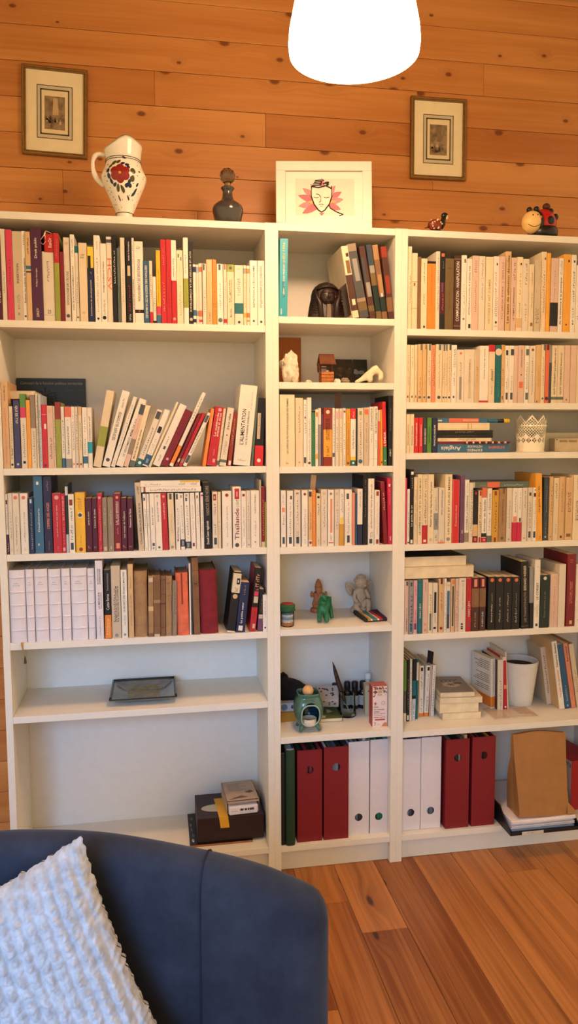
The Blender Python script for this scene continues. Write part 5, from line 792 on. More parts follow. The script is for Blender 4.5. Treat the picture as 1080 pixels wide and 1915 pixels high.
LEANGAP = 0.0
NB = 0
def make_book(rk, K, x, y, w, h, lean, d, col, label, marks, extra):
    z = SZ[rk] + 0.02
    t = thing(K, label, 'book', (x, y, z), (0, lean, next((float(e[3:]) for e in extra if e.startswith('rz ')), 0)), 'books on the %s shelf of the %s bookcase' % (SHN[rk], NICE[rk[0]]))
    ox = -w if lean > 0 else 0.0
    old = K == 'old_book'
    body = cmat(col, 'old' if old else 'cover')
    vol = 'V' in extra
    side = None
    for e in extra:
        if e.startswith('cover '): side = e.split()[1]
    rounded = min(w * 0.22, 0.9) if vol or (old and w > 2.2) else 0.0
    cv = cover_shell(w, h, d, 0.25 if vol or old else 0.06, rounded)
    cov = cv.build('cover', [body], t, (ox, 0, 0))
    page_block(w, h, d, vol or old, 0.14 if not rounded else rounded + 0.35).build('page_block', OLDPAPER if old or col in ('tan', 'cream', 'kraft') else PAPER, t, (ox, 0, 0))
    if vol:
        for fz in (0.17, 0.345, 0.52, 0.70, 0.90):
            r = MB(); n = 9
            pts = [(w / 2 - math.cos(PI * i / n) * (w / 2 - .27), rounded - math.sin(PI * i / n) * (rounded + 0.05), h * fz + math.sin(i * 1.7 + w) * 0.05) for i in range(n + 1)]
            r.tube(pts, 0.26, 8); r.build('raised_band', body, cov)
        r = MB(); rr = random.Random(int(w * 100))
        for q in range(2):
            flat_text(r, '~%d' % (3 + q * 3), w * (0.36 - 0.08 * q), w * (0.62 + 0.08 * q), h * (0.815 - 0.03 * q), h * (0.83 - 0.03 * q), -0.03)
        r.build('lettering', cmat('grey', 'ink'), cov)
    ink = MB(); inkm = []
    lay = 0.0
    for m in marks:
        p = m.split(); k = p[0]
        if k == 'b':
            z0, z1 = float(p[1]), float(p[2]); q = MB()
            q.prism([(-0.01, 2.0), (-0.01, 0.1), (min(0.12, w * .18), -0.015), (w - min(0.12, w * .18), -0.015), (w + 0.01, 0.1), (w + 0.01, 2.0),
                     (w - 0.005, 2.0), (w - 0.005, 0.12), (0.005, 0.12), (0.005, 2.0)], h * z0 + 0.01, h * z1 - 0.01, 'xy')
            q.build('spine_band', cmat(p[3]), cov)
        elif k == 's':
            q = MB(); lay += 0.004
            frac_box(q, w, h, float(p[1]), float(p[2]), max(float(p[3]), 0.06), min(float(p[4]), 0.94), 0, -0.02 - lay)
            q.build('spine_label', cmat(p[5]), cov)
        elif k == 'o':
            q = MB(); r = float(p[3]) * w; cz = float(p[1]) * h
            q.prism([(w / 2 + r * math.cos(2 * PI * i / 14), cz + r * math.sin(2 * PI * i / 14)) for i in range(14)], -0.03, 0.02, 'xz')
            q.build('emblem', cmat(p[2]), cov)
        elif k == 't':
            dr, z0, z1, c, size = p[1], float(p[2]), float(p[3]), p[4], p[5]
            txt = m.split(None, 6)[6]
            cen = 0.5
            if '@' in size: size, cen = size.split('@'); cen = float(cen)
            size = float(size)
            if c not in inkm: inkm.append(c)
            mi = inkm.index(c); ls = txt.split('/') if not txt.startswith('l/') else [txt]
            yy = -0.034 - lay
            if dr == 'H':
                n = len(ls); zz = (z1 - z0) * h / n
                for i, s in enumerate(ls): flat_text(ink, s, w * (0.5 - size / 2), w * (0.5 + size / 2), h * z1 - zz * (i + 0.85), h * z1 - zz * (i + 0.1), yy, mi)
            else:
                n = len(ls); tw = size * w if n > 1 else size * w; lw = tw / n
                xs = w * cen - tw / 2
                order = ls if dr == 'U' else ls[::-1]
                for i, s in enumerate(order):
                    flat_text(ink, s, xs + lw * (i + 0.06), xs + lw * (i + 0.94 if n > 1 else 1), h * z0, h * z1, yy, mi, dr)
    if inkm: ink.build('lettering', [cmat(c, 'inklight' if col in DARKCOVERS else 'ink') for c in inkm], cov, fix=False)
    if side:
        q = MB().box(-0.03, 0.0, 0.3, d - 0.05, 0.05, h - 0.05); q.build('front_cover', cmat(side), t, (ox, 0, 0))
        if K == 'comic_album':
            q = MB(); rr = random.Random(5)
            q.box(-0.05, -0.02, 1, d - 1, 1.2, h * 0.5); q.build('cover_picture', cmat('darkbrown'), t, (ox, 0, 0))
    for e in extra:
        if e.startswith('wrap '):
            MB().box(-0.05, 0.0, 0.1, d, h * 0.045, h * 0.25).build('wraparound_band', cmat(e.split()[1]), cov)
            q = MB(); rr = random.Random(2)
            for i in range(16):
                zz = h * (0.92 - i * 0.037); a0 = 1.0 + rr.random() * .3
                if i in (5, 6, 12): continue
                q.box(-0.03, 0.0, a0, d - 1 - rr.random() * 4, zz - 0.18, zz)
            q.build('blurb_text', cmat('taupe', 'ink'), cov)
    return t
for line in BOOKS.strip().split('\n'):
    p = line.split('|'); hd = p[0].split()
    ms = [q for q in p[2:] if q[:2] in ('t ', 'b ', 's ', 'o ')]
    ex = [q for q in p[2:] if q not in ms]
    make_book(hd[0], hd[1], *[float(v) for v in hd[2:8]], hd[8], p[1], ms, ex)

def lying_book(K, label, loc, sx, sy, sz, col, rotz=0.0, spine='front', marks=(), top=None, group=None, pages=None):
    """A book lying flat: sx along x, sy deep, sz thick; the spine or the page edges face the viewer."""
    t = thing(K, label, 'book', loc, (0, 0, rotz), group)
    m = MB()
    if spine == 'front':
        m.prism([(0, 0), (0, 0.06), (sy - 0.0, 0.06), (sy, 0)], 0, sx, 'xy') if False else None
        m.box(0, sx, 0, 0.08, 0, sz); m.box(0, sx, 0.08, sy, 0, 0.06); m.box(0, sx, 0.08, sy, sz - 0.06, sz)
    else:
        m.box(0, sx, sy - 0.08, sy, 0, sz); m.box(0, sx, 0, sy - 0.08, 0, 0.07); m.box(0, sx, 0, sy - 0.08, sz - 0.07, sz)
    cov = m.build('cover', cmat(col), t)
    MB().box(0.05, sx - 0.05, 0.1, sy - 0.1, 0.07, sz - 0.08).build('page_block', pages or PAPER, t)
    if top: MB().box(0.1, sx - 0.1, 0.1, sy - 0.1, sz, sz + 0.02).build('front_cover', cmat(top), t)
    for q in marks:
        if q[0] == 'band':
            MB().box(sx * q[1], sx * q[2], -0.015, 0.03, 0.005, sz - 0.005).build('spine_band', cmat(q[3]), cov)
        elif q[0] == 'box':
            MB().box(sx * q[1], sx * q[2], -0.015, 0.03, sz * q[3], sz * q[4]).build('spine_label', cmat(q[5]), cov)
        else:
            mb = MB()
            flat_text(mb, q[1], sx * q[2], sx * q[3], sz * q[4], sz * q[5], -0.03)
            if len(q) > 7:   # upside down
                mb.v = [(sx * (q[2] + q[3]) - a, b, sz * (q[4] + q[5]) - c) for a, b, c in mb.v]
            mb.build('lettering', cmat(q[6], 'ink'), cov, fix=False)
    return t
g3 = 'books lying on the third shelf row of the left bookcase'
lying_book('paperback', 'white paperback with a red disc lying flat under another on the third shelf row', (-39.4, 0.8, 122.95), 17.7, 11, 1.6, 'white', 0, marks=[('band', .04, .07, 'rust'), ('t', '~26', .15, .92, .25, .6, 'grey')], group=g3)
lying_book('paperback', 'white paperback with a yellow corner lying topmost on the third shelf row', (-39.6, 0.9, 124.6), 17.6, 11, 1.75, 'white', 0, marks=[('box', .66, .985, .7, .985, 'yellow'), ('t', '~9', .16, .36, .25, .55, 'taupe'), ('t', '~8', .64, .75, .2, .6, 'taupe'), ('t', '~2', .08, .1, .2, .6, 'brown'), ('t', '~8', .84, .95, .2, .6, 'taupe')], group=g3)
lying_book('trade_paperback', 'grey-green paperback with a red patch lying flat on the row', (64.9, 0.9, 122.75), 19.2, 13, 1.8, 'greygreen', 0, marks=[('band', .25, .47, 'salmon'), ('band', .0, .03, 'beige'), ('t', '~16', .55, .9, .3, .6, 'paleblue'), ('t', '~6', .12, .24, .3, .6, 'beige')], group='book lying on the fourth shelf of the right bookcase')
g5 = 'books lying on the fifth shelf of the right bookcase'
lying_book('trade_paperback', 'thick cream paperback lying page edges out, under a black-topped one', (42.3, 1.0, 93.95), 23.4, 14.5, 3.7, 'ivory', 0.0, spine='back', group=g5)
lying_book('trade_paperback', 'black-topped paperback lying uppermost, page edges out', (42.5, 1.6, 97.75), 20.8, 14.5, 3.1, 'ivory', 0.0, spine='back', top='black', group=g5)
# ------------------------------------------------------------------ lying books on the third and sixth shelves of the right bookcase
gs = 'books stacked flat on the third shelf of the right bookcase'
b0 = 52.7
lying_book('trade_paperback', 'blue language course book at the bottom of the small flat stack', (b0, 1.0, 134.02), 23.8, 16, 2.75, 'steelblue', 0, marks=[('t', 'Anglais', .05, .33, .22, .85, 'white', 1), ('t', 'MÉTHODE', .42, .63, .5, .85, 'white', 1), ('t', 'EXPRESS', .42, .63, .12, .42, 'white', 1), ('t', 'INTENSIVE', .72, .95, .45, .75, 'salmon', 1)], group=gs)
lying_book('paperback', 'thin maroon paperback lying on the blue course book', (b0 + 0.1, 0.9, 136.8), 19.5, 12, 0.75, 'darkred', 0, group=gs)
lying_book('paperback', 'thin cream paperback lying third in the small flat stack', (b0 + 0.1, 1.1, 137.57), 18.0, 11.5, 1.05, 'ivory', 0, marks=[('t', '~18', .35, .7, .2, .8, 'rust', 1), ('t', '~7', .04, .2, .2, .8, 'mustard')], group=gs)
lying_book('paperback', 'black paperback lying just above the thin cream one', (b0, 1.2, 138.65), 18.6, 11.5, 1.25, 'black', 0, marks=[('t', '~20', .1, .7, .3, .7, 'taupe', 1)], group=gs)
lying_book('paperback', 'black paperback lying just below the cream boxed one', (b0 + 0.1, 1.0, 139.93), 18.4, 11.5, 1.15, 'black', 0, marks=[('t', '~12', .3, .65, .3, .7, 'beige', 1)], group=gs)
lying_book('paperback', 'cream paperback with a rounded line frame, second from the top of the flat stack', (b0, 0.9, 141.12), 17.3, 11.2, 2.3, 'ivory', 0, marks=[('box', .05, .95, .78, .82, 'tan'), ('box', .05, .95, .2, .24, 'tan'), ('box', .57, .6, .1, .9, 'tan'), ('box', .64, .66, .1, .9, 'tan')], group=gs)
lying_book('paperback', 'blue and orange paperback lying topmost of the small flat stack', (b0, 0.8, 143.45), 16.6, 11, 1.5, 'steelblue', 0, marks=[('box', .0, .08, .3, .6, 'ivory'), ('box', .22, .82, .06, .94, 'salmon'), ('t', '~6', .3, .45, .3, .7, 'coral'), ('t', 'PROVOCATIONS', .5, .8, .3, .75, 'ivory', 1)], group=gs)
# highlighter pen on the stack and a beaded bracelet
t = thing('marker_pen', 'yellow-capped blue marker lying beside the topmost book of the flat stack', 'pen', (69.6, 1.6, 144.05))
mtx = Matrix.Rotation(PI / 2, 4, 'Y')
MB().lathe([(0.5, 0), (0.62, 0.2), (0.62, 3.2), (0.55, 3.4)], n=16, mtx=mtx).build('barrel', mat('2d6a86', 0.35), t)
MB().lathe([(0.63, 3.3), (0.63, 5.4), (0.6, 5.5)], n=16, mtx=mtx).build('label_ring', mat('20242c', 0.4), t)
MB().lathe([(0.66, 5.4), (0.7, 5.6), (0.7, 7.2), (0.55, 7.4)], n=16, mtx=mtx).build('cap', mat('d9b21e', 0.35), t)
t = thing('bead_bracelet', 'dark red bead string with pale beads on the blue course book', 'bracelet', (62.0, 0.7, 136.75))
MB().tube([(-0.5, 0, 0.35), (5, -0.05, 0.4), (10, -0.1, 0.45), (15.2, 0.1, 0.5)], 0.12, 6).build('cord', mat('4a1418', 0.7), t)
rb = MB(); rp = MB()
for i in range(14):
    (rb if i % 2 else rp).ball((0.4 + i * 1.08, -0.08, 0.42), 0.42, 10)
rb.build('bead_string', mat('5a1a1c', 0.35), t, fix=False); q = rp.build('pale_bead_string', mat('d8a090', 0.35), t, fix=False); q['label'] = 'pale pink beads'

g6 = 'books stacked flat on the sixth shelf of the right bookcase'
lying_book('paperback', 'tan paperback at the bottom of the flat pile on the sixth shelf', (58.4, 7.3, 44.02), 13.4, 12, 2.4, 'tan', -0.04, spine='back', group=g6)
lying_book('paperback', 'white paperback with a yellow side, second from the bottom of the flat pile', (57.4, 7.6, 46.45), 13.6, 14, 3.2, 'offwhite', -0.05, spine='back', group=g6)
lying_book('paperback', 'cream paperback turned askew, second from the top of the flat pile', (57.6, 8.0, 49.68), 14.6, 13, 1.9, 'cream', -0.1, spine='back', group=g6)
t = lying_book('paperback', 'brown-covered paperback lying topmost of the flat pile on the sixth shelf', (57.8, 8.3, 51.62), 11.8, 17.0, 1.7, 'taupe', -0.1, spine='back', top='taupe', group=g6)
q = MB(); rr = random.Random(8)
q.prism([(5.9 + 3.0 * math.cos(a * PI / 8) * (1 + .15 * math.sin(3 * a)), 8 + 2.6 * math.sin(a * PI / 8)) for a in range(16)], 1.72, 1.735, 'xy')
q.build('cover_picture', mat('c9b79c', 0.6), t)
q = MB()
for i in range(6): q.tube([(5.9, 8, 1.74), (5.9 + 1.5 * math.cos(i * PI / 3), 8 + 1.5 * math.sin(i * PI / 3), 1.74)], 0.1, 5)
q.prism([(8.6 + 1.6 * math.cos(a * PI / 6), 9.4 + 0.8 * math.sin(a * PI / 6)) for a in range(12)], 1.735, 1.745, 'xy', 1)
for i in range(4): q.box(3.4 + i * 1.5, 4.0 + i * 1.5, 11.6, 12.4, 1.72, 1.735)
q.box(3, 9.5, 13.2, 13.5, 1.72, 1.735)
q.build('cover_print', [mat('3a2c22', 0.6), mat('7c3a2c', 0.6)], t, fix=False)

def bookmark(label, loc, w, h, rot, m, extra=None):
    o = MB().box(0, w, 0, 0.05, 0, h).build('bookmark', m, None, loc, rot); tag(o, label, 'bookmark'); return o
bookmark('black bookmark sticking up out of a white book on the sixth shelf', (55.2, 15.5, 58.3), 2.3, 8.2, (0.05, 0.12, -0.9), mat('2a2426', 0.5))
bookmark('brown bookmark sticking up behind the amber spine row of the middle bookcase', (20.6, 7.0, 145), 2.0, 8.0, (0, 0.05, -0.4), mat('6a4a36', 0.6))
bookmark('curled tan bookmark sticking out of a white paperback in the middle bookcase', (12.3, 5.0, 121.2), 1.6, 6.2, (0, 0.1, -0.2), mat('c8a070', 0.6))
t = thing('ribbon_bookmark', 'golden ribbon hanging over the shelf edge below the white bound volumes', 'ribbon', (-74.6, -0.35, 79.35))
MB().tube([(0, 0.5, 0.05), (0.05, 0.1, 0.0), (0.15, -0.05, -1.2), (0.45, -0.1, -2.8), (0.7, -0.05, -4.2)], 0.38, 6, flat=0.12).build('ribbon', mat('b08a48', 0.5), t)
MB().lathe([(0.25, -6.2), (0.42, -6.0), (0.3, -4.8), (0.18, -4.1)], c=(0.75, 0, 0), n=10).build('tassel', mat('4a4238', 0.8), t)

# red notebook on the white volume, with its hanging ribbon
t = thing('notebook', 'small red notebook lying on a white volume on the top shelf', 'notebook', (-64.75, 0.8, 191.35))
MB().box(0, 3.05, 0, 8, 0, 0.1).box(0, 3.05, 0, 8, 5.0, 5.1).box(0, 3.05, 0, 0.15, 0, 5.1, bev=0.04).box(0, 0.15, 0, 8, 0, 5.1).box(2.9, 3.05, 0, 8, 0, 5.1).build('cover', mat('b01c1c', 0.45), t)
q = MB(); flat_text(q, 'EssOr', 1.15, 2.0, 1.3, 4.0, -0.03, 0, 'U'); q.build('lettering', mat('e8d8cc', 0.5), t, fix=False)
q = MB().tube([(0.6, -0.2, 5.2), (-0.2, -0.3, 4.2), (-0.9, -0.3, 3.2), (-0.7, -0.3, 2.3), (-0.1, -0.3, 2.0), (0.45, -0.3, 2.8), (0.35, -0.3, 4.0), (0.2, -0.2, 5.0), (0.5, 0.1, 5.8), (1.6, 0.8, 5.6), (2.2, 1.2, 5.15)], 0.22, 8, flat=0.4)
q.build('ribbon', mat('e6cdb4', 0.6), t)

# grey leaning book behind the leaning ones, and the magazine against the back board
t = thing('magazine', 'dark slate exam yearbook standing behind the second-shelf books', 'magazine', (-78.0 + 0.05, 24.9, 130.42), (-0.02, 0, 0))
MB().box(0.2, 21.3, 0, 0.9, 0, 27.6).build('cover', mat('2e3740', 0.45, 0.06), t)
q = MB(); flat_text(q, 'Concours de la fonction publique territoriale', 1.4, 20.4, 25.4, 26.5, -0.03)
q.build('heading', mat('8a919a', 0.5), t, fix=False)
q = MB(); flat_text(q, 'annales', 1.6, 12.4, 21.6, 24.7, -0.03); flat_text(q, 'corrigées', 1.6, 12.6, 19.0, 22.4, -0.035); q.build('lettering', mat('12171d', 0.5), t, fix=False)
q = MB(); q.tube([(12 + 9.0 * math.cos(a), -0.02, 13 + 10.5 * math.sin(a)) for a in [PI * (0.5 + 0.5 * i / 14) for i in range(15)]] , 0.16, 6, flat=0.3)
q.tube([(12 + k, -0.02, 23.5 + k * 0.05) for k in (0, 4, 9)], 0.16, 6, flat=0.3); q.build('cover_line', mat('8a8680', 0.5), t)
q = MB()
for i, s in enumerate(('~12', '~11', '~13', '~9')): flat_text(q, s, 14.6, 19.0, 18.6 - i * 1.0, 19.1 - i * 1.0, -0.03)
q.build('small_print', mat('b8b0a4', 0.5), t, fix=False)
t = thing('trade_paperback', 'grey paperback seen slantwise in the gap behind the leaning spines', 'book', (-15.6, 14, 130.42), (0.0, 0.0, 0.35), 'books on the second shelf of the left bookcase')
MB().box(0, 10.5, 0, 1.0, 0, 12.5).build('cover', mat('6f6a62', 0.5), t)
q = MB(); flat_text(q, '~8', 5.5, 9.5, 3.4, 4.2, -0.03); flat_text(q, '~6', 5.5, 8.5, 2.2, 3.0, -0.03); q.build('lettering', mat('3a342e', 0.5), t, fix=False)
lying = lying_book('trade_paperback', 'brown paperback lying on the row behind the tan marketing book', (-77.3, 5, 150.4), 8, 16, 2.4, 'tan', 0.02, spine='back', top='rust', group='book lying on the second shelf of the left bookcase')

# ------------------------------------------------------------------ top of the bookcases
def surf_decal(mb, prof, th, zz, pts, off=0.04, mi=0):
    """A painted patch following a surface of revolution; pts = offsets (cm along the girth, cm up)."""
    def rad(z):
        for (ra, za), (rb_, zb) in zip(prof, prof[1:]):
            if za <= z <= zb: return ra + (rb_ - ra) * (z - za) / max(zb - za, 1e-6)
        return prof[-1][0]
    R0 = max(rad(zz), 0.5)
    def P(u, v):
        a = th + u / R0; r = rad(zz + v) + off
        return (r * math.cos(a), r * math.sin(a), zz + v)
    n = len(pts); cx = sum(p[0] for p in pts) / n; cy = sum(p[1] for p in pts) / n
    rings = [1.0, 0.66, 0.33]
    vs = []; fs = []
    for s_ in rings: vs += [P(cx + (u - cx) * s_, cy + (v - cy) * s_) for u, v in pts]
    vs.append(P(cx, cy))
    for i in range(2):
        for k in range(n): fs.append((i * n + k, i * n + (k + 1) % n, (i + 1) * n + (k + 1) % n, (i + 1) * n + k))
    for k in range(n): fs.append((2 * n + k, 2 * n + (k + 1) % n, 3 * n))
    mb.add(vs, fs, mi, True)

t = thing('jug', 'white pottery jug painted with a big red flower on top of a bookcase', 'jug', (-42.4, 4.5, 202.0)); JUG = t
prof = [(2.3, 0), (2.45, 0.2), (2.45, 1.0), (2.3, 1.3), (2.6, 2.2), (3.6, 4.8), (5.0, 8.4), (6.1, 11.2), (6.65, 13.0), (6.7, 13.8), (6.2, 15.2), (5.5, 16.8), (5.15, 18.2), (5.1, 19.2)]
ceramic = mat('ece4d4', 0.18, 0.02, 20, name='glazed_white', spec=0.5)
m = MB().lathe(prof, n=48, caps=True)
n = 48
def rim(a):
    x = math.cos(a); y = math.sin(a)
    return 22.2 + 3.0 * math.exp(-((x - 0.15) / 0.62) ** 2) + 1.3 * max(0, x)
vs = []; fs = []
for i in range(7):
    f = i / 6
    for k in range(n):
        a = 2 * PI * k / n
        zz = 19.2 + (rim(a) - 19.2) * f; r = 5.1 + 0.35 * f + 0.25 * f * f
        if i > 0: pass
        vs.append((r * math.cos(a), r * math.sin(a), zz))
for i in range(5, -1, -1):
    f = i / 6
    for k in range(n):
        a = 2 * PI * k / n
        vs.append(((4.8 + 0.55 * f) * math.cos(a), (4.8 + 0.55 * f) * math.sin(a), 19.2 + (rim(a) - 19.2) * f - 0.1))
for i in range(12):
    for k in range(n): fs.append((i * n + k, i * n + (k + 1) % n, (i + 1) * n + (k + 1) % n, (i + 1) * n + k))
m.add(vs, fs, 0, True); m.build('body', ceramic, t)
m = MB(); m.tube([(5.47 * math.cos(2 * PI * k / n), 5.47 * math.sin(2 * PI * k / n), rim(2 * PI * k / n)) for k in range(n)], 0.17, 6, closed=True)
m.build('rim_line', mat('3a1c18', 0.25), t)
m = MB().tube([(-5.0, 0, 20.6), (-6.4, -0.2, 21.0), (-7.8, -0.3, 20.9), (-8.8, -0.4, 19.6), (-9.1, -0.4, 17.2), (-8.8, -0.4, 14.9), (-7.9, -0.3, 12.8), (-6.6, -0.2, 11.4), (-5.7, 0, 10.6)], [0.75, 0.75, 0.8, 0.85, 0.9, 0.9, 0.9, 0.8, 0.7], 12)
smooth_obj(m.build('handle', ceramic, t), 1)
TH = math.atan2(-229 - 4.5, -34.8 + 42.4) - 0.05
RED = mat('8e2420', 0.25, 0.12, 180); NAV = mat('232a44', 0.25, 0.15, 200); OLI = mat('4c4a26', 0.25, 0.15, 200); YEL = mat('c89a3c', 0.3)
m = MB()
for k in range(6):
    a = PI / 2 + k * PI / 3
    surf_decal(m, prof, TH + -0.12, 13.1, [(1.85 * math.cos(a) + 1.3 * math.cos(b), 1.75 * math.sin(a) + 1.3 * math.sin(b)) for b in [2 * PI * i / 12 for i in range(12)]], 0.05 + k * 0.003)
surf_decal(m, prof, TH - 0.12, 13.1, [(1.9 * math.cos(b), 1.9 * math.sin(b)) for b in [2 * PI * i / 12 for i in range(12)]], 0.07)
surf_decal(m, prof, TH - 0.12, 13.1, [(0.42 * math.cos(b), 0.42 * math.sin(b)) for b in [2 * PI * i / 10 for i in range(10)]], 0.09, 1)
m.build('painted_flower', [RED, YEL], t, fix=False)
def leafpts(cx, cy, l, w_, a):
    out = []
    for i in range(12):
        b = 2 * PI * i / 12; u = l * math.cos(b); v = w_ * math.sin(b) * (1 - 0.25 * math.cos(b))
        out.append((cx + u * math.cos(a) - v * math.sin(a), cy + u * math.sin(a) + v * math.cos(a)))
    return out
m = MB()
for cx, cy, l, w_, a in ((-2.2, 3.6, 1.0, .6, .7), (-0.6, 3.9, .9, .5, .5), (3.9, 1.0, 1.0, .85, 1.5), (3.8, -1.4, 1.0, .8, 1.4), (-1.1, -4.3, 1.2, .6, 1.4), (0.6, -4.6, 1.3, .6, 2.1), (-3.2, 2.6, .9, .45, .9)):
    surf_decal(m, prof, TH - .12, 13.1, leafpts(cx, cy, l, w_, a))
m.build('painted_leaves', OLI, t, fix=False)
m = MB()
for cx, cy, l, w_, a in ((0.9, 3.3, .8, .45, .3), (2.3, 2.9, .8, .5, .2), (2.6, 2.1, .6, .5, 1.2), (-3.9, 1.1, .8, .6, 1.5), (-3.7, -0.6, .9, .6, 1.6), (-3.2, -2.2, 1.0, .5, 1.9), (-2.1, -3.3, .8, .5, .6), (2.2, -3.4, .9, .6, .8), (3.2, -3.4, .8, .6, 2.2), (2.9, -2.3, .6, .5, 1.5), (5.6, -5.0, 1.4, .5, 1.1), (4.9, -5.8, .8, .4, .9), (3.0, -7.0, .9, .35, 2.2), (-1.2, -7.2, 1.0, .3, 2.0), (1.4, 5.3, .8, .35, -.3), (6.0, -2.8, .7, .4, 1.2), (6.2, 1.2, .4, .3, 0)):
    surf_decal(m, prof, TH - .12, 13.1, leafpts(cx, cy, l, w_, a))
m.build('painted_blossoms', NAV, t, fix=False)
m = MB(); rr = random.Random(4)
for i in range(60):
    u = rr.uniform(-9, 9); v = rr.uniform(-10.5, 5.4)
    if u * u + v * v < 26: continue
    surf_decal(m, prof, TH - .12, 13.1, leafpts(u, v, .22, .16, rr.random() * 3))
m.build('painted_dots', mat('6a4e1e', 0.3), t, fix=False)
m = MB()
for r_, z_ in ((5.2, 19.0), (5.22, 18.4), (2.6, 1.9)):
    m.tube([((r_ + .02) * math.cos(2 * PI * k / 40), (r_ + .02) * math.sin(2 * PI * k / 40), z_) for k in range(40)], 0.1, 5, closed=True)
m.build('painted_bands', mat('4a3c26', 0.3), t)

JUG.scale = (.96, .96, .865)
t = thing('decanter', 'small smoked glass decanter with a ball stopper on top of a bookcase', 'decanter', (-12.4, 4.5, 202.0))
m = MB().lathe([(3.5, 0), (3.7, 0.3), (4.55, 3.6), (4.6, 4.4), (4.2, 5.4), (3.0, 6.4), (2.0, 7.0), (1.55, 8.0), (1.4, 9.4), (1.55, 9.9), (2.0, 10.4), (1.95, 10.7), (1.3, 10.8)], n=40)
m.build('bottle', mat('3d3836', 0.12, 0.1, 15, name='smoked_glass', spec=0.6), t)
m = MB().lathe([(1.0, 10.5), (0.95, 11.9), (1.3, 12.2)], n=8)
m.build('stopper_neck', mat('8a6a48', 0.1, 0.1, 30, spec=0.6), t)
bm = bmesh.new(); bmesh.ops.create_icosphere(bm, subdivisions=2, radius=2.4)
vs = [(v.co.x, v.co.y, v.co.z + 14.0) for v in bm.verts]; fs = [[v.index for v in f.verts] for f in bm.faces]; bm.free()
m = MB().add(vs, fs, 0, False); m.build('stopper', glass_mat('smoky_cut_glass', '9aa0a0', 0.05), t)

def picture(name, label, cat, loc, rot, w_, h_, fw_, fd, fm, matw, mm, group=None, extra_lines=()):
    t = thing(name, label, cat, loc, rot, group)
    m = MB()
    for a, b, c, d in ((0, w_, h_ - fw_, h_), (0, w_, 0, fw_), (0, fw_, fw_, h_ - fw_), (w_ - fw_, w_, fw_, h_ - fw_)):
        m.box(a, b, 0, fd, c, d, bev=min(0.18, fw_ * .2))
    m.build('frame', fm, t)
    MB().box(fw_ - 0.1, w_ - fw_ + 0.1, fd * 0.4, fd * 0.4 + 0.15, fw_ - 0.1, h_ - fw_ + 0.1).build('mount', mm, t); global MOUNT; MOUNT = t.children[-1]
    return t
gold = mat('7a5a30', 0.35, 0.2, 60, metal=0.5, name='dull_gold'); ivorym = mat('e2d2ac', 0.7, 0.04, 20, name='ivory_mount'); greyline = mat('4c4434', 0.6); band = mat('c2b496', 0.7, 0.05, 40)
def etching(label, x, z, roll, seed):
    w_, h_ = 19.7, 26.6
    t = picture('picture_frame', label, 'picture', (x, 26.6, z), (0, roll, 0), w_, h_, 1.25, 1.35, gold, 0, ivorym, 'engravings hung on the pine wall')
    mo = MOUNT
    m = MB()
    for a, b, c, d in ((0.35, w_ - .35, h_ - .55, h_ - .4), (0.35, w_ - .35, .4, .55), (.4, .55, .4, h_ - .4), (w_ - .55, w_ - .4, .4, h_ - .4)): m.box(a, b, -0.05, 0.05, c, d)
    m.build('gilt_edge', mat('b08c50', 0.3, 0.1, 40, metal=0.6), t)
    x0, x1, z0, z1 = 4.5, 15.2, 5.2, 21.1
    m = MB(); m.box(x0, x1, .5, .53, z0, z1); m.build('wash_border', band, mo)
    m = MB()
    def ring(a, b, c, d, th): 
        for p in ((a, b, d - th, d), (a, b, c, c + th), (a, a + th, c, d), (b - th, b, c, d)): m.box(p[0], p[1], .46, .51, p[2], p[3])
    ring(x0, x1, z0, z1, 0.22); ring(x0 + 1.0, x1 - 1.0, z0 + 1.2, z1 - 1.1, 0.42)
    m.build('ruled_lines', greyline, mo)
    MB().box(x0 + 1.4, x1 - 1.4, .48, .5, z0 + 1.6, z1 - 1.5).build('inner_mount', mat('dcc8a0', 0.7, 0.04, 30), mo)
    mt, nt, b = new_mat('sepia_engraving')
    tc = nt.nodes.new('ShaderNodeTexCoord'); ns = nt.nodes.new('ShaderNodeTexNoise'); ns.inputs['Scale'].default_value = 38 + seed; ns.inputs['Detail'].default_value = 5
    r = nt.nodes.new('ShaderNodeValToRGB'); r.color_ramp.elements[0].position = .3; r.color_ramp.elements[1].position = .75
    r.color_ramp.elements[0].color = lin('54432f'); r.color_ramp.elements[1].color = lin('a88c66')
    nt.links.new(tc.outputs['Object'], ns.inputs['Vector']); nt.links.new(ns.outputs['Fac'], r.inputs['Fac']); nt.links.new(r.outputs['Color'], b.inputs['Base Color']); b.inputs['Roughness'].default_value = .6
    px0, px1, pz0, pz1 = 6.8, 12.9, 8.0, 17.9
    MB().box(px0, px1, .46, .48, pz0, pz1).build('print', mt, mo)
    rr = random.Random(seed); m = MB()
    for i in range(9):
        cx = rr.uniform(px0 + .6, px1 - .6); cz = pz0 + rr.uniform(1.2, 3.6); hh = rr.uniform(.8, 1.9)
        m.prism([(cx + .42 * s * (0.6 if v > .6 else 1), cz + hh * (v - .5)) for s, v in ((-1, 0), (1, 0), (.8, .5), (.35, .72), (.3, 1), (-.3, 1), (-.35, .72), (-.8, .5))], .43, .47, 'xz', i % 3)
    m.prism([(px0 + 2.4, pz0 + 4.4), (px0 + 4.2, pz0 + 4.4), (px0 + 3.9, pz1 - .5), (px0 + 2.6, pz1 - .5)], .44, .47, 'xz', 1 if seed == 3 else 3)
    m.build('drawn_figures', [mat('3c2c20', .6), mat('b89c72', .6), mat('6e4a38', .6), mat('7a6448', .6)], mo)
    return t
etching('gilt-framed sepia engraving hanging above the flowered jug', -73.9, 226.9, 0.03, 3)
etching('gilt-framed sepia engraving hanging beside the lamp, above the small bird', 51.6, 226.1, -0.005, 7)

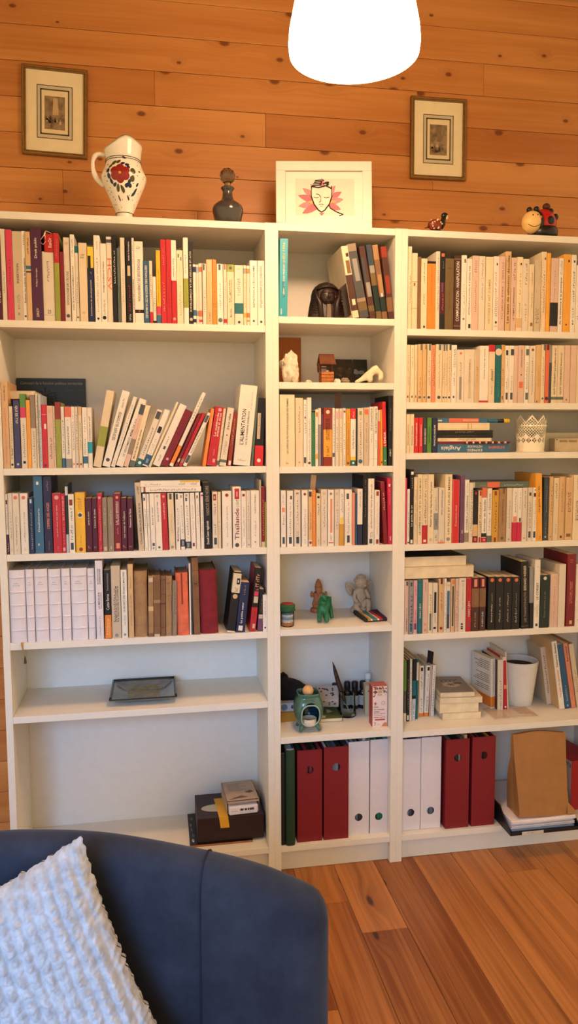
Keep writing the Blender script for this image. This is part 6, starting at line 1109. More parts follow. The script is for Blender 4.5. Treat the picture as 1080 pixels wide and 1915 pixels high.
white_frame = mat('efe8da', 0.45, 0.02, 30, name='white_frame_paint')
t = picture('picture_frame', 'white frame with a pink lotus and meditating face drawing, standing on the bookcase', 'picture', (2.9, 9.6, 202.1), (-0.1, 0, -0.15), 29.6, 21.8, 2.9, 1.8, white_frame, 0, mat('f2ecdf', .7, .02, 20))
m = MB()
for a, b, c, d in ((0.8, 28.8, 20.8, 21.0), (.8, 28.8, .8, 1.0), (.8, 1.0, .8, 21), (28.6, 28.8, .8, 21)): m.box(a, b, -0.12, .1, c, d)
m.build('frame_moulding', white_frame, t)
m = MB()
for a, b, c, d in ((2.9, 26.7, 18.75, 18.95), (2.85, 3.0, 3, 18.9)): m.box(a, b, .3, .45, c, d)
m.build('frame_rabbet', mat('a89878', .6), t)
art = MB(); art.box(6.0, 24.2, .66, .7, 5.2, 16.6); art.build('drawing_paper', mat('e6dccb', .8, .03, 30), t)
pk = MB(); cx, cz = 14.2, 9.2
def petal(a, l, w_, mi, y): 
    pts = []
    for i in range(14):
        b = 2 * PI * i / 14; u = l / 2 + l / 2 * math.cos(b); v = w_ * math.sin(b) * math.sin(min(PI, max(0, (u / l))) * PI) ** 0.4 if 0 < u < l else 0
        pts.append((cx + u * math.cos(a) - v * math.sin(a), cz + u * math.sin(a) + v * math.cos(a)))
    pk.prism(pts, y, .67, 'xz', mi)
for i, (a, l) in enumerate(((2.5, 6.2), (2.85, 6.4), (3.3, 6.2), (3.65, 5.8), (2.1, 5.6), (.5, 5.8), (.15, 5.6), (-.35, 5.2), (.9, 5.6), (-1.6, 3.4), (1.57, 6.4))):
    petal(a, l * 1.2, 1.15, i % 2, .645 - i * .001)
for a in (3.1, 0.1): petal(a, 4.4, .5, 2, .63)
pk.build('lotus_petals', [mat('e08a8c', .7, .1, 60), mat('d8707c', .7, .1, 60), mat('e6b45c', .7)], t, fix=False)
fc = MB()
FS = 1.22
face = [(-2.6, 3.6), (-2.7, 1.0), (-2.0, -1.0), (-.9, -2.5), (-.1, -3.0), (.7, -2.5), (1.9, -.9), (2.5, 1.0), (2.4, 3.6)]
fc.prism([(cx + a * FS, cz + (b + .8) * FS - .3) for a, b in face], .6, .62, 'xz'); fc.prism([(cx + 1.4, cz - .4), (cx + 2.0, cz - 1.2), (cx + 5, cz - 3.0), (cx - 1.5, cz - 3.2), (cx - 1.2, cz - 1.6)], .615, .63, 'xz')
fc.build('drawn_face', mat('efe4d0', .8), t)
ln = MB()
def stroke(pts, r=.16): ln.tube([(cx + a * FS, .57, cz + (b + .8) * FS - .3) for a, b in pts], r, 6, flat=1)
stroke(face, .2); stroke([(-2.6, 3.5), (-.8, 3.2), (1, 3.7), (2.4, 3.0)], .22)
stroke([(-1.5, 1.6), (-.8, 1.5), (-.35, .9), (-.3, -.2), (-.75, -.5)], .1); stroke([(-2.1, .8), (-1.4, .6), (-.9, .7)], .07); stroke([(.5, .8), (1.1, .6), (1.8, .8)], .07)
stroke([(-.8, -1.1), (-.2, -.95), (.4, -1.1)], .09); stroke([(-.5, -1.5), (.2, -1.5)], .06)
stroke([(1.7, -1.0), (2.1, -2.0), (3.6, -2.9), (5.4, -3.6), (4.4, -3.9)], .17)
for i in range(4): stroke([(-2.5 + i * .25, 3.7 + i * .42), (-.2, 3.9 + i * .42)], .16)
for i in range(14):
    a = .4 + rnd.random() * 2.3; b = 3.9 + rnd.random() * 1.3
    ln.ball((cx + a * (1 - (b - 3.8) * .2), .6, cz + (b + .8) * FS - .3 - .6), .26, 8, 0, None, (1, .2, 1))
stroke([(-.3, 3.8), (.1, 5.2), (.6, 5.0)], .2)
ln.build('ink_lines', mat('2a1a12', .6), t, fix=False)

t = thing('bird_figurine', 'tiny black-headed bird figurine with a dotted red and gold body', 'figurine', (52.6, 4.0, 202.0))
smooth_obj(MB().ball((-0.5, 0, 2.6), (2.5, 1.7, 1.8)).build('body', mat('7a3018', .3, .3, 300), t), 1)
q = MB(); rr = random.Random(3)
for i in range(16):
    a = rr.uniform(-1.2, 1.2); b = rr.uniform(-.9, 1.2)
    q.ball((-.5 + 2.4 * math.sin(a) * math.cos(b), -1.65 * math.cos(a) * math.cos(b), 2.6 + 1.75 * math.sin(b)), .26, 8)
q.build('painted_spots', mat('e0cfae', .3), t, fix=False)
MB().tube([(1.0, 0, 2.2), (1.9, 0, 3.2), (2.1, 0, 4.4), (2.3, 0, 5.2)], [1.2, .95, .75, .7], 12).build('neck', mat('1a1614', .25), t)
MB().ball((2.5, 0, 5.5), (1.15, .85, 1.0)).build('head', mat('1a1614', .2), t)
MB().ball((3.1, -.45, 5.0), (.4, .35, .8)).build('face', mat('d8b48a', .3), t)
MB().tube([(-2.6, 0, 2.0), (-3.4, 0, 1.7), (-4.0, 0, 1.5)], [.7, .45, .15], 8, flat=.5).build('tail', mat('3a2018', .3), t)
MB().lathe([(1.2, 0), (1.3, .3), (1.0, 1.0)], n=16, sx=1.6).build('foot', mat('20282a', .3), t)

t = thing('ladybird_figurine', 'red black-spotted ladybird figurine with a cream smiling head', 'figurine', (87.0, 4.5, 202.0), (0, 0, 0.1))
lr = mat('b4201c', .25, .06, 30)
MB().ball((1.6, 0.4, 4.9), (4.4, 4.0, 4.4), 32).build('shell', lr, t)
MB().lathe([(4.0, 0.02), (4.6, .8), (4.7, 2.2), (4.3, 3.2)], c=(1.6, .3, 0), n=28).build('belly', mat('1c1614', .3), t)
MB().lathe([(4.2, -.6), (4.35, 0), (4.2, .6)], n=28, mtx=Matrix.Translation((-1.2, .2, 4.5)) @ Matrix.Rotation(PI / 2, 4, 'Y') @ Matrix.Scale(.92, 4)).build('collar', mat('1c1614', .3), t)
MB().ball((-3.2, -.9, 4.6), (3.2, 3.1, 3.5), 28).build('head', mat('e8c078', .35, .05, 30), t)
for dx, dz, c in ((-4.0, 8.4, 0), (-1.5, 8.8, 0)):
    MB().ball((dx, -.6, dz), .95, 14).tube([(dx, -.6, dz), (dx + .2, -.6, 7.0)], .3, 8).build('antenna', mat('1c1614', .3), t)
q = MB().ball((2.4, -.2, 10.0), (1.3, 1.1, 1.1), 14); q.build('topknot', mat('4a2418', .5), t)
for a, b, r in ((2.0, -3.5, 1.25), (4.6, -2.2, 1.0), (3.0, -1.8, .9)):
    z_ = 5.0 if a == 2.0 else (6.5 if a == 4.6 else 8.2)
    v = Vector(((a - 1.6) / 4.4, (b - .4) / 4.0, (z_ - 4.9) / 4.4)).normalized()
    MB().ball((1.6 + v.x * 4.35, .4 + v.y * 3.95, 4.9 + v.z * 4.35), (r, .35 if r > 1 else .6, r), 16).build('spot', mat('16110f', .3), t)
def onhead(u, v, off=0.03):
    d = Vector((math.sin(u) * math.cos(v), -math.cos(u) * math.cos(v), math.sin(v)))
    return (-3.2 + d.x * (3.2 + off), -.9 + d.y * (3.1 + off), 4.6 + d.z * (3.5 + off))
MB().tube([onhead(-.9 + .16 * i, -.35 - .25 * math.sin(PI * i / 8)) for i in range(9)], .1, 6).build('smile', mat('7a3a20', .5), t)
for u, v in ((-.45, .45), (.1, .5)): MB().ball(onhead(u, v), .22, 10).build('eye', mat('2a1a14', .3), t)
MB().ball(onhead(.45, .3, -.12), (.7, .3, .6), 12).build('cheek', mat('d8743c', .5), t)

# ------------------------------------------------------------------ pendant lamp
t = thing('pendant_lamp', 'glowing white dome pendant lamp hanging from the ceiling', 'lamp', (9.2, -60.0, 221.5))
mt, nt, b = new_mat('opal_shade')
b.inputs['Base Color'].default_value = lin('fff4dc'); b.inputs['Emission Color'].default_value = lin('ffdcae'); b.inputs['Emission Strength'].default_value = SHADE
b.inputs['Roughness'].default_value = .4
out = [(14.0, 0), (14.25, 2.0), (14.0, 5.0), (13.0, 10), (11.4, 15), (9.2, 19), (6.2, 22), (3.0, 23.5), (1.5, 24)]
inn = [(max(r - .35, 1.2), z - (.35 if i > 3 else 0)) for i, (r, z) in enumerate(out)]
m = MB(); m.lathe(out + inn[::-1], n=64, caps=False); m.lathe([(14.0, 0), (13.65, 0)], n=64, caps=False)
m.build('shade', mt, t)
MB().tube([(0, 0, 23.8), (0, 0, 66.4)], .3, 8).build('cord', mat('d8d0c4', .6), t)
MB().lathe([(1.3, 19.2), (2.0, 19.5), (2.0, 24.5), (1.0, 25.5)], n=20).build('socket', mat('e8e2d6', .5), t)
mb_, nt, b = new_mat('bulb_glow'); b.inputs['Base Color'].default_value = (1, .95, .85, 1); b.inputs['Emission Color'].default_value = lin('ffeccc'); b.inputs['Emission Strength'].default_value = 12.0
m = MB().lathe([(.6, 6.6), (2.0, 7.2), (3.0, 9.0), (3.1, 10.5), (2.4, 13), (1.5, 15.5), (1.3, 19.2)], n=24); m.build('bulb', mb_, t)

def lamp_light(name, kind, loc, energy, color, size=None, target=None, size_y=None, spread=None):
    l = bpy.data.lights.new(name, kind); l.energy = energy; l.color = color
    if kind == 'AREA':
        l.shape = 'RECTANGLE'; l.size = size; l.size_y = size_y or size
        if spread: l.spread = spread
    else: l.shadow_soft_size = size or .05
    o = bpy.data.objects.new(name, l); COLL.objects.link(o); o.location = tuple(v * S for v in loc)
    if target: o.rotation_euler = (Vector(target) - Vector(loc)).to_track_quat('-Z', 'Y').to_euler()
    return o
lamp_light('bulb_light', 'POINT', (9.2, -60, 223.5), LAMP, LAMPCOL, .05)
lamp_light('window_daylight', 'AREA', WINLOC, WIN, WINCOL, 1.3, WINTGT, 1.2, WINSPREAD)
wd = bpy.data.worlds.new('world'); scene.world = wd; wd.use_nodes = True
wd.node_tree.nodes['Background'].inputs['Color'].default_value = AMBCOL; wd.node_tree.nodes['Background'].inputs['Strength'].default_value = AMB
# ------------------------------------------------------------------ middle bookcase: ornaments
dk = mat('2b1c15', .38, .15, 80, bump=.2, bscale=250, name='dark_resin')
t = thing('pharaoh_bust', 'dark brown pharaoh bust with striped headcloth on the middle bookcase', 'bust', (18.0, 6.5, 175.02))
m = MB(); n = 36; rows = []
for z_, rx, ry, cy in ((0, 6.0, 3.2, 0), (.8, 5.9, 3.2, 0), (3.0, 5.6, 2.9, .1), (5.0, 5.2, 2.7, .3), (6.4, 4.8, 2.8, .5), (7.6, 4.7, 3.0, .6), (9.0, 4.3, 3.1, .6), (10.2, 3.5, 2.9, .6), (11.1, 2.3, 2.2, .6), (11.6, .9, 1.0, .6)):
    rows.append([(rx * math.cos(2 * PI * k / n), cy + ry * math.sin(2 * PI * k / n), z_) for k in range(n)])
vs = [p for r in rows for p in r]
fs = [(i * n + k, i * n + (k + 1) % n, (i + 1) * n + (k + 1) % n, (i + 1) * n + k) for i in range(len(rows) - 1) for k in range(n)] + [tuple(range(n))[::-1], tuple((len(rows) - 1) * n + k for k in range(n))]
m.add(vs, fs, 0, True); m.build('headcloth', dk, t)
m = MB()
for i in range(7):
    z_ = 2.0 + i * .85
    for s_ in (-1, 1): m.tube([(s_ * (5.5 - i * .1), -.6, z_), (s_ * 4.2, -2.2, z_ + .1), (s_ * 2.7, -3.0, z_ - .1)], .12, 6)
for s_ in (-1, 1):
    m.tube([(s_ * 3.9, -1.6, 9.0), (s_ * 3.4, -2.6, 6.5), (s_ * 2.6, -3.3, 4.6), (s_ * 2.3, -3.4, .2)], [.5, .6, .8, .9], 10)
m.tube([(-3.3, -1.7, 9.0), (-1.8, -2.7, 9.7), (0, -3.0, 9.9), (1.8, -2.7, 9.7), (3.3, -1.7, 9.0)], .32, 8)
m.build('lappets', dk, t)
m = MB().ball((0, -1.7, 6.9), (2.45, 1.75, 3.0), 28); m.build('face', dk, t)
m = MB().tube([(0, -3.35, 8.2), (0, -3.75, 7.2), (0, -3.95, 6.6)], [.22, .34, .5], 10); m.ball((0, -3.75, 6.5), (.6, .35, .3), 12); m.build('nose', dk, t)
m = MB().tube([(-.9, -3.1, 5.5), (-.3, -3.4, 5.55), (.3, -3.4, 5.55), (.9, -3.1, 5.5)], .2, 8).tube([(-.75, -3.05, 5.15), (0, -3.3, 5.1), (.75, -3.05, 5.15)], .22, 8); m.build('mouth', dk, t)
for s_ in (-1, 1):
    MB().ball((s_ * 1.05, -3.05, 7.35), (.6, .3, .26), 14).build('eye', dk, t)
    MB().tube([(s_ * .4, -3.25, 8.0), (s_ * 1.1, -3.15, 8.2), (s_ * 1.9, -2.6, 7.9)], .16, 6).build('brow', dk, t)
    MB().ball((s_ * 2.5, -1.6, 6.8), (.4, .5, .8), 12).build('ear', dk, t)
q = MB().prism([(-.65, 0.05), (.75, 0.05), (.6, 4.5), (-.55, 4.5)], -3.7, -2.8, 'xz').build('beard', mat('6a5c48', .5, .1, 60), t); q['label'] = 'paler false beard'
MB().ball((0, -2.9, 10.2), (.3, .5, .6), 10).build('cobra_ornament', dk, t)

def rock(name, label, cat, loc, r, col, seed, rough=.12, m=None):
    bm = bmesh.new(); bmesh.ops.create_icosphere(bm, subdivisions=4, radius=1)
    from mathutils import noise
    zs = []
    for v in bm.verts:
        p = v.co.copy(); d = 1 + rough * 2 * noise.fractal(p * 1.6 + Vector((seed, 0, 0)), 1, 2, 4) + rough * .5 * noise.noise(p * 6 + Vector((0, seed, 0)))
        v.co = Vector((p.x * r[0] * d, p.y * r[1] * d, p.z * r[2] * d)); zs.append(v.co.z)
    zmin = min(zs) * .82
    for v in bm.verts: v.co.z = max(v.co.z, zmin) - zmin
    mb = MB(); bm.verts.index_update(); mb.add([tuple(v.co) for v in bm.verts], [[v.index for v in f.verts] for f in bm.faces], 0, True); bm.free()
    o = mb.build(name, m or mat(col, .85, .14, 90, bump=.5, bscale=120), None, loc); tag(o, label, cat); return o
rock('coral_rock', 'knobbly whitish rock beside the orange card in the middle bookcase', 'rock', (6.3, 6.0, 155.62), (2.9, 2.6, 4.6), 'd9cbb4', 3.1, .22)
rock('pebble', 'small pale pebble between the knobbly rock and the toy well', 'stone', (12.4, 7.0, 155.6), (1.0, .8, .6), 'd6c8b0', 7.7)
rock('pebble', 'white pebble with a dark cap right of the toy well', 'stone', (21.2, 5, 155.6), (1.1, .9, .9), 'ded6c8', 9.2)
rock('pebble', 'grey-brown pebble in front of the standing photographs', 'stone', (23.8, 5.5, 155.6), (1.5, 1.1, 1.0), '8a7a64', 12.2)
o = MB().box(0, 10.6, 0, .25, 0, 16.6, bev=.1).build('card', [mat('b06420', .5, .06, 12, name='orange_card')], None, (1.0 + 2.05, 25.3, 155.62), (-.03, 0, 0)); tag(o, 'plain orange card standing behind the knobbly rock', 'card')
MB()
t = thing('toy_well', 'little brown wooden well with a shingled roof and bucket wheel', 'ornament', (18.7, 9.5, 155.62))
wd1 = mat('6b3a1e', .6, .2, 120, name='stained_wood'); wd2 = mat('a8662e', .6, .2, 120, name='light_wood')
m = MB()
for i in range(4):
    z_ = i * 1.0
    m.box(-2.0, 2.0, -2.0, -1.6, z_, z_ + .9, bev=.1).box(-2.0, 2.0, 1.6, 2.0, z_, z_ + .9, bev=.1).box(-2.0, -1.6, -1.6, 1.6, z_ + .05, z_ + .85).box(1.6, 2.0, -1.6, 1.6, z_ + .05, z_ + .85)
m.build('well_shaft', wd2, t)
for s_ in (-1, 1): MB().box(s_ * 1.8 - .18, s_ * 1.8 + .18, -.25, .25, 3.9, 7.0).build('post', wd1, t)
m = MB().prism([(-2.5, 6.6), (2.5, 6.6), (2.35, 6.4), (-2.35, 6.4)], -2.4, 2.4, 'xz')
for s_ in (-1, 1):
    m.add([(-2.6, s_ * 2.5, 6.2), (2.6, s_ * 2.5, 6.2), (2.4, 0, 9.6), (-2.4, 0, 9.6), (-2.6, s_ * 2.2, 6.1), (2.6, s_ * 2.2, 6.1), (2.4, 0, 9.3), (-2.4, 0, 9.3)], [(0, 1, 2, 3), (4, 5, 6, 7), (0, 1, 5, 4), (1, 2, 6, 5), (3, 0, 4, 7), (2, 3, 7, 6)])
m.build('roof', wd1, t)
MB().tube([(-2.6, 0, 5.2), (2.0, 0, 5.2)], .2, 8).build('axle', wd1, t)
MB().lathe([(1.5, -.15), (1.5, .15)], n=16, mtx=Matrix.Translation((-2.5, 0, 5.2)) @ Matrix.Rotation(PI / 2, 4, 'Y')).build('crank_wheel', wd1, t)
MB().lathe([(.5, 0), (.65, 1.2)], c=(.2, 0, 3.3), n=14).build('bucket', mat('c2b090', .6), t)
def photo(label, x0, x1, y, h, cols, seed, rz=0.0):
    t = thing('photograph', label, 'photo', (x0, y, 155.62), (-.12, 0, rz), 'photographs standing against the back board')
    MB().box(0, x1 - x0, 0, .06, 0, h).build('print', mat(cols[0], .3, .35, 45), t)
    rr = random.Random(seed); m = MB()
    for i in range(8):
        cx, cz = rr.uniform(.8, x1 - x0 - .8), rr.uniform(.8, h * .7); r = rr.uniform(.3, 1.0)
        m.prism([(min(max(cx + r * (1 + .4 * rr.random()) * math.cos(a * PI / 5), .1), x1 - x0 - .1), min(max(cz + r * .8 * math.sin(a * PI / 5), .1), h - .1)) for a in range(10)], -.03, 0, 'xz', i % 2)
    m.build('picture_shapes', [mat(c, .4, .3, 60) for c in cols[1:]], t, fix=False)
photo('dark photograph leaning just behind the toy well', 22.0, 31.0, 23.0, 9.6, ('3a2f26', '6a563e', '4a3c2e'), 2)
photo('photograph of dark foliage with a pale strip, next to the pale shell', 31.05, 35.9, 22.6, 9.6, ('2a2a26', '8f9694', '3a4038'), 5)
t = thing('shell', 'large pale curved shell fragment at the end of the ornament shelf', 'shell', (31.8, 8, 155.62))
sm = mat('e2d2b2', .7, .08, 40, bump=.3, bscale=90)
sk = skin('shell_body', [(-4.2, 0, .6), (-2.0, .3, 1.6), (0.2, .5, 3.0), (2.2, .4, 4.8), (2.9, .2, 6.2), (4.4, 0, 3.6), (4.2, -.4, 1.3), (1.0, -.6, .8)], [(0, 1), (1, 2), (2, 3), (3, 4), (3, 5), (5, 6), (2, 7)], [(.6, .5), (1.0, .8), (1.3, 1.2), (1.3, 1.1), (.7, .6), (1.3, 1.0), (1.3, .9), (1.0, .8)], sm, t, 2)

# ---- fifth shelf
t = thing('sand_jar', 'small glass jar of layered sand with a green and red cloth lid', 'jar', (5.1, 4.9, 79.52))
jp = [(1.9, 0.02), (2.1, .3), (2.15, 2.0), (2.1, 5.2), (1.9, 5.7)]
MB().lathe(jp, n=32).build('glass', thin_glass('jar_glass', 'f6f8f6', .15), t)
for z0, z1, c in ((.3, 1.3, 'c07a4e'), (1.31, 2.3, 'd8cdbc'), (2.31, 3.0, '8a98a4'), (3.01, 3.9, 'c8ccca'), (3.91, 4.4, '5c6a70')):
    MB().lathe([(1.85, z0), (1.88, (z0 + z1) / 2), (1.86, z1)], n=24).build('sand_layer', mat(c, .9, .2, 200), t)
gm = mat('2a5a36', .85, .2, 150)
MB().lathe([(2.25, 4.9), (2.55, 5.2), (2.3, 5.8), (2.45, 6.2), (2.4, 6.9), (1.6, 7.2)], n=40, rfun=lambda a, r, z: r * (1 + .05 * math.sin(9 * a))).build('cloth_lid', gm, t)
MB().lathe([(1.95, 7.0), (1.9, 7.3), (1.0, 7.5)], n=28).build('lid_patch', mat('8a3028', .8, .1, 80), t)
gr = mat('1f6a44', .35, .3, 110, name='malachite_green', bump=.15, bscale=100)
t = thing('animal_figurine', 'green stone animal figurine striding with a curved back', 'figurine', (17.6, 8.2, 79.52))
P = [(1.6, 1.6, 6.6), (0.6, .2, 6.2), (-.4, -1.0, 5.6), (-.9, -1.6, 7.2), (-.5, -2.4, 8.6), (-.6, -3.4, 8.0),      # 0 rump 1 mid 2 chest 3 neck 4 head 5 muzzle
     (-1.6, -1.5, 3.4), (-1.8, -1.6, 1.2), (-1.9, -2.0, .35), (.3, -1.9, 3.3), (.5, -2.2, 1.2), (.4, -2.7, .35),     # front legs
     (2.6, 2.2, 4.2), (3.0, 2.4, 2.0), (3.3, 2.2, .35), (1.0, 2.6, 4.0), (.8, 2.6, 1.6), (.9, 2.4, .35), (-.4, -2.0, 9.6), (-1.6, -1.9, 7.2)]
E_ = [(0, 1), (1, 2), (2, 3), (3, 4), (4, 5), (2, 6), (6, 7), (7, 8), (2, 9), (9, 10), (10, 11), (0, 12), (12, 13), (13, 14), (0, 15), (15, 16), (16, 17), (4, 18), (3, 19)]
skin('body', P, E_, [1.8, 1.6, 1.7, 1.3, 1.0, .7, .95, .75, .7, .95, .8, .75, 1.0, .7, .75, 1.0, .7, .7, .55, .7], gr, t, 1)
MB().ball((-1.15, -2.7, 8.9), (.5, .2, .6), 10).ball((.15, -2.7, 8.9), (.5, .2, .6), 10).build('ears', gr, t)
tc_ = mat('a8683c', .6, .18, 80, name='terracotta')
t = thing('seated_figurine', 'small terracotta seated deity figurine behind the green animal', 'figurine', (18.9, 22.6, 79.52))
MB().lathe([(2.6, 0), (2.8, .3), (2.8, 1.1), (2.4, 1.5)], n=28, sy=.8).build('base', tc_, t)
skin('body', [(0, 0, 2.6), (0, 0, 4.4), (0, 0, 6.2), (0, -.3, 8.0), (-.2, -1.0, 6.9), (-.5, -1.3, 5.6), (-1.6, -.2, 6.2), (-2.6, -.3, 5.4), (-2.4, -.6, 7.4), (1.6, -.2, 6.2), (2.6, -.3, 5.4), (2.5, -.6, 7.2), (-1.8, -1.0, 2.3), (-.2, -1.9, 2.2), (1.8, -1.0, 2.3), (.4, -1.9, 2.2), (0, 0, 9.8), (-1.3, .1, 8.0), (1.3, .1, 8.0)],
     [(0, 1), (1, 2), (2, 3), (3, 4), (4, 5), (2, 6), (6, 7), (7, 8), (2, 9), (9, 10), (10, 11), (0, 12), (12, 13), (0, 14), (14, 15), (3, 16), (3, 17), (3, 18)],
     [1.5, 1.6, 1.2, 1.15, .5, .35, .6, .5, .4, .6, .5, .4, .9, .6, .9, .6, .7, .6, .6], tc_, t, 0)
MB().lathe([(1.3, 8.6), (1.2, 9.4), (.8, 10.6), (.3, 11.4)], n=20).build('crown', tc_, t)
st = mat('b9a48a', .7, .12, 60, bump=.25, bscale=120, name='weathered_stone')
t = thing('cherub_figurine', 'grey stone cherub sitting with its chin on its hand', 'figurine', (33.0, 19.5, 79.52), (0, 0, .12))
skin('body', [(0, 1.2, 2.2), (0, .9, 4.4), (0, .4, 6.8), (0, .0, 8.4), (0, -.4, 10.3),     # pelvis belly chest neck head
      (-1.9, -1.4, 3.0), (-2.6, -1.9, 2.2), (-1.6, -3.6, .9), (-1.2, -4.8, .6),
      (1.6, -1.4, 3.6), (2.0, -2.2, 4.4), (1.6, -3.0, 1.2), (1.0, -4.2, .6),
      (-1.9, .3, 7.0), (-2.6, -.4, 5.0), (-1.6, -1.8, 3.6), (1.9, .1, 7.0), (2.5, -1.7, 5.0), (1.5, -1.9, 7.0), (.8, -1.9, 8.2)],
     [(0, 1), (1, 2), (2, 3), (3, 4), (0, 5), (5, 6), (6, 7), (7, 8), (0, 9), (9, 10), (10, 11), (11, 12), (2, 13), (13, 14), (14, 15), (2, 16), (16, 17), (17, 18), (18, 19)],
     [(2.0, 1.8), (1.9, 1.7), (1.6, 1.4), .9, (2.0, 2.1), 1.2, 1.15, .75, .6, 1.15, 1.05, .75, .6, .8, .65, .55, .8, .7, .55, .6], st, t, 0)
MB().ball((-.1, -.3, 10.4), (2.15, 2.1, 2.3), 24).ball((-.2, -2.3, 10.0), (.35, .35, .35), 10).ball((-1.0, -2.0, 9.5), (.6, .4, .5), 10).ball((.8, -2.0, 9.5), (.6, .4, .5), 10).build('head', st, t)
m = MB(); rr = random.Random(5)
for i in range(60):
    a = rr.uniform(0, 2 * PI); b = rr.uniform(.05, 1.45)
    d = Vector((math.cos(a) * math.cos(b), math.sin(a) * math.cos(b), math.sin(b)))
    if d.y < -.45 and d.z < .62: continue
    m.ball((-.1 + d.x * 2.1, -.3 + d.y * 2.05, 10.5 + d.z * 2.2), rr.uniform(.4, .6), 8)
m.build('curls', st, t, fix=False)
for s_ in (-1, 1):
    pts = [(1.0, 7.6), (2.6, 9.6), (4.4, 10.4), (4.9, 9.2), (4.6, 8.0), (4.2, 6.8), (3.4, 5.6), (2.2, 5.0), (1.2, 5.6)]
    m = MB().prism([(s_ * x_, z_) for x_, z_ in pts], 1.7, 2.3, 'xz')
    for i in range(5): m.tube([(s_ * (1.6 + i * .2), 1.65, 7.2 - i * .3), (s_ * (4.3 - i * .25), 1.6, 9.4 - i * .9)], .2, 6)
    m.build('wing', st, t)
MB().lathe([(3.4, 0), (3.5, .4), (2.9, 1.6), (1.8, 2.2)], n=28, sy=.95, c=(0, .6, 0)).build('rock_seat', st, t)
t = thing('folded_pouch', 'folded multicoloured cloth pouch in front of the stone cherub', 'pouch', (30.4, 4.4, 79.52), (0, 0, .07))
cols = ['2a2420', 'c09038', 'd8cbb8', '4a7a76', 'b03030', '3a1c28', '6a6a64']
rr = random.Random(7); x_ = 0
lay = MB().box(.2, 8.4, .5, 12, 0, .5, bev=.15); lay.build('pouch_base', mat('3a3230', .8, .1, 60), t)
for i, (w_, c, h_) in enumerate(((1.0, 0, 1.3), (1.1, 1, 1.1), (.5, 2, 1.0), (1.7, 3, 1.05), (.6, 2, 1.0), (1.2, 4, 1.1), (2.3, 5, 1.2))):
    m = MB(); nn = 10
    for j in range(nn): pass
    prof_ = [(0.0, .5), (.4, h_ * .8), (3, h_), (8, h_ * .9), (11.6, h_ * 1.2), (12.2, .5)]
    vs = []; 
    for y_, z_ in prof_: vs += [(x_, y_, z_ + .1 * math.sin(y_)), (x_ + w_ + .02, y_, z_ + .1 * math.sin(y_ + .5))]
    vs += [(x_, 12.2, .45), (x_ + w_, 12.2, .45), (x_, 0, .45), (x_ + w_, 0, .45)]
    fs = [(2 * k, 2 * k + 1, 2 * k + 3, 2 * k + 2) for k in range(5)]
    nv = len(vs); fs += [(nv - 2, nv - 1, nv - 3, nv - 4)] + [tuple([nv - 2] + [2 * k for k in range(6)] + [nv - 4]), tuple([nv - 1] + [2 * k + 1 for k in range(6)] + [nv - 3])]
    m.add(vs, fs); m.build('cloth_stripe', mat(cols[c], .85, .15, 90), t); x_ += w_

# ---- sixth shelf
Z6 = 44.92
t = thing('oil_burner', 'green glazed oil burner with a dark arched opening', 'oil burner', (11.9, 5.6, Z6 + .38))
og = mat('41685a', .12, .2, 25, name='green_glaze', spec=.6)
m = MB(); n = 40
def sq(a, r, e=.55): 
    c, s_ = math.cos(a), math.sin(a)
    return r * (abs(c) ** (2 / 3.2) * (1 if c >= 0 else -1)), r * (abs(s_) ** (2 / 3.2) * (1 if s_ >= 0 else -1))
rows = []
for z_, r in ((1.6, 3.0), (2.4, 3.7), (4.0, 4.35), (6.0, 4.75), (8.0, 4.7), (9.6, 4.3), (10.7, 3.7), (11.0, 3.5), (12.3, 3.75)):
    rows.append([(*sq(2 * PI * k / n, r), z_) for k in range(n)])
vs = [p for r in rows for p in r]; fs = []
for i in range(len(rows) - 1):
    for k in range(n):
        q = (i * n + k, i * n + (k + 1) % n, (i + 1) * n + (k + 1) % n, (i + 1) * n + k)
        cx = sum(vs[j][0] for j in q) / 4; cz = sum(vs[j][2] for j in q) / 4; cy = sum(vs[j][1] for j in q) / 4
        if cy < 0 and abs(cx / 2.95) ** 2.6 + abs((cz - 5.5) / 3.55) ** 2.6 < 1: continue
        fs.append(q)
m.add(vs, fs, 0, True); o = m.build('body', og, t, fix=False)
sd = o.modifiers.new('solid', 'SOLIDIFY'); sd.thickness = .0045; sd.offset = -1
ss = o.modifiers.new('subsurf', 'SUBSURF'); ss.levels = 1; ss.render_levels = 1
ring = []
for i in range(28):
    a = 2 * PI * i / 28; x_ = 2.95 * abs(math.cos(a)) ** .77 * (1 if math.cos(a) > 0 else -1); z_ = 5.5 + 3.55 * abs(math.sin(a)) ** .77 * (1 if math.sin(a) > 0 else -1)
    rr_ = 3.0 + (4.75 - 3.0) * math.sin(min(1, max(0, (z_ - 1.6) / 5.2)) * PI / 2) if z_ < 6.8 else 4.75 - (z_ - 6.8) * .12
    ring.append((x_, -rr_ * (1 - min(.999, abs(x_ / rr_)) ** 3.2) ** (1 / 3.2) - .02, z_))
MB().tube(ring, .24, 8, closed=True).build('opening_rim', mat('9ab0a0', .15, .1, 30), t)
MB().lathe([(2.9, 11.2), (3.1, 11.3)], n=24).build('dish_floor', og, t)
MB().lathe([(3.0, 2.3), (3.9, 4.5), (4.0, 8.5), (3.0, 10.6)], n=28, caps=False, sy=.97, back=True).build('shade_lining', mat('12383c', .15, .2, 30), t)  # added dark teal shell: the chamber's shade is put into its colour
MB().lathe([(3.5, 2.0), (3.4, 2.2)], n=24).build('burner_floor', mat('1c4a4c', .2), t)
for s_ in (-1, 1):
    for yy in (-1, 1): MB().tube([(s_ * 2.2, yy * 2.2, 2.2), (s_ * 2.8, yy * 2.6, 1.0), (s_ * 3.2, yy * 2.9, 0.05)], [.9, .6, .5], 8).build('foot', og, t)
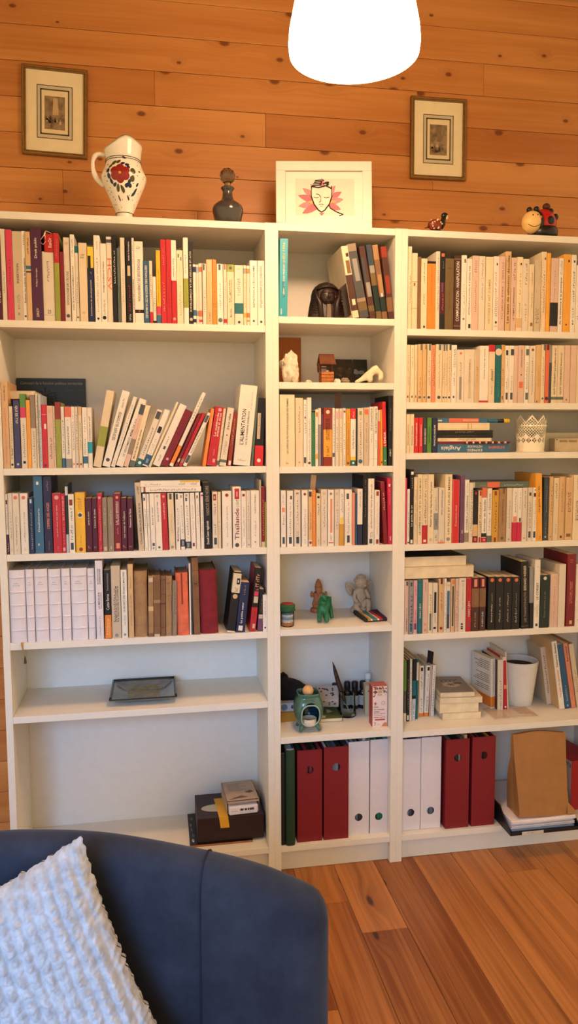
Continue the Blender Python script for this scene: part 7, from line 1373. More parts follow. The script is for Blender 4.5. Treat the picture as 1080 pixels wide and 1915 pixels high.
o = MB().lathe([(2.45, 0), (2.5, .2), (2.5, 2.1), (2.3, 2.15), (2.25, 1.8)], n=28).build('tealight', mat('c9bfa8', .5, .05, 40), None, (11.9, 4.2, Z6 + 2.25)); tag(o, 'pale tealight candle inside the green oil burner', 'candle')
o = MB().ball((0, 0, 1.8), 1.8, 28).build('wooden_ball', mat('d8a468', .5, .06, 60), None, (11.8, 5.3, Z6 + 11.15)); tag(o, 'light wooden ball sitting in the dish of the oil burner', 'ball')
blk = mat('141214', .9, .1, 60, name='black_felt')
t = thing('hat', 'black felt bag slumped on the boxes behind the oil burner', 'bag', (8.8, 20.3, Z6 + 6.35))
m = MB(); n = 32; rows = []
for z_, x0, x1 in ((0, -6.6, 7.2), (1.2, -6.7, 7.0), (3.0, -6.7, 5.6), (4.6, -6.6, 3.6), (5.4, -6.6, 1.6), (5.8, -6.4, -.6), (6.6, -6.3, -.9), (7.4, -6.0, -1.2)):
    rows.append([((x0 + x1) / 2 + (x1 - x0) / 2 * math.cos(2 * PI * k / n), 4.6 * math.sin(2 * PI * k / n) * (1 - z_ * .05), z_ + .15 * math.sin(5 * k + z_)) for k in range(n)])
vs = [p for r in rows for p in r]; fs = [(i * n + k, i * n + (k + 1) % n, (i + 1) * n + (k + 1) % n, (i + 1) * n + k) for i in range(len(rows) - 1) for k in range(n)] + [tuple(range(n))[::-1], tuple((len(rows) - 1) * n + k for k in range(n))]
m.add(vs, fs, 0, True); m.build('bag_body', blk, t); t.name = 'felt_bag'
MB().tube([(-5.5, 0, 7.3), (-4.6, -.5, 7.9), (-3.4, -.3, 7.6), (-2.6, 0, 8.1), (-1.8, 0, 7.3)], .5, 8).build('gathered_top', blk, t)
o = MB().box(2.2, 12.5, 13.2, 25, 0, 3.3, bev=.1).build('gift_box', mat('b88a34', .5, .1, 40), None, (0, 0, Z6)); tag(o, 'mustard yellow flat box under the dotted box', 'box')
t = thing('patterned_box', 'white box with blue round motifs under the black bag', 'box', (2.3, 13.6, Z6 + 3.35))
MB().box(0, 11.2, 0, 11.5, 0, 2.9, bev=.08).build('carton', mat('c9ccd4', .5, .03, 40), t)
q = MB()
for x_, r, cc in ((3.1, 1.1, 0), (6.0, .65, 1), (8.6, .9, 0)): q.prism([(x_ + r * math.cos(a * PI / 8), 1.5 + r * math.sin(a * PI / 8)) for a in range(16)], -.03, 0.02, 'xz', cc)
q.build('printed_motif', [mat('6a86b8', .6, .2, 200), mat('46527c', .6, .2, 200)], t, fix=False)
t = thing('tissue_packet', 'pale packet with dark specks tipped behind the oil burner', 'packet', (16.5, 17.0, Z6 + 3.0), (.5, .0, -.25))
MB().box(0, 8.0, 0, 7.0, 0, 3.6, bev=.5).build('packet_body', mat('b8b0aa', .55, .06, 60), t)
q = MB(); rr = random.Random(6)
for i in range(14): q.ball((rr.uniform(.8, 7.2), rr.uniform(.8, 6.2), 3.6), (.35, .35, .05), 8)
for i in range(8): q.ball((rr.uniform(.8, 7.2), 0, rr.uniform(.6, 3.0)), (.35, .05, .3), 8)
q.build('printed_specks', mat('3a3434', .6), t, fix=False)
t = thing('booklet', 'green-covered booklet lying under the pale packet', 'booklet', (15.8, 10.8, Z6), (0, 0, -.02))
MB().box(0, 8.6, 0, 13.5, 0.1, 1.1).build('pages', PAPER, t)
MB().box(-.1, 8.7, -.1, 13.6, 1.1, 1.2).box(-.1, 8.7, -.1, 13.6, 0.02, .1).box(8.62, 8.75, -.1, 13.6, .02, 1.2).build('cover', mat('5a6630', .4, .25, 25), t)
q = MB().prism([(1, 1), (3, .6), (3.6, 2.4), (2.4, 3.4), (.6, 2.8)], 1.2, 1.22, 'xy').prism([(4.6, 5), (6.6, 6), (6, 8), (4.8, 8.6)], 1.2, 1.22, 'xy'); q.build('cover_picture', mat('c8ccb0', .5), t)
t = thing('beaker', 'clear glass beaker holding a brown feather', 'beaker', (27.4, 15.6, Z6))
bp_ = [(2.9, 0.0), (3.1, .4), (2.75, 4.5), (2.7, 8.3), (2.85, 8.9)]
bi_ = [(r - .22, max(z_, .35)) for r, z_ in bp_]
MB().lathe(bp_ + bi_[::-1], n=40, caps=True).build('glass', thin_glass('beaker_glass', 'f8faf9', .12), t, fix=True)
fe = mat('4a3026', .7, .25, 120)
t = thing('feather', 'long brown feather standing in the glass beaker', 'feather', (28.4, 15.8, Z6 + .6))
qp = [Vector((0, 0, 0)).lerp(Vector((-5.9, .8, 18.0)), i / 20) + Vector((-.5 * math.sin(PI * i / 20), 0, 0)) for i in range(21)]
MB().tube([tuple(p) for p in qp], [.16 - .006 * i for i in range(21)], 6).build('quill', mat('b8a690', .5), t)
m = MB(); rr = random.Random(2); tdir = (qp[20] - qp[0]).normalized(); sdir = Vector((tdir.z, 0, -tdir.x))
wl = [0, .3, .55, .75, .85, .9, .92, .95, .95, .95, .9, .88, .82, .75, .65, .5, .3, .1]
vs = []; fs = []
for i in range(3, 21):
    w_ = wl[i - 3] * .95
    vs += [tuple(qp[i] - sdir * w_ * .8 + Vector((0, -.12, 0))), tuple(qp[i] + Vector((0, -.2, 0))), tuple(qp[i] + sdir * w_ + Vector((0, -.05, 0))), tuple(qp[i] + Vector((0, .1, 0)))]
for i in range(17):
    for k in range(4): fs.append((i * 4 + k, i * 4 + (k + 1) % 4, (i + 1) * 4 + (k + 1) % 4, (i + 1) * 4 + k))
m.add(vs, fs, 0, True); m.build('vane', fe, t)
bg = mat('1a1412', .15, .1, 20, name='brown_black_glass', spec=.6)
def bottle(x, y, label, h=9.0, r=1.45):
    t = thing('dropper_bottle', label, 'bottle', (x, y, Z6), (0, 0, 0), 'small dark essential oil bottles')
    MB().lathe([(r * .9, 0), (r, .2), (r, h * .55), (r * .9, h * .62), (r * .55, h * .68), (r * .55, h * .72)], n=24).build('bottle', bg, t)
    MB().lathe([(r * .72, h * .71), (r * .75, h * .74), (r * .75, h * .97), (r * .6, h)], n=24).build('cap', mat('161416', .45), t)
    vs = []; fs = []
    for k in range(12):
        a = PI * 1.05 + PI * .9 * k / 11
        for z_ in (h * .14, h * .5): vs.append((math.cos(a) * (r + .03), math.sin(a) * (r + .03), z_))
    for k in range(11): fs.append((2 * k, 2 * k + 2, 2 * k + 3, 2 * k + 1))
    MB().add(vs, fs, 0, True).build('label', mat('b9b4ac', .6, .1, 120), t, fix=False)
bottle(24.6, 21.8, 'dark oil bottle standing alone left of the beaker', 9.4)
bottle(29.2, 22.8, 'dark oil bottle directly behind the beaker', 9.4)
bottle(31.7, 22.0, 'dark oil bottle between the beaker and its last neighbour', 9.6)
bottle(34.6, 22.0, 'dark oil bottle half hidden by the cream carton', 9.6)
t = thing('clear_bottle', 'small clear-capped bottle peeking over the cream carton', 'bottle', (36.1, 20.9, Z6))
MB().lathe([(1.2, 0), (1.2, 9.0), (.7, 9.6), (.7, 10.4)], n=20).build('bottle', mat('cfc8b8', .2), t)
MB().lathe([(1.0, 10.4), (1.05, 10.6), (1.05, 12.4), (.8, 12.6)], n=20).build('cap', mat('dfe0dc', .2), t)
t = thing('carton', 'cream carton with a dark round print beside the dark bottles', 'carton', (33.4, 14.6, Z6), (0, 0, -.12))
MB().box(0, 3.9, 0, 4.2, 0, 10.2, bev=.06).build('box_body', mat('cdb792', .55, .06, 40), t)
q = MB().prism([(2.4 + 1.0 * math.cos(a * PI / 8), 4.6 + 1.0 * math.sin(a * PI / 8)) for a in range(16)], -.03, .02, 'xz')
q.build('round_print', mat('4a3440', .6), t)
q = MB(); q.box(.9, 3.4, -.02, .02, 8.1, 8.5); flat_text(q, '~9', 1.0, 3.2, 2.6, 2.9, -.03); flat_text(q, '~7', 1.0, 3.2, 9.0, 9.3, -.03); q.build('print', mat('7a5a48', .6), t, fix=False)
t = thing('oil_box', 'tall pink and white massage oil box with fruit print', 'carton', (32.8, 3.4, Z6), (0, 0, -.03))
MB().box(0, 4.9, 0, 4.6, 0, 13.6, bev=.05).build('box_body', [mat('e3cfc8', .45, .03, 40)], t)
MB().box(-.03, 0, .05, 4.55, .05, 13.55).build('side_panel', mat('b24a42', .45, .05, 40), t)
MB().box(.05, 4.85, .05, 4.55, 13.6, 13.63).build('top_flap', mat('c0604e', .45, .05, 40), t)
q = MB(); rr = random.Random(9); pal = ['3c5a34', '7a2430', 'c0563c', '5a3424', 'e0b48c']
for i in range(34):
    x_ = rr.uniform(.4, 4.5); z_ = 13.3 - abs(rr.gauss(0, 1.5))
    if 1.5 < x_ < 3.4 and 10.2 < z_ < 12.7 or z_ < 9.2: continue
    a0 = rr.random() * 6; l_ = rr.uniform(.25, .6)
    q.prism([(min(max(x_ + l_ * math.cos(b) * math.cos(a0) - .2 * math.sin(b) * math.sin(a0), .03), 4.87), min(z_ + l_ * math.cos(b) * math.sin(a0) + .2 * math.sin(b) * math.cos(a0), 13.55)) for b in [PI * k / 5 for k in range(10)]], -.03 - i * .0004, .01, 'xz', i % 5)
q.build('fruit_print', [mat(c, .5) for c in pal], t, fix=False)
q = MB().box(1.5, 3.4, -.045, .01, 10.3, 12.6); q.build('seal_label', mat('d9c4a4', .5, .05, 80), t)
q = MB(); flat_text(q, 'CHO', 1.75, 3.15, 11.4, 12.2, -.06); flat_text(q, '~6', 1.7, 3.2, 10.6, 11.1, -.06)
for i, (s_, a, b, h_) in enumerate((('Huile', .5, 1.9, 7.1), ('de massage', .5, 3.9, 6.2), ('action', .5, 2.3, 5.5))): flat_text(q, s_, a, b, h_ - .62, h_ - .05, -.03, 0)
flat_text(q, 'Bienfaits végétaux', .5, 4.3, 4.3, 4.7, -.03, 1); flat_text(q, 'et biologiques', .5, 3.2, 3.75, 4.1, -.03, 1)
q.box(.5, 2.0, -.03, .01, 3.15, 3.35, 2).box(2.3, 4.3, -.03, .01, 3.2, 3.35, 2).box(.8, 4.1, -.03, .01, 2.2, 2.7, 2)
flat_text(q, '7', .5, 1.15, .3, 1.6, -.03, 2); flat_text(q, '~6', 1.4, 2.8, .9, 1.15, -.03, 1); flat_text(q, '~6', 1.4, 2.6, .5, .75, -.03, 1)
q.prism([(.9, 8.6), (1.15, 8.0), (1.7, 7.9), (1.15, 7.75), (.9, 7.1), (.65, 7.75), (.2, 7.9), (.65, 8.0)], -.03, .01, 'xz', 2)
q.tube([(3.5 + .55 * math.cos(a), -.02, 8.0 + .5 * math.sin(a)) for a in [2 * PI * k / 16 for k in range(16)]], .05, 5, 1, closed=True)
q.prism([(2.9, .15), (4.8, .15), (4.8, 1.3), (4.3, 1.5), (3.6, 1.2)], -.03, .01, 'xz', 3)
q.build('lettering', [mat('54302c', .5), mat('8a6a60', .5), mat('a84a40', .5), mat('d07a5c', .5)], t, fix=False)
# ------------------------------------------------------------------ right bookcase ornaments
wp = mat('efe4cc', .45, .02, 30, name='white_painted_metal')
t = thing('lace_pot', 'white pierced lace-edged flower pot on the third shelf', 'pot', (86.8, 6.2, 134.02))
n = 320; zs = [i * .1525 for i in range(81)]
def topz(a):
    f = (a * 8 / (2 * PI)) % 1.0; tri = 1 - abs(2 * f - 1)
    return 9.6 + 2.3 * tri + .18 * abs(math.sin(a * 44))
m = MB(); vs = []; fs = []
for i, z_ in enumerate(zs):
    for k in range(n):
        a = 2 * PI * k / n; zz = z_
        if z_ > 8.5:
            zz = 8.5 + (topz(a) - 8.5) * (z_ - 8.5) / 3.7
        r = 4.35 + .75 * zz / 12 + (.12 if 8.1 < z_ < 8.9 else 0)
        vs.append((r * math.cos(a), r * math.sin(a), zz))
def hole(a, z_):
    u = a * 4.8; p = (a * 8 / (2 * PI)) % 1.0; f = 2 * PI / (2 * PI * 4.8 / 32)
    lat = math.sin(u * f / 2 + z_ * f / 2) * math.sin(u * f / 2 - z_ * f / 2)
    if z_ > 8.75: return z_ < topz(a) - .55 and abs(lat) > .3
    if 4.8 < z_ < 8.1: return abs(lat) > .3 and (8.1 - z_) / 3.3 < 1.15 - abs(p - .5) * 1.0
    if 2.6 < z_ <= 4.9:
        q = abs(abs(p - .5) - .25) * 3.77 + abs(z_ - 3.8); return .45 < q < .85 or q < .22
    return False
for i in range(len(zs) - 1):
    for k in range(n):
        q = (i * n + k, i * n + (k + 1) % n, (i + 1) * n + (k + 1) % n, (i + 1) * n + k)
        a = 2 * PI * (k + .5) / n; z_ = (vs[q[0]][2] + vs[q[2]][2]) / 2
        if hole(a, z_): continue
        fs.append(q)
fs.append(tuple(range(n))[::-1])
o = m.add(vs, fs, 0, True).build('pot_wall', wp, t, fix=False)
sd = o.modifiers.new('solid', 'SOLIDIFY'); sd.thickness = .0012
MB().tube([(4.98 * math.cos(2 * PI * k / 60), 4.98 * math.sin(2 * PI * k / 60), 8.55) for k in range(60)], .17, 6, closed=True).build('rib', wp, t)
MB().tube([(4.4 * math.cos(2 * PI * k / 60), 4.4 * math.sin(2 * PI * k / 60), .15) for k in range(60)], .18, 6, closed=True).build('foot_ring', wp, t)
bw = mat('cbb898', .6, .05, 40, name='pale_card'); 
t = thing('box', 'grey-sided white box lying behind the low box, right of the lace pot', 'box', (94.4, 12.0, 134.02))
MB().box(0, 17, 0, 9, 0, 6.3, bev=.1).build('box_body', mat('d3c6ac', .6, .05, 40), t)
MB().box(-.05, 0, 0.1, 8.9, .1, 6.2).build('box_side', mat('8a7a64', .6, .05, 40), t)
t = thing('low_box', 'low pale box with a printed strip, front of the white box', 'box', (96.6, 8.0, 134.02))
MB().box(0, 15.5, 0, 3.6, 0, 4.4, bev=.1).build('box_body', bw, t)
q = MB().box(1.6, 4.6, -.03, .02, 3.1, 3.8).box(5.0, 8.0, -.03, .02, 3.1, 3.8); q.build('printed_strip', mat('9c8258', .6, .2, 90), t, fix=False)
MB().prism([(.7 + .2 * math.cos(a * PI / 6), 4.0 + .2 * math.sin(a * PI / 6)) for a in range(12)], -.04, .02, 'xz').build('dark_mark', mat('3a2a1c', .6), t)

t = thing('flower_pot', 'plain white tapered flower pot filled with dark soil', 'pot', (91.2, 19.0, 44.02))
po = [(4.7, 0), (4.9, .2), (5.2, 3), (6.2, 11), (6.75, 15.3), (6.8, 16.0)]; pi_ = [(r - .45, max(z_, .6)) for r, z_ in po]
MB().lathe(po + pi_[::-1], n=48).build('pot_wall', mat('dcd8d2', .55, .03, 60), t)
MB().lathe([(0.01, 14.0), (3, 14.2), (6.15, 13.9)], n=36, caps=False).build('soil', mat('3a241a', .95, .35, 150, bump=.8, bscale=120), t)
t = thing('disc_case', 'clear flat plastic case lying on the sixth shelf', 'case', (76.2, 4.6, 44.02), (0, 0, .0))
pl = mat('cdb8a0', .15, .04, 20, spec=.6)
MB().box(0, 15.5, 0, 10.5, 0, .35, bev=.05).build('case', pl, t); MB().box(5.5, 5.6, .2, 10, .35, .4).box(9.6, 9.7, .2, 10, .35, .4).build('hinge_line', mat('e0d4c4', .3), t)
MB().box(10.0, 14.8, 2.5, 8.5, .35, .38).build('insert', mat('b89c88', .5), t)

# ------------------------------------------------------------------ left bookcase: dish, boxes
t = thing('glass_dish', 'rectangular smoked glass dish on the empty left shelf', 'dish', (-40.2, 13.2, 57.02))
dm = mat('77736a', .12, .3, 14, name='smoked_green_glass', spec=.6)
m = MB(); vs = []; fs = []; nu, nv = 24, 16
def dz(u, v):
    e = max(abs(u), abs(v)); return .3 + 2.0 * max(0, (e - .5) / .5) ** 1.5
for j in range(nv + 1):
    for i in range(nu + 1):
        u = -1 + 2 * i / nu; v = -1 + 2 * j / nv
        vs.append((u * 9.95, v * 10.0, dz(u, v)))
for j in range(nv):
    for i in range(nu): fs.append((j * (nu + 1) + i, j * (nu + 1) + i + 1, (j + 1) * (nu + 1) + i + 1, (j + 1) * (nu + 1) + i))
o = m.add(vs, fs, 0, True).build('dish', dm, t, fix=False); sd = o.modifiers.new('solid', 'SOLIDIFY'); sd.thickness = .003
m = MB()
pts = [(-9.95, -10), (9.95, -10), (9.95, 10), (-9.95, 10)]
for i in range(4): 
    a, b = pts[i], pts[(i + 1) % 4]
    m.tube([(a[0] + (b[0] - a[0]) * k / 8, a[1] + (b[1] - a[1]) * k / 8, 2.3) for k in range(9)], .38, 6, flat=.6)
m.build('rim', mat('23282c', .15), t)
m = MB().box(-5.0, 5.0, -5.0, 5.0, .32, .36); q = m.build('gold_base', mat('8a7444', .3, .35, 60, metal=.3), t)
rr = random.Random(3); m = MB()
for i in range(14):
    x_ = rr.uniform(-6, 4); m.box(x_, x_ + rr.uniform(1, 3.5), 5.2 + i * .13, 5.27 + i * .13, .36 + i * .03, .45 + i * .04)
m.build('gold_streaks', mat('a8873e', .3, .2, 60, metal=.4), t, fix=False)

tb = mat('2e1c1c', .5, .06, 30, name='dark_brown_card')
t = thing('tissue_box', 'dark brown tissue box with a pale oval opening on the bottom shelf', 'tissue box', (-24.2, 5.3, 9.93), (0, 0, 0))
MB().box(0, 21.4, 0, 17, 0, 8.0, bev=.15).build('box_body', tb, t)
ov = [(7.4 + 5.8 * math.cos(a * PI / 14), 6.6 + 2.6 * math.sin(a * PI / 14)) for a in range(28)]
q = MB().prism(ov, 7.98, 8.04, 'xy').build('opening_film', mat('a9a99c', .3, .06, 30), t); q['label'] = 'pale film over the opening'
q = MB().add([(6.2, 12.8, 8.66), (9.0, 12.9, 8.66), (9.8, 0, 8.66), (6.9, 0, 8.66), (10.2, -.05, 5.0), (7.4, -.05, 5.0), (6.2, 12.8, 8.74), (9.0, 12.9, 8.74), (9.82, -.1, 8.74), (6.88, -.1, 8.74), (10.22, -.12, 5.0), (7.38, -.12, 5.0)],
      [(0, 1, 2, 3), (3, 2, 4, 5), (6, 7, 8, 9), (9, 8, 10, 11), (0, 6, 7, 1), (5, 4, 10, 11), (1, 7, 8, 2), (2, 8, 10, 4), (0, 6, 9, 3), (3, 9, 11, 5)]).build('yellow_strip', mat('d6a02c', .55, .04, 30), None, (-24.2, 5.3, 9.33))
tag(q, 'yellow paper strip draped over the dark tissue box', 'paper strip')
t = thing('magazine', 'dark magazine lying flat under the dark brown tissue box', 'magazine', (-26.6, 4.3, 9.22))
MB().box(0.05, 19.9, 0.05, 20.9, 0.06, .62).build('pages', mat('a8683e', .6, .2, 60), t)
MB().box(0, 20, 0, 21, 0, .06).box(0, 20, 0, 21, .62, .68).box(-.03, .05, 0, 21, 0, .68).build('cover', mat('17161a', .3, .2, 20), t)
q = MB()
for y_, x_, c in ((17, 1.2, 0), (10, 1.0, 1), (3, 1.1, 2), (13, .8, 0), (6, 1.4, 1)): q.ball((x_, y_, .68), (.5, 1.2, .03), 8, c)
q.build('printed_marks', [mat('8a5a40', .5), mat('4a6478', .5), mat('9a9a98', .5)], t, fix=False)
t = thing('card_box', 'small beige card box of white sachets on the dark tissue box', 'box', (-14.6, 6.4, 9.93 + 8.02), (0, 0, .05))
MB().box(0, 10.6, 0.5, 14, 0, .12).box(0, .12, .5, 14, 0, 4.4).box(10.48, 10.6, .5, 14, 0, 4.4).box(0, 10.6, .5, 14, 4.3, 4.4).box(0, 10.6, 13.9, 14, 0, 4.4).build('sleeve', mat('b09a84', .6, .06, 50), t)
MB().box(.5, 10.0, -1.2, 13, .15, 3.0, bev=.5).build('inner_tray', mat('e4e0e2', .4, .03, 50), t)
q = MB(); 
for x_, w_ in ((4.1, 1.1), (5.5, .8), (6.5, .5), (7.1, 1.5)): q.box(x_, x_ + w_, -1.23, -1.15, 1.5, 2.2)
flat_text(q, '~6', 1.4, 3.4, 1.4, 1.7, -1.22); flat_text(q, '~8', 4.0, 8.6, .9, 1.15, -1.22)
q.build('print', mat('4a4448', .5), t, fix=False)
q = MB().prism([(1.0, 1.2), (2.6, 2.2), (5.2, 3.4), (7.2, 2.0), (4.5, 1.6)], 4.4, 4.43, 'xy', 0).prism([(6.6, 5.6), (8.6, 6.8), (9.6, 5.4), (8.0, 4.6)], 4.4, 4.43, 'xy', 0)
for i in range(7): flat_text(q, '~9', 0, 1, 0, 1, 0) if False else q.box(1.4 + (i % 2) * .3, 7.6 - (i % 3), 7 + i * .85, 7.25 + i * .85, 4.4, 4.42, 1)
q.build('lid_print', [mat('5a4840', .5), mat('8a7a6c', .5)], t, fix=False)
MB().prism([(0.1, .5), (10.5, .5), (10.4, -.6), (.3, -.6)], 3.9, 4.0, 'xy').build('open_flap', mat('b89e86', .6, .06, 50), t)

# ------------------------------------------------------------------ magazine files and folders on the bottom shelves
def file_box(x, y, z, w_, d, h, m, label, hole_z, hole_r, inside, front_lip=True, slope=True, group=None, contents=()):
    t = thing('magazine_file', label, 'magazine file', (x, y, z), (0, 0, 0), group)
    bm = MB(); th = .18; nh = 20
    # front wall with a round finger hole: ring of quads from the hole out to the rectangle
    hx = w_ / 2
    def rectpt(a):
        c, s_ = math.cos(a), math.sin(a); best = 1e9
        if c > 1e-9: best = min(best, (w_ - hx) / c)
        if c < -1e-9: best = min(best, -hx / c)
        if s_ > 1e-9: best = min(best, (h - hole_z) / s_)
        if s_ < -1e-9: best = min(best, -hole_z / s_)
        return (hx + c * best, hole_z + s_ * best)
    angs = sorted([2 * PI * k / nh for k in range(nh)] + [math.atan2(b - hole_z, a - hx) % (2 * PI) for a, b in ((0, 0), (w_, 0), (0, h), (w_, h))])
    vs = []; n = len(angs)
    for yy in (0, th):
        vs += [(hx + hole_r * math.cos(a), yy, hole_z + hole_r * math.sin(a)) for a in angs]
        vs += [(rectpt(a)[0], yy, rectpt(a)[1]) for a in angs]
    fs = []
    for k in range(n):
        k2 = (k + 1) % n
        fs += [(k, k2, n + k2, n + k), (2 * n + k, 2 * n + k2, 3 * n + k2, 3 * n + k), (k, k2, 2 * n + k2, 2 * n + k), (n + k, n + k2, 3 * n + k2, 3 * n + k)]
    bm.add(vs, fs)
    bm.build('front_panel', m, t)
    sidep = [(th, 0), (d, 0), (d, h * .98), (d * .55, h * .98), (th, h * .985)] if not slope else [(th, 0), (d, 0), (d, h), (th, h * .985)]
    sp = MB()
    for a in (0, w_ - th):
        sp.add([(a, yy, zz) for yy, zz in sidep] + [(a + th, yy, zz) for yy, zz in sidep], [tuple(range(len(sidep))), tuple(range(len(sidep), 2 * len(sidep)))] + [(i, (i + 1) % len(sidep), len(sidep) + (i + 1) % len(sidep), len(sidep) + i) for i in range(len(sidep))])
        sp.build('side_wall', m, t); sp = MB()
    MB().box(th, w_ - th, th, d, 0, th).build('base', m, t)
    MB().box(th, w_ - th, d - th, d, th, h * .95).build('rear_wall', m, t)
    rr = random.Random(hash_(label)); xx = th + .15; i = 0
    while xx < w_ - .8:
        ww = min(rr.uniform(.5, 1.3), w_ - th - .1 - xx); c = inside[i % len(inside)]
        hh = h * rr.uniform(.93, 1.0) + (rr.uniform(.2, 1.0) if i % 2 else -.3)
        MB().box(xx, xx + ww, .5 + rr.random(), min(d - .6, 21), th + .02, min(hh, h + 1.2)).build('paper_insert', mat(c, .6, .12, 30), t)
        xx += ww + .06; i += 1
    return t
rd = mat('7c1820', .55, .05, 60, bump=.05, bscale=300, name='dark_red_card'); wh = mat('d9d3d6', .55, .02, 60, name='white_card')
ZB = 9.12
paperc = ['c9c6c4', '3a3a40', 'b8b8bc', '6a6a72', '8a8890', '26262a']
gM = 'magazine files in the middle bookcase'
file_box(7.5, 1.4, ZB, 8.1, 23, 30.6, rd, 'dark red magazine file beside the green folder', 24.0, 1.3, ['26382c', '1a2420', '8a2c30', '2a2a2c', 'a02c34'], group=gM)
file_box(16.2, 1.4, ZB, 8.1, 23, 31.0, rd, 'dark red magazine file beside a white one in the middle bookcase', 24.2, 1.35, paperc, group=gM)
file_box(24.7, 2.8, ZB, 6.9, 22.5, 31.6, wh, 'white magazine file with papers seen through its low hole', 5.9, 1.3, ['3a3a3e', 'b8b8b8', '55555c', '8a8a8c'], group=gM)
file_box(32.0, 2.8, ZB, 5.95, 22.5, 31.8, wh, 'white magazine file whose hole shows a green folder', 5.6, 1.3, ['2a8a60', '2a8a60', '3a3a3c', '2a8a60'], group=gM)
gR = 'magazine files in the right bookcase'
file_box(42.6, 2.6, ZB, 6.5, 22.5, 31.2, wh, 'white magazine file at the left end of the right bookcase', 6.0, 1.3, ['d8d2d4', '9aa0a8', '55585e', '3a3c44'], group=gR)
file_box(49.3, 2.6, ZB, 6.9, 22.5, 31.4, wh, 'white magazine file beside a dark red one in the right bookcase', 6.1, 1.3, ['70747e', '45484f', '9aa0a8'], group=gR)
file_box(57.4, 1.2, ZB, 8.1, 23, 30.6, rd, 'dark red magazine file with a beige paper behind its hole', 24.2, 1.25, ['6a5c50', '8a7a62', 'c8a878', '24242a', 'b89c78'], group=gR)
file_box(66.5, 1.2, ZB, 8.2, 23, 30.8, rd, 'dark red magazine file next to the black letter tray', 24.4, 1.3, ['7a1c22', 'c89a30', '1c2438', 'a04a30', '1a1a1c'], group=gR)
t = thing('ring_binder', 'dark green binder at the left end of the bottom middle shelf', 'binder', (3.55, -0.1, ZB), (0, 0, 0))
gb = mat('1f3d2c', .4, .08, 40, name='green_binder')
pr = [(0, 24), (0, .9), (.3, .25), (1.0, 0), (2.1, 0), (2.8, .25), (3.1, .9), (3.1, 24), (2.95, 24), (2.95, 1.0), (1.6, .3), (.15, 1.0), (.15, 24)]
MB().prism(pr, 0, 31.4, 'xy').build('cover', gb, t); MB().box(.3, 2.8, 1.5, 23, .4, 30.2).build('pages', mat('b9bcbc', .7, .2, 30), t)
MB().box(.35, 2.75, .9, 1.5, 30.3, 31.6).build('plastic_pockets', mat('9aa0a0', .2, .2, 60), t)
t = thing('ring_binder', 'black folder squeezed against the side panel by the green binder', 'binder', (2.1, 0.6, ZB))
MB().box(0, 1.3, 0, 24, 0, 30.6, bev=.2).build('cover', mat('18191b', .45, .1, 30), t)

# letter tray with papers, kraft bag, wine box
bk = mat('1d1b1d', .4, .08, 30, name='black_plastic')
t = thing('letter_tray', 'black letter tray full of papers jutting over the bottom shelf', 'tray', (76.6, -6.8, ZB))
MB().box(0, 25, 0, 32, 0.02, .35).build('tray_floor', bk, t)
m = MB().add([(0, 0, .3), (0, 32, .3), (0, 32, 6.5), (0, 8, 6.5), (0, 5, 4.0), (0, 0, .8), (.35, 0, .3), (.35, 32, .3), (.35, 32, 6.5), (.35, 8, 6.5), (.35, 5, 4.0), (.35, 0, .8)], [(0, 1, 2, 3, 4, 5), (6, 7, 8, 9, 10, 11)] + [(i, (i + 1) % 6, 6 + (i + 1) % 6, 6 + i) for i in range(6)])
m.build('side_wall', bk, t)
m = MB().add([(24.65 + a, b, c) for a in (0, .35) for b, c in ((0, .3), (32, .3), (32, 6.5), (8, 6.5), (5, 4.0), (0, .8))], [(0, 1, 2, 3, 4, 5), (6, 7, 8, 9, 10, 11)] + [(i, (i + 1) % 6, 6 + (i + 1) % 6, 6 + i) for i in range(6)])
m.build('side_wall', bk, t)
MB().box(0, 25, -.3, .05, .02, 1.0).build('front_lip', bk, t)
q = MB().box(4.0, 11.6, -.36, -.3, .0, 1.1).build('paper_label', mat('c8c0ac', .6), t)
q = MB(); flat_text(q, '~7', 5.2, 8.4, .35, .75, -.38); q.build('label_print', mat('7a6a5a', .6), t, fix=False)
rr = random.Random(12)
for i in range(9):
    z0 = .38 + i * .41; c = ['8c98ac', '7f90a8', 'd8d0d2', 'a6b2c4', 'd4ccd0', 'e0d8da', 'c8ccd8', 'e2dadc', 'e6dedc'][i]
    m = MB(); vs = []; fs = []; sag = .5 - .05 * i; x0 = 1.4 + rr.uniform(-.4, .4); x1 = 23.4 + rr.uniform(-.4, .6); y0 = 1.6 + rr.uniform(-.6, .5)
    for k in range(13):
        x_ = x0 + (x1 - x0) * k / 12; zz = z0 + (.25 * (k / 12) ** 2 * (i / 9))
        vs += [(x_, y0, zz), (x_, 30, zz), (x_, 30, zz + .38), (x_, y0, zz + .38)]
    for k in range(12):
        for e in range(4): fs.append((k * 4 + e, k * 4 + (e + 1) % 4, k * 4 + 4 + (e + 1) % 4, k * 4 + 4 + e))
    fs += [(0, 1, 2, 3), (48, 49, 50, 51)]
    o = m.add(vs, fs).build('paper_sheaf', mat(c, .7, .04, 30), None, (76.6, -6.8, ZB)); tag(o, 'sheaf of paper, %s from the bottom in the black letter tray' % ('first second third fourth fifth sixth seventh eighth ninth'.split()[i]), 'paper', 'papers in the letter tray')
kb = mat('a0703e', .8, .06, 25, bump=.15, bscale=220, name='kraft_paper')
t = thing('paper_bag', 'brown kraft paper bag standing on the papers in the tray', 'paper bag', (79.2, -4.4, ZB + 4.72), (-.15, .03, 0))
m = MB(); rows = []
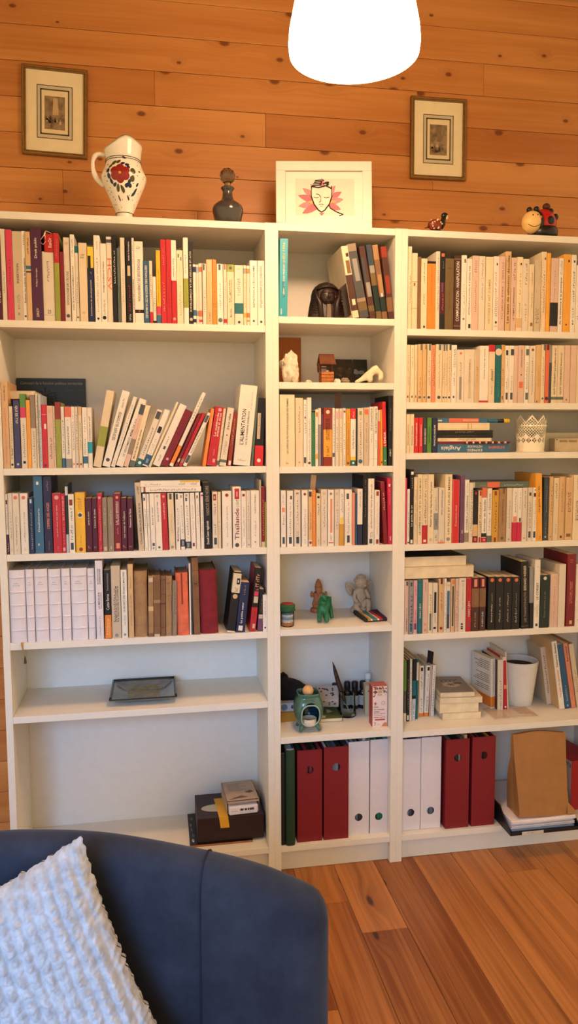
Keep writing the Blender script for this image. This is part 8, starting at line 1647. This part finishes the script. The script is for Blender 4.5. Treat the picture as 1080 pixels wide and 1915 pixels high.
for z_, w_, yb, x_off in ((0, 19.4, 9, 1.4), (.8, 18.4, 9.2, 1.8), (3, 17.8, 9.0, 1.7), (8, 17.8, 8.0, 1.3), (14, 18.2, 6.0, .8), (19, 18.6, 3.0, .3), (25.6, 18.9, 1.6, .0), (27.0, 18.8, 1.3, .0)):
    fr = []
    for k in range(13):
        f = k / 12; x_ = x_off + w_ * f; bow = .55 * math.sin(PI * f) * (1 if z_ < 20 else .5) 
        fr.append((x_, -bow + (1.0 if z_ < 1 else 0) * 0, z_ + ((.9 * math.sin(PI * f * .95 + .15) ** 2) if z_ > 24.5 else 0)))
    bkp = [(x_off + w_ * (1 - k / 12), yb + .3 * math.sin(PI * k / 12), z_ + ((.8 * math.sin(PI * k / 12)) if z_ > 24.5 else 0)) for k in range(13)]
    rows.append(fr + [(x_off + w_ - .5, yb * .5, z_)] + bkp + [(x_off + .5, yb * .5, z_)])
n = len(rows[0]); vs = [p for r in rows for p in r]
fs = [(i * n + k, i * n + (k + 1) % n, (i + 1) * n + (k + 1) % n, (i + 1) * n + k) for i in range(len(rows) - 1) for k in range(n)] + [tuple(range(n))[::-1]]
o = m.add(vs, fs, 0, False).build('bag_body', kb, t, fix=False); sd = o.modifiers.new('solid', 'SOLIDIFY'); sd.thickness = .0008
q = MB().add([(19.2, .2, 4.2), (22.4, -.6, .4), (18.6, -.9, .3), (19.1, .25, 4.2), (22.3, -.4, .5), (18.6, -.5, .4)], [(0, 1, 2), (3, 4, 5), (0, 1, 4, 3), (1, 2, 5, 4), (2, 0, 3, 5)]).build('base_flap', kb, t)
t = thing('wine_box', 'red and white wine box with a black bottle silhouette', 'box', (104.9, 5.2, ZB + .02), (0, 0, .15))
MB().box(0, 11, 0, 17, 0, 17.8, bev=.1).build('carton', mat('a01a20', .45, .06, 30), t)
MB().box(-.04, 0, .15, 16.85, .1, 17.7).build('white_side', mat('c6b6a8', .5, .05, 40), t)
bs = [(-2.1, .6), (2.1, .6), (2.1, 7.2), (1.5, 8.8), (.75, 10.0), (.7, 13.6), (.85, 13.7), (.8, 14.6), (-.8, 14.6), (-.85, 13.7), (-.7, 13.6), (-.75, 10.0), (-1.5, 8.8), (-2.1, 7.2)]
m = MB(); vs = [(-.08, 3.8 - a, b) for a, b in bs] + [(-.03, 3.8 - a, b) for a, b in bs]; n = len(bs)
m.add(vs, [tuple(range(n)), tuple(range(n, 2 * n))] + [(i, (i + 1) % n, n + (i + 1) % n, n + i) for i in range(n)]); m.build('bottle_print', mat('16100e', .5), t)
m = MB(); mt_ = MB(); flat_text(mt_, 'BOTTLE', 0, 3.2, 0, 1.3, 0); m.add([(-.07, 3.6 - a, 15.4 + c) for a, b, c in mt_.v], mt_.f); m.build('lettering', mat('2a1c18', .5), t, fix=False)

# ------------------------------------------------------------------ tub chair and cushion
vm, nt, b = new_mat('blue_velvet')
tc = nt.nodes.new('ShaderNodeTexCoord'); n1 = nt.nodes.new('ShaderNodeTexNoise'); n1.inputs['Scale'].default_value = 9; n1.inputs['Detail'].default_value = 6; n1.inputs['Roughness'].default_value = .65
r = nt.nodes.new('ShaderNodeValToRGB'); r.color_ramp.elements[0].position = .35; r.color_ramp.elements[1].position = .68
r.color_ramp.elements[0].color = lin(VELVET0); r.color_ramp.elements[1].color = lin(VELVET1)
nt.links.new(tc.outputs['Object'], n1.inputs['Vector']); nt.links.new(n1.outputs['Fac'], r.inputs['Fac']); nt.links.new(r.outputs['Color'], b.inputs['Base Color'])
b.inputs['Roughness'].default_value = .85; b.inputs['Sheen Weight'].default_value = .5; b.inputs['Sheen Roughness'].default_value = .4; b.inputs['Sheen Tint'].default_value = lin('8a90a4'); b.inputs['Specular IOR Level'].default_value = .15
n2 = nt.nodes.new('ShaderNodeTexNoise'); n2.inputs['Scale'].default_value = 420; bp = nt.nodes.new('ShaderNodeBump'); bp.inputs['Strength'].default_value = .12; bp.inputs['Distance'].default_value = .001
nt.links.new(tc.outputs['Object'], n2.inputs['Vector']); nt.links.new(n2.outputs['Fac'], bp.inputs['Height']); nt.links.new(bp.outputs['Normal'], b.inputs['Normal'])

def catmull(pts, per=8):
    out = []
    P_ = [pts[0]] + list(pts) + [pts[-1]]
    for i in range(1, len(P_) - 2):
        for k in range(per):
            t_ = k / per; p0, p1, p2, p3 = [Vector(p) for p in P_[i - 1:i + 3]]
            out.append(0.5 * ((2 * p1) + (-p0 + p2) * t_ + (2 * p0 - 5 * p1 + 4 * p2 - p3) * t_ ** 2 + (-p0 + 3 * p1 - 3 * p2 + p3) * t_ ** 3))
    out.append(Vector(pts[-1])); return out
t = thing('armchair', 'dark blue velvet tub armchair with a rounded back', 'armchair', (-48, -128, 0))
# inner edge of the shell in plan with its crest height (x, y, z), from the far arm round the back to the near arm
shell_path = SHELL
path = catmull([(a + 48, b_ + 128, c) for a, b_, c in shell_path], 8)
TH_ = 9.0
def ring_at(i):
    p = path[i]; q0 = path[max(i - 1, 0)]; q1 = path[min(i + 1, len(path) - 1)]
    d = Vector((q1.x - q0.x, q1.y - q0.y, 0)).normalized(); nrm = Vector((-d.y, d.x, 0))   # outwards
    z = p.z; prof_ = []
    r = TH_ / 2
    sec = [(0, 14), (0, 30), (-.3, z * .6), (-.2, z - r * 1.3)] + [(r - r * math.cos(PI * k / 10), z - r + r * math.sin(PI * k / 10)) for k in range(11)] + [(TH_ - .2, z - r * 1.3), (TH_ - .8, z * .6), (TH_ - 2.0, 30), (TH_ - 3, 8), (2, 8)]
    return [Vector((p.x + nrm.x * (a - r), p.y + nrm.y * (a - r), zz)) for a, zz in sec]
rings = [ring_at(i) for i in range(len(path))]
m = MB(); n = len(rings[0]); vs = [tuple(p) for r_ in rings for p in r_]; fs = []
for i in range(len(rings) - 1):
    for k in range(n): fs.append((i * n + k, i * n + (k + 1) % n, (i + 1) * n + (k + 1) % n, (i + 1) * n + k))
def endcap(i, sgn):
    # rounded arm end: shrink the last ring inwards in steps while pushing it forward
    global vs, fs
    base = rings[i]; j = 1 if i == 0 else -1
    q0 = path[i]; q1 = path[i + (1 if i == 0 else -1)]; d = Vector((q0.x - q1.x, q0.y - q1.y, 0)).normalized()
    cx = sum((p for p in base), Vector()) / len(base)
    prev = list(range(i * n if i >= 0 else (len(rings) - 1) * n, (i * n if i >= 0 else (len(rings) - 1) * n) + n))
    for s_ in range(1, 7):
        a = PI / 2 * s_ / 6; sc_ = math.cos(a); off = math.sin(a) * TH_ * .5
        idx = []
        for p in base:
            mid = Vector((0, 0, 0))
            dd = p - cx; side_ = dd - Vector((0, 0, dd.z)); 
            top = max(p.z - (cx.z * 1.0), 0)
            ztop = base[9].z; zz = p.z if p.z < ztop - 7 else p.z - (1 - sc_) * min(6.0, (p.z - (ztop - 7)) * .8)
            vs.append((cx.x + side_.x * sc_ + d.x * off, cx.y + side_.y * sc_ + d.y * off, zz)); idx.append(len(vs) - 1)
        for k in range(n): fs.append((prev[k], prev[(k + 1) % n], idx[(k + 1) % n], idx[k]))
        prev = idx
    fs.append(tuple(prev))
endcap(0, 1); endcap(-1, 1)
m.add(vs, fs, 0, True); o = m.build('back_shell', vm, t); sm_ = o.modifiers.new('soft', 'SMOOTH'); sm_.factor = .5; sm_.iterations = 4
# seam where the arm panel joins the back
SI = SEAM
sp = [ring_at(SI)[k] for k in range(2, 18)]
p = path[SI]; 
MB().tube([tuple(q) for q in sp], .16, 6).build('seam', mat('1c2234', .9), t)
spts = [(pp.x, pp.y) for pp in path]
seat = [(a, b_) for a, b_ in spts[4:-3]]
MB().prism(seat, 14, 28, 'xy').build('seat_cushion', vm, t)
MB().prism([(a * .96, b_ * .96 + .5) for a, b_ in seat], 8, 14, 'xy').build('seat_base', vm, t)
for x_, y_ in ((-20, 8), (28, 6), (-18, -14), (30, -14)): MB().lathe([(1.5, 0.02), (2.2, 8.2)], c=(x_, y_, 0), n=14).build('leg', mat('2a1c14', .5), t)

cmx, nt, b = new_mat('chenille')
tc = nt.nodes.new('ShaderNodeTexCoord'); n1 = nt.nodes.new('ShaderNodeTexNoise'); n1.inputs['Scale'].default_value = 60; n1.inputs['Detail'].default_value = 4
r = nt.nodes.new('ShaderNodeValToRGB'); r.color_ramp.elements[0].position = .3; r.color_ramp.elements[1].position = .7
r.color_ramp.elements[0].color = lin('9da3ac'); r.color_ramp.elements[1].color = lin('c0c6ce')
nt.links.new(tc.outputs['Object'], n1.inputs['Vector']); nt.links.new(n1.outputs['Fac'], r.inputs['Fac']); nt.links.new(r.outputs['Color'], b.inputs['Base Color'])
b.inputs['Roughness'].default_value = .95; b.inputs['Sheen Weight'].default_value = .4; b.inputs['Specular IOR Level'].default_value = .1
from mathutils import noise
def cushion_mesh(w_, h_, thick, nu=260, nv=260):
    mb = MB(); vs = []; fs = []
    for side_ in (0, 1):
        for j in range(nv + 1):
            for i in range(nu + 1):
                u = -1 + 2 * i / nu; v = -1 + 2 * j / nv
                pinch = .07
                x_ = u * w_ / 2 * (1 - pinch * (1 - v * v) * abs(u) ** 2 - 0.0); z_ = v * h_ / 2 * (1 - pinch * (1 - u * u) * abs(v) ** 2)
                prof_ = max(0, (1 - u ** 4) * (1 - v ** 4)) ** .55
                y_ = thick / 2 * prof_
                ph = x_ * 2 * PI / 1.75
                # ridged chenille rows with tufts
                rowi = math.floor(x_ / 1.75 + .5); 
                ridge = .5 + .5 * math.cos(ph)
                tuft = noise.noise(Vector((x_ * .9 + rowi * 1.7, z_ * 1.35 + rowi * 3.1, side_ * 9))) + .45 * noise.noise(Vector((x_ * 2.4, z_ * 2.6, 4)))
                y_ += (.55 * ridge ** .8 + .65 * tuft * (0.3 + .7 * ridge)) * min(1, prof_ * 1.5 + .35)
                edge = max(abs(u), abs(v))
                if edge > .97: 
                    k_ = .45 * noise.noise(Vector((x_ * 1.3, z_ * 1.3, 2)));  x_ += k_ * (1 if u > 0 else -1) * (abs(u) > .97); z_ += k_ * (abs(v) > .97)
                vs.append((x_, -y_ if side_ == 0 else y_, z_))
        o = side_ * (nu + 1) * (nv + 1)
        for j in range(nv):
            for i in range(nu): fs.append((o + j * (nu + 1) + i, o + j * (nu + 1) + i + 1, o + (j + 1) * (nu + 1) + i + 1, o + (j + 1) * (nu + 1) + i))
    mb.add(vs, fs, 0, True); return mb
t = thing('cushion', 'pale blue-grey chenille cushion leaning on the armchair back', 'cushion', CUSHLOC)
cq = cushion_mesh(CUSHW, CUSHW, 13); o = cq.build('cushion_cover', cmx, t, fix=False)
t.rotation_mode = 'YXZ'; t.rotation_euler = CUSHROT

# ceiling boards above, out of view but keeping the lamp's light in the room
f = MB(); f.box(-190, 175, -420, 34, 288, 291); structure(f.build('ceiling', mat('b98a58', .6, .08, 8, name='ceiling_pine')))
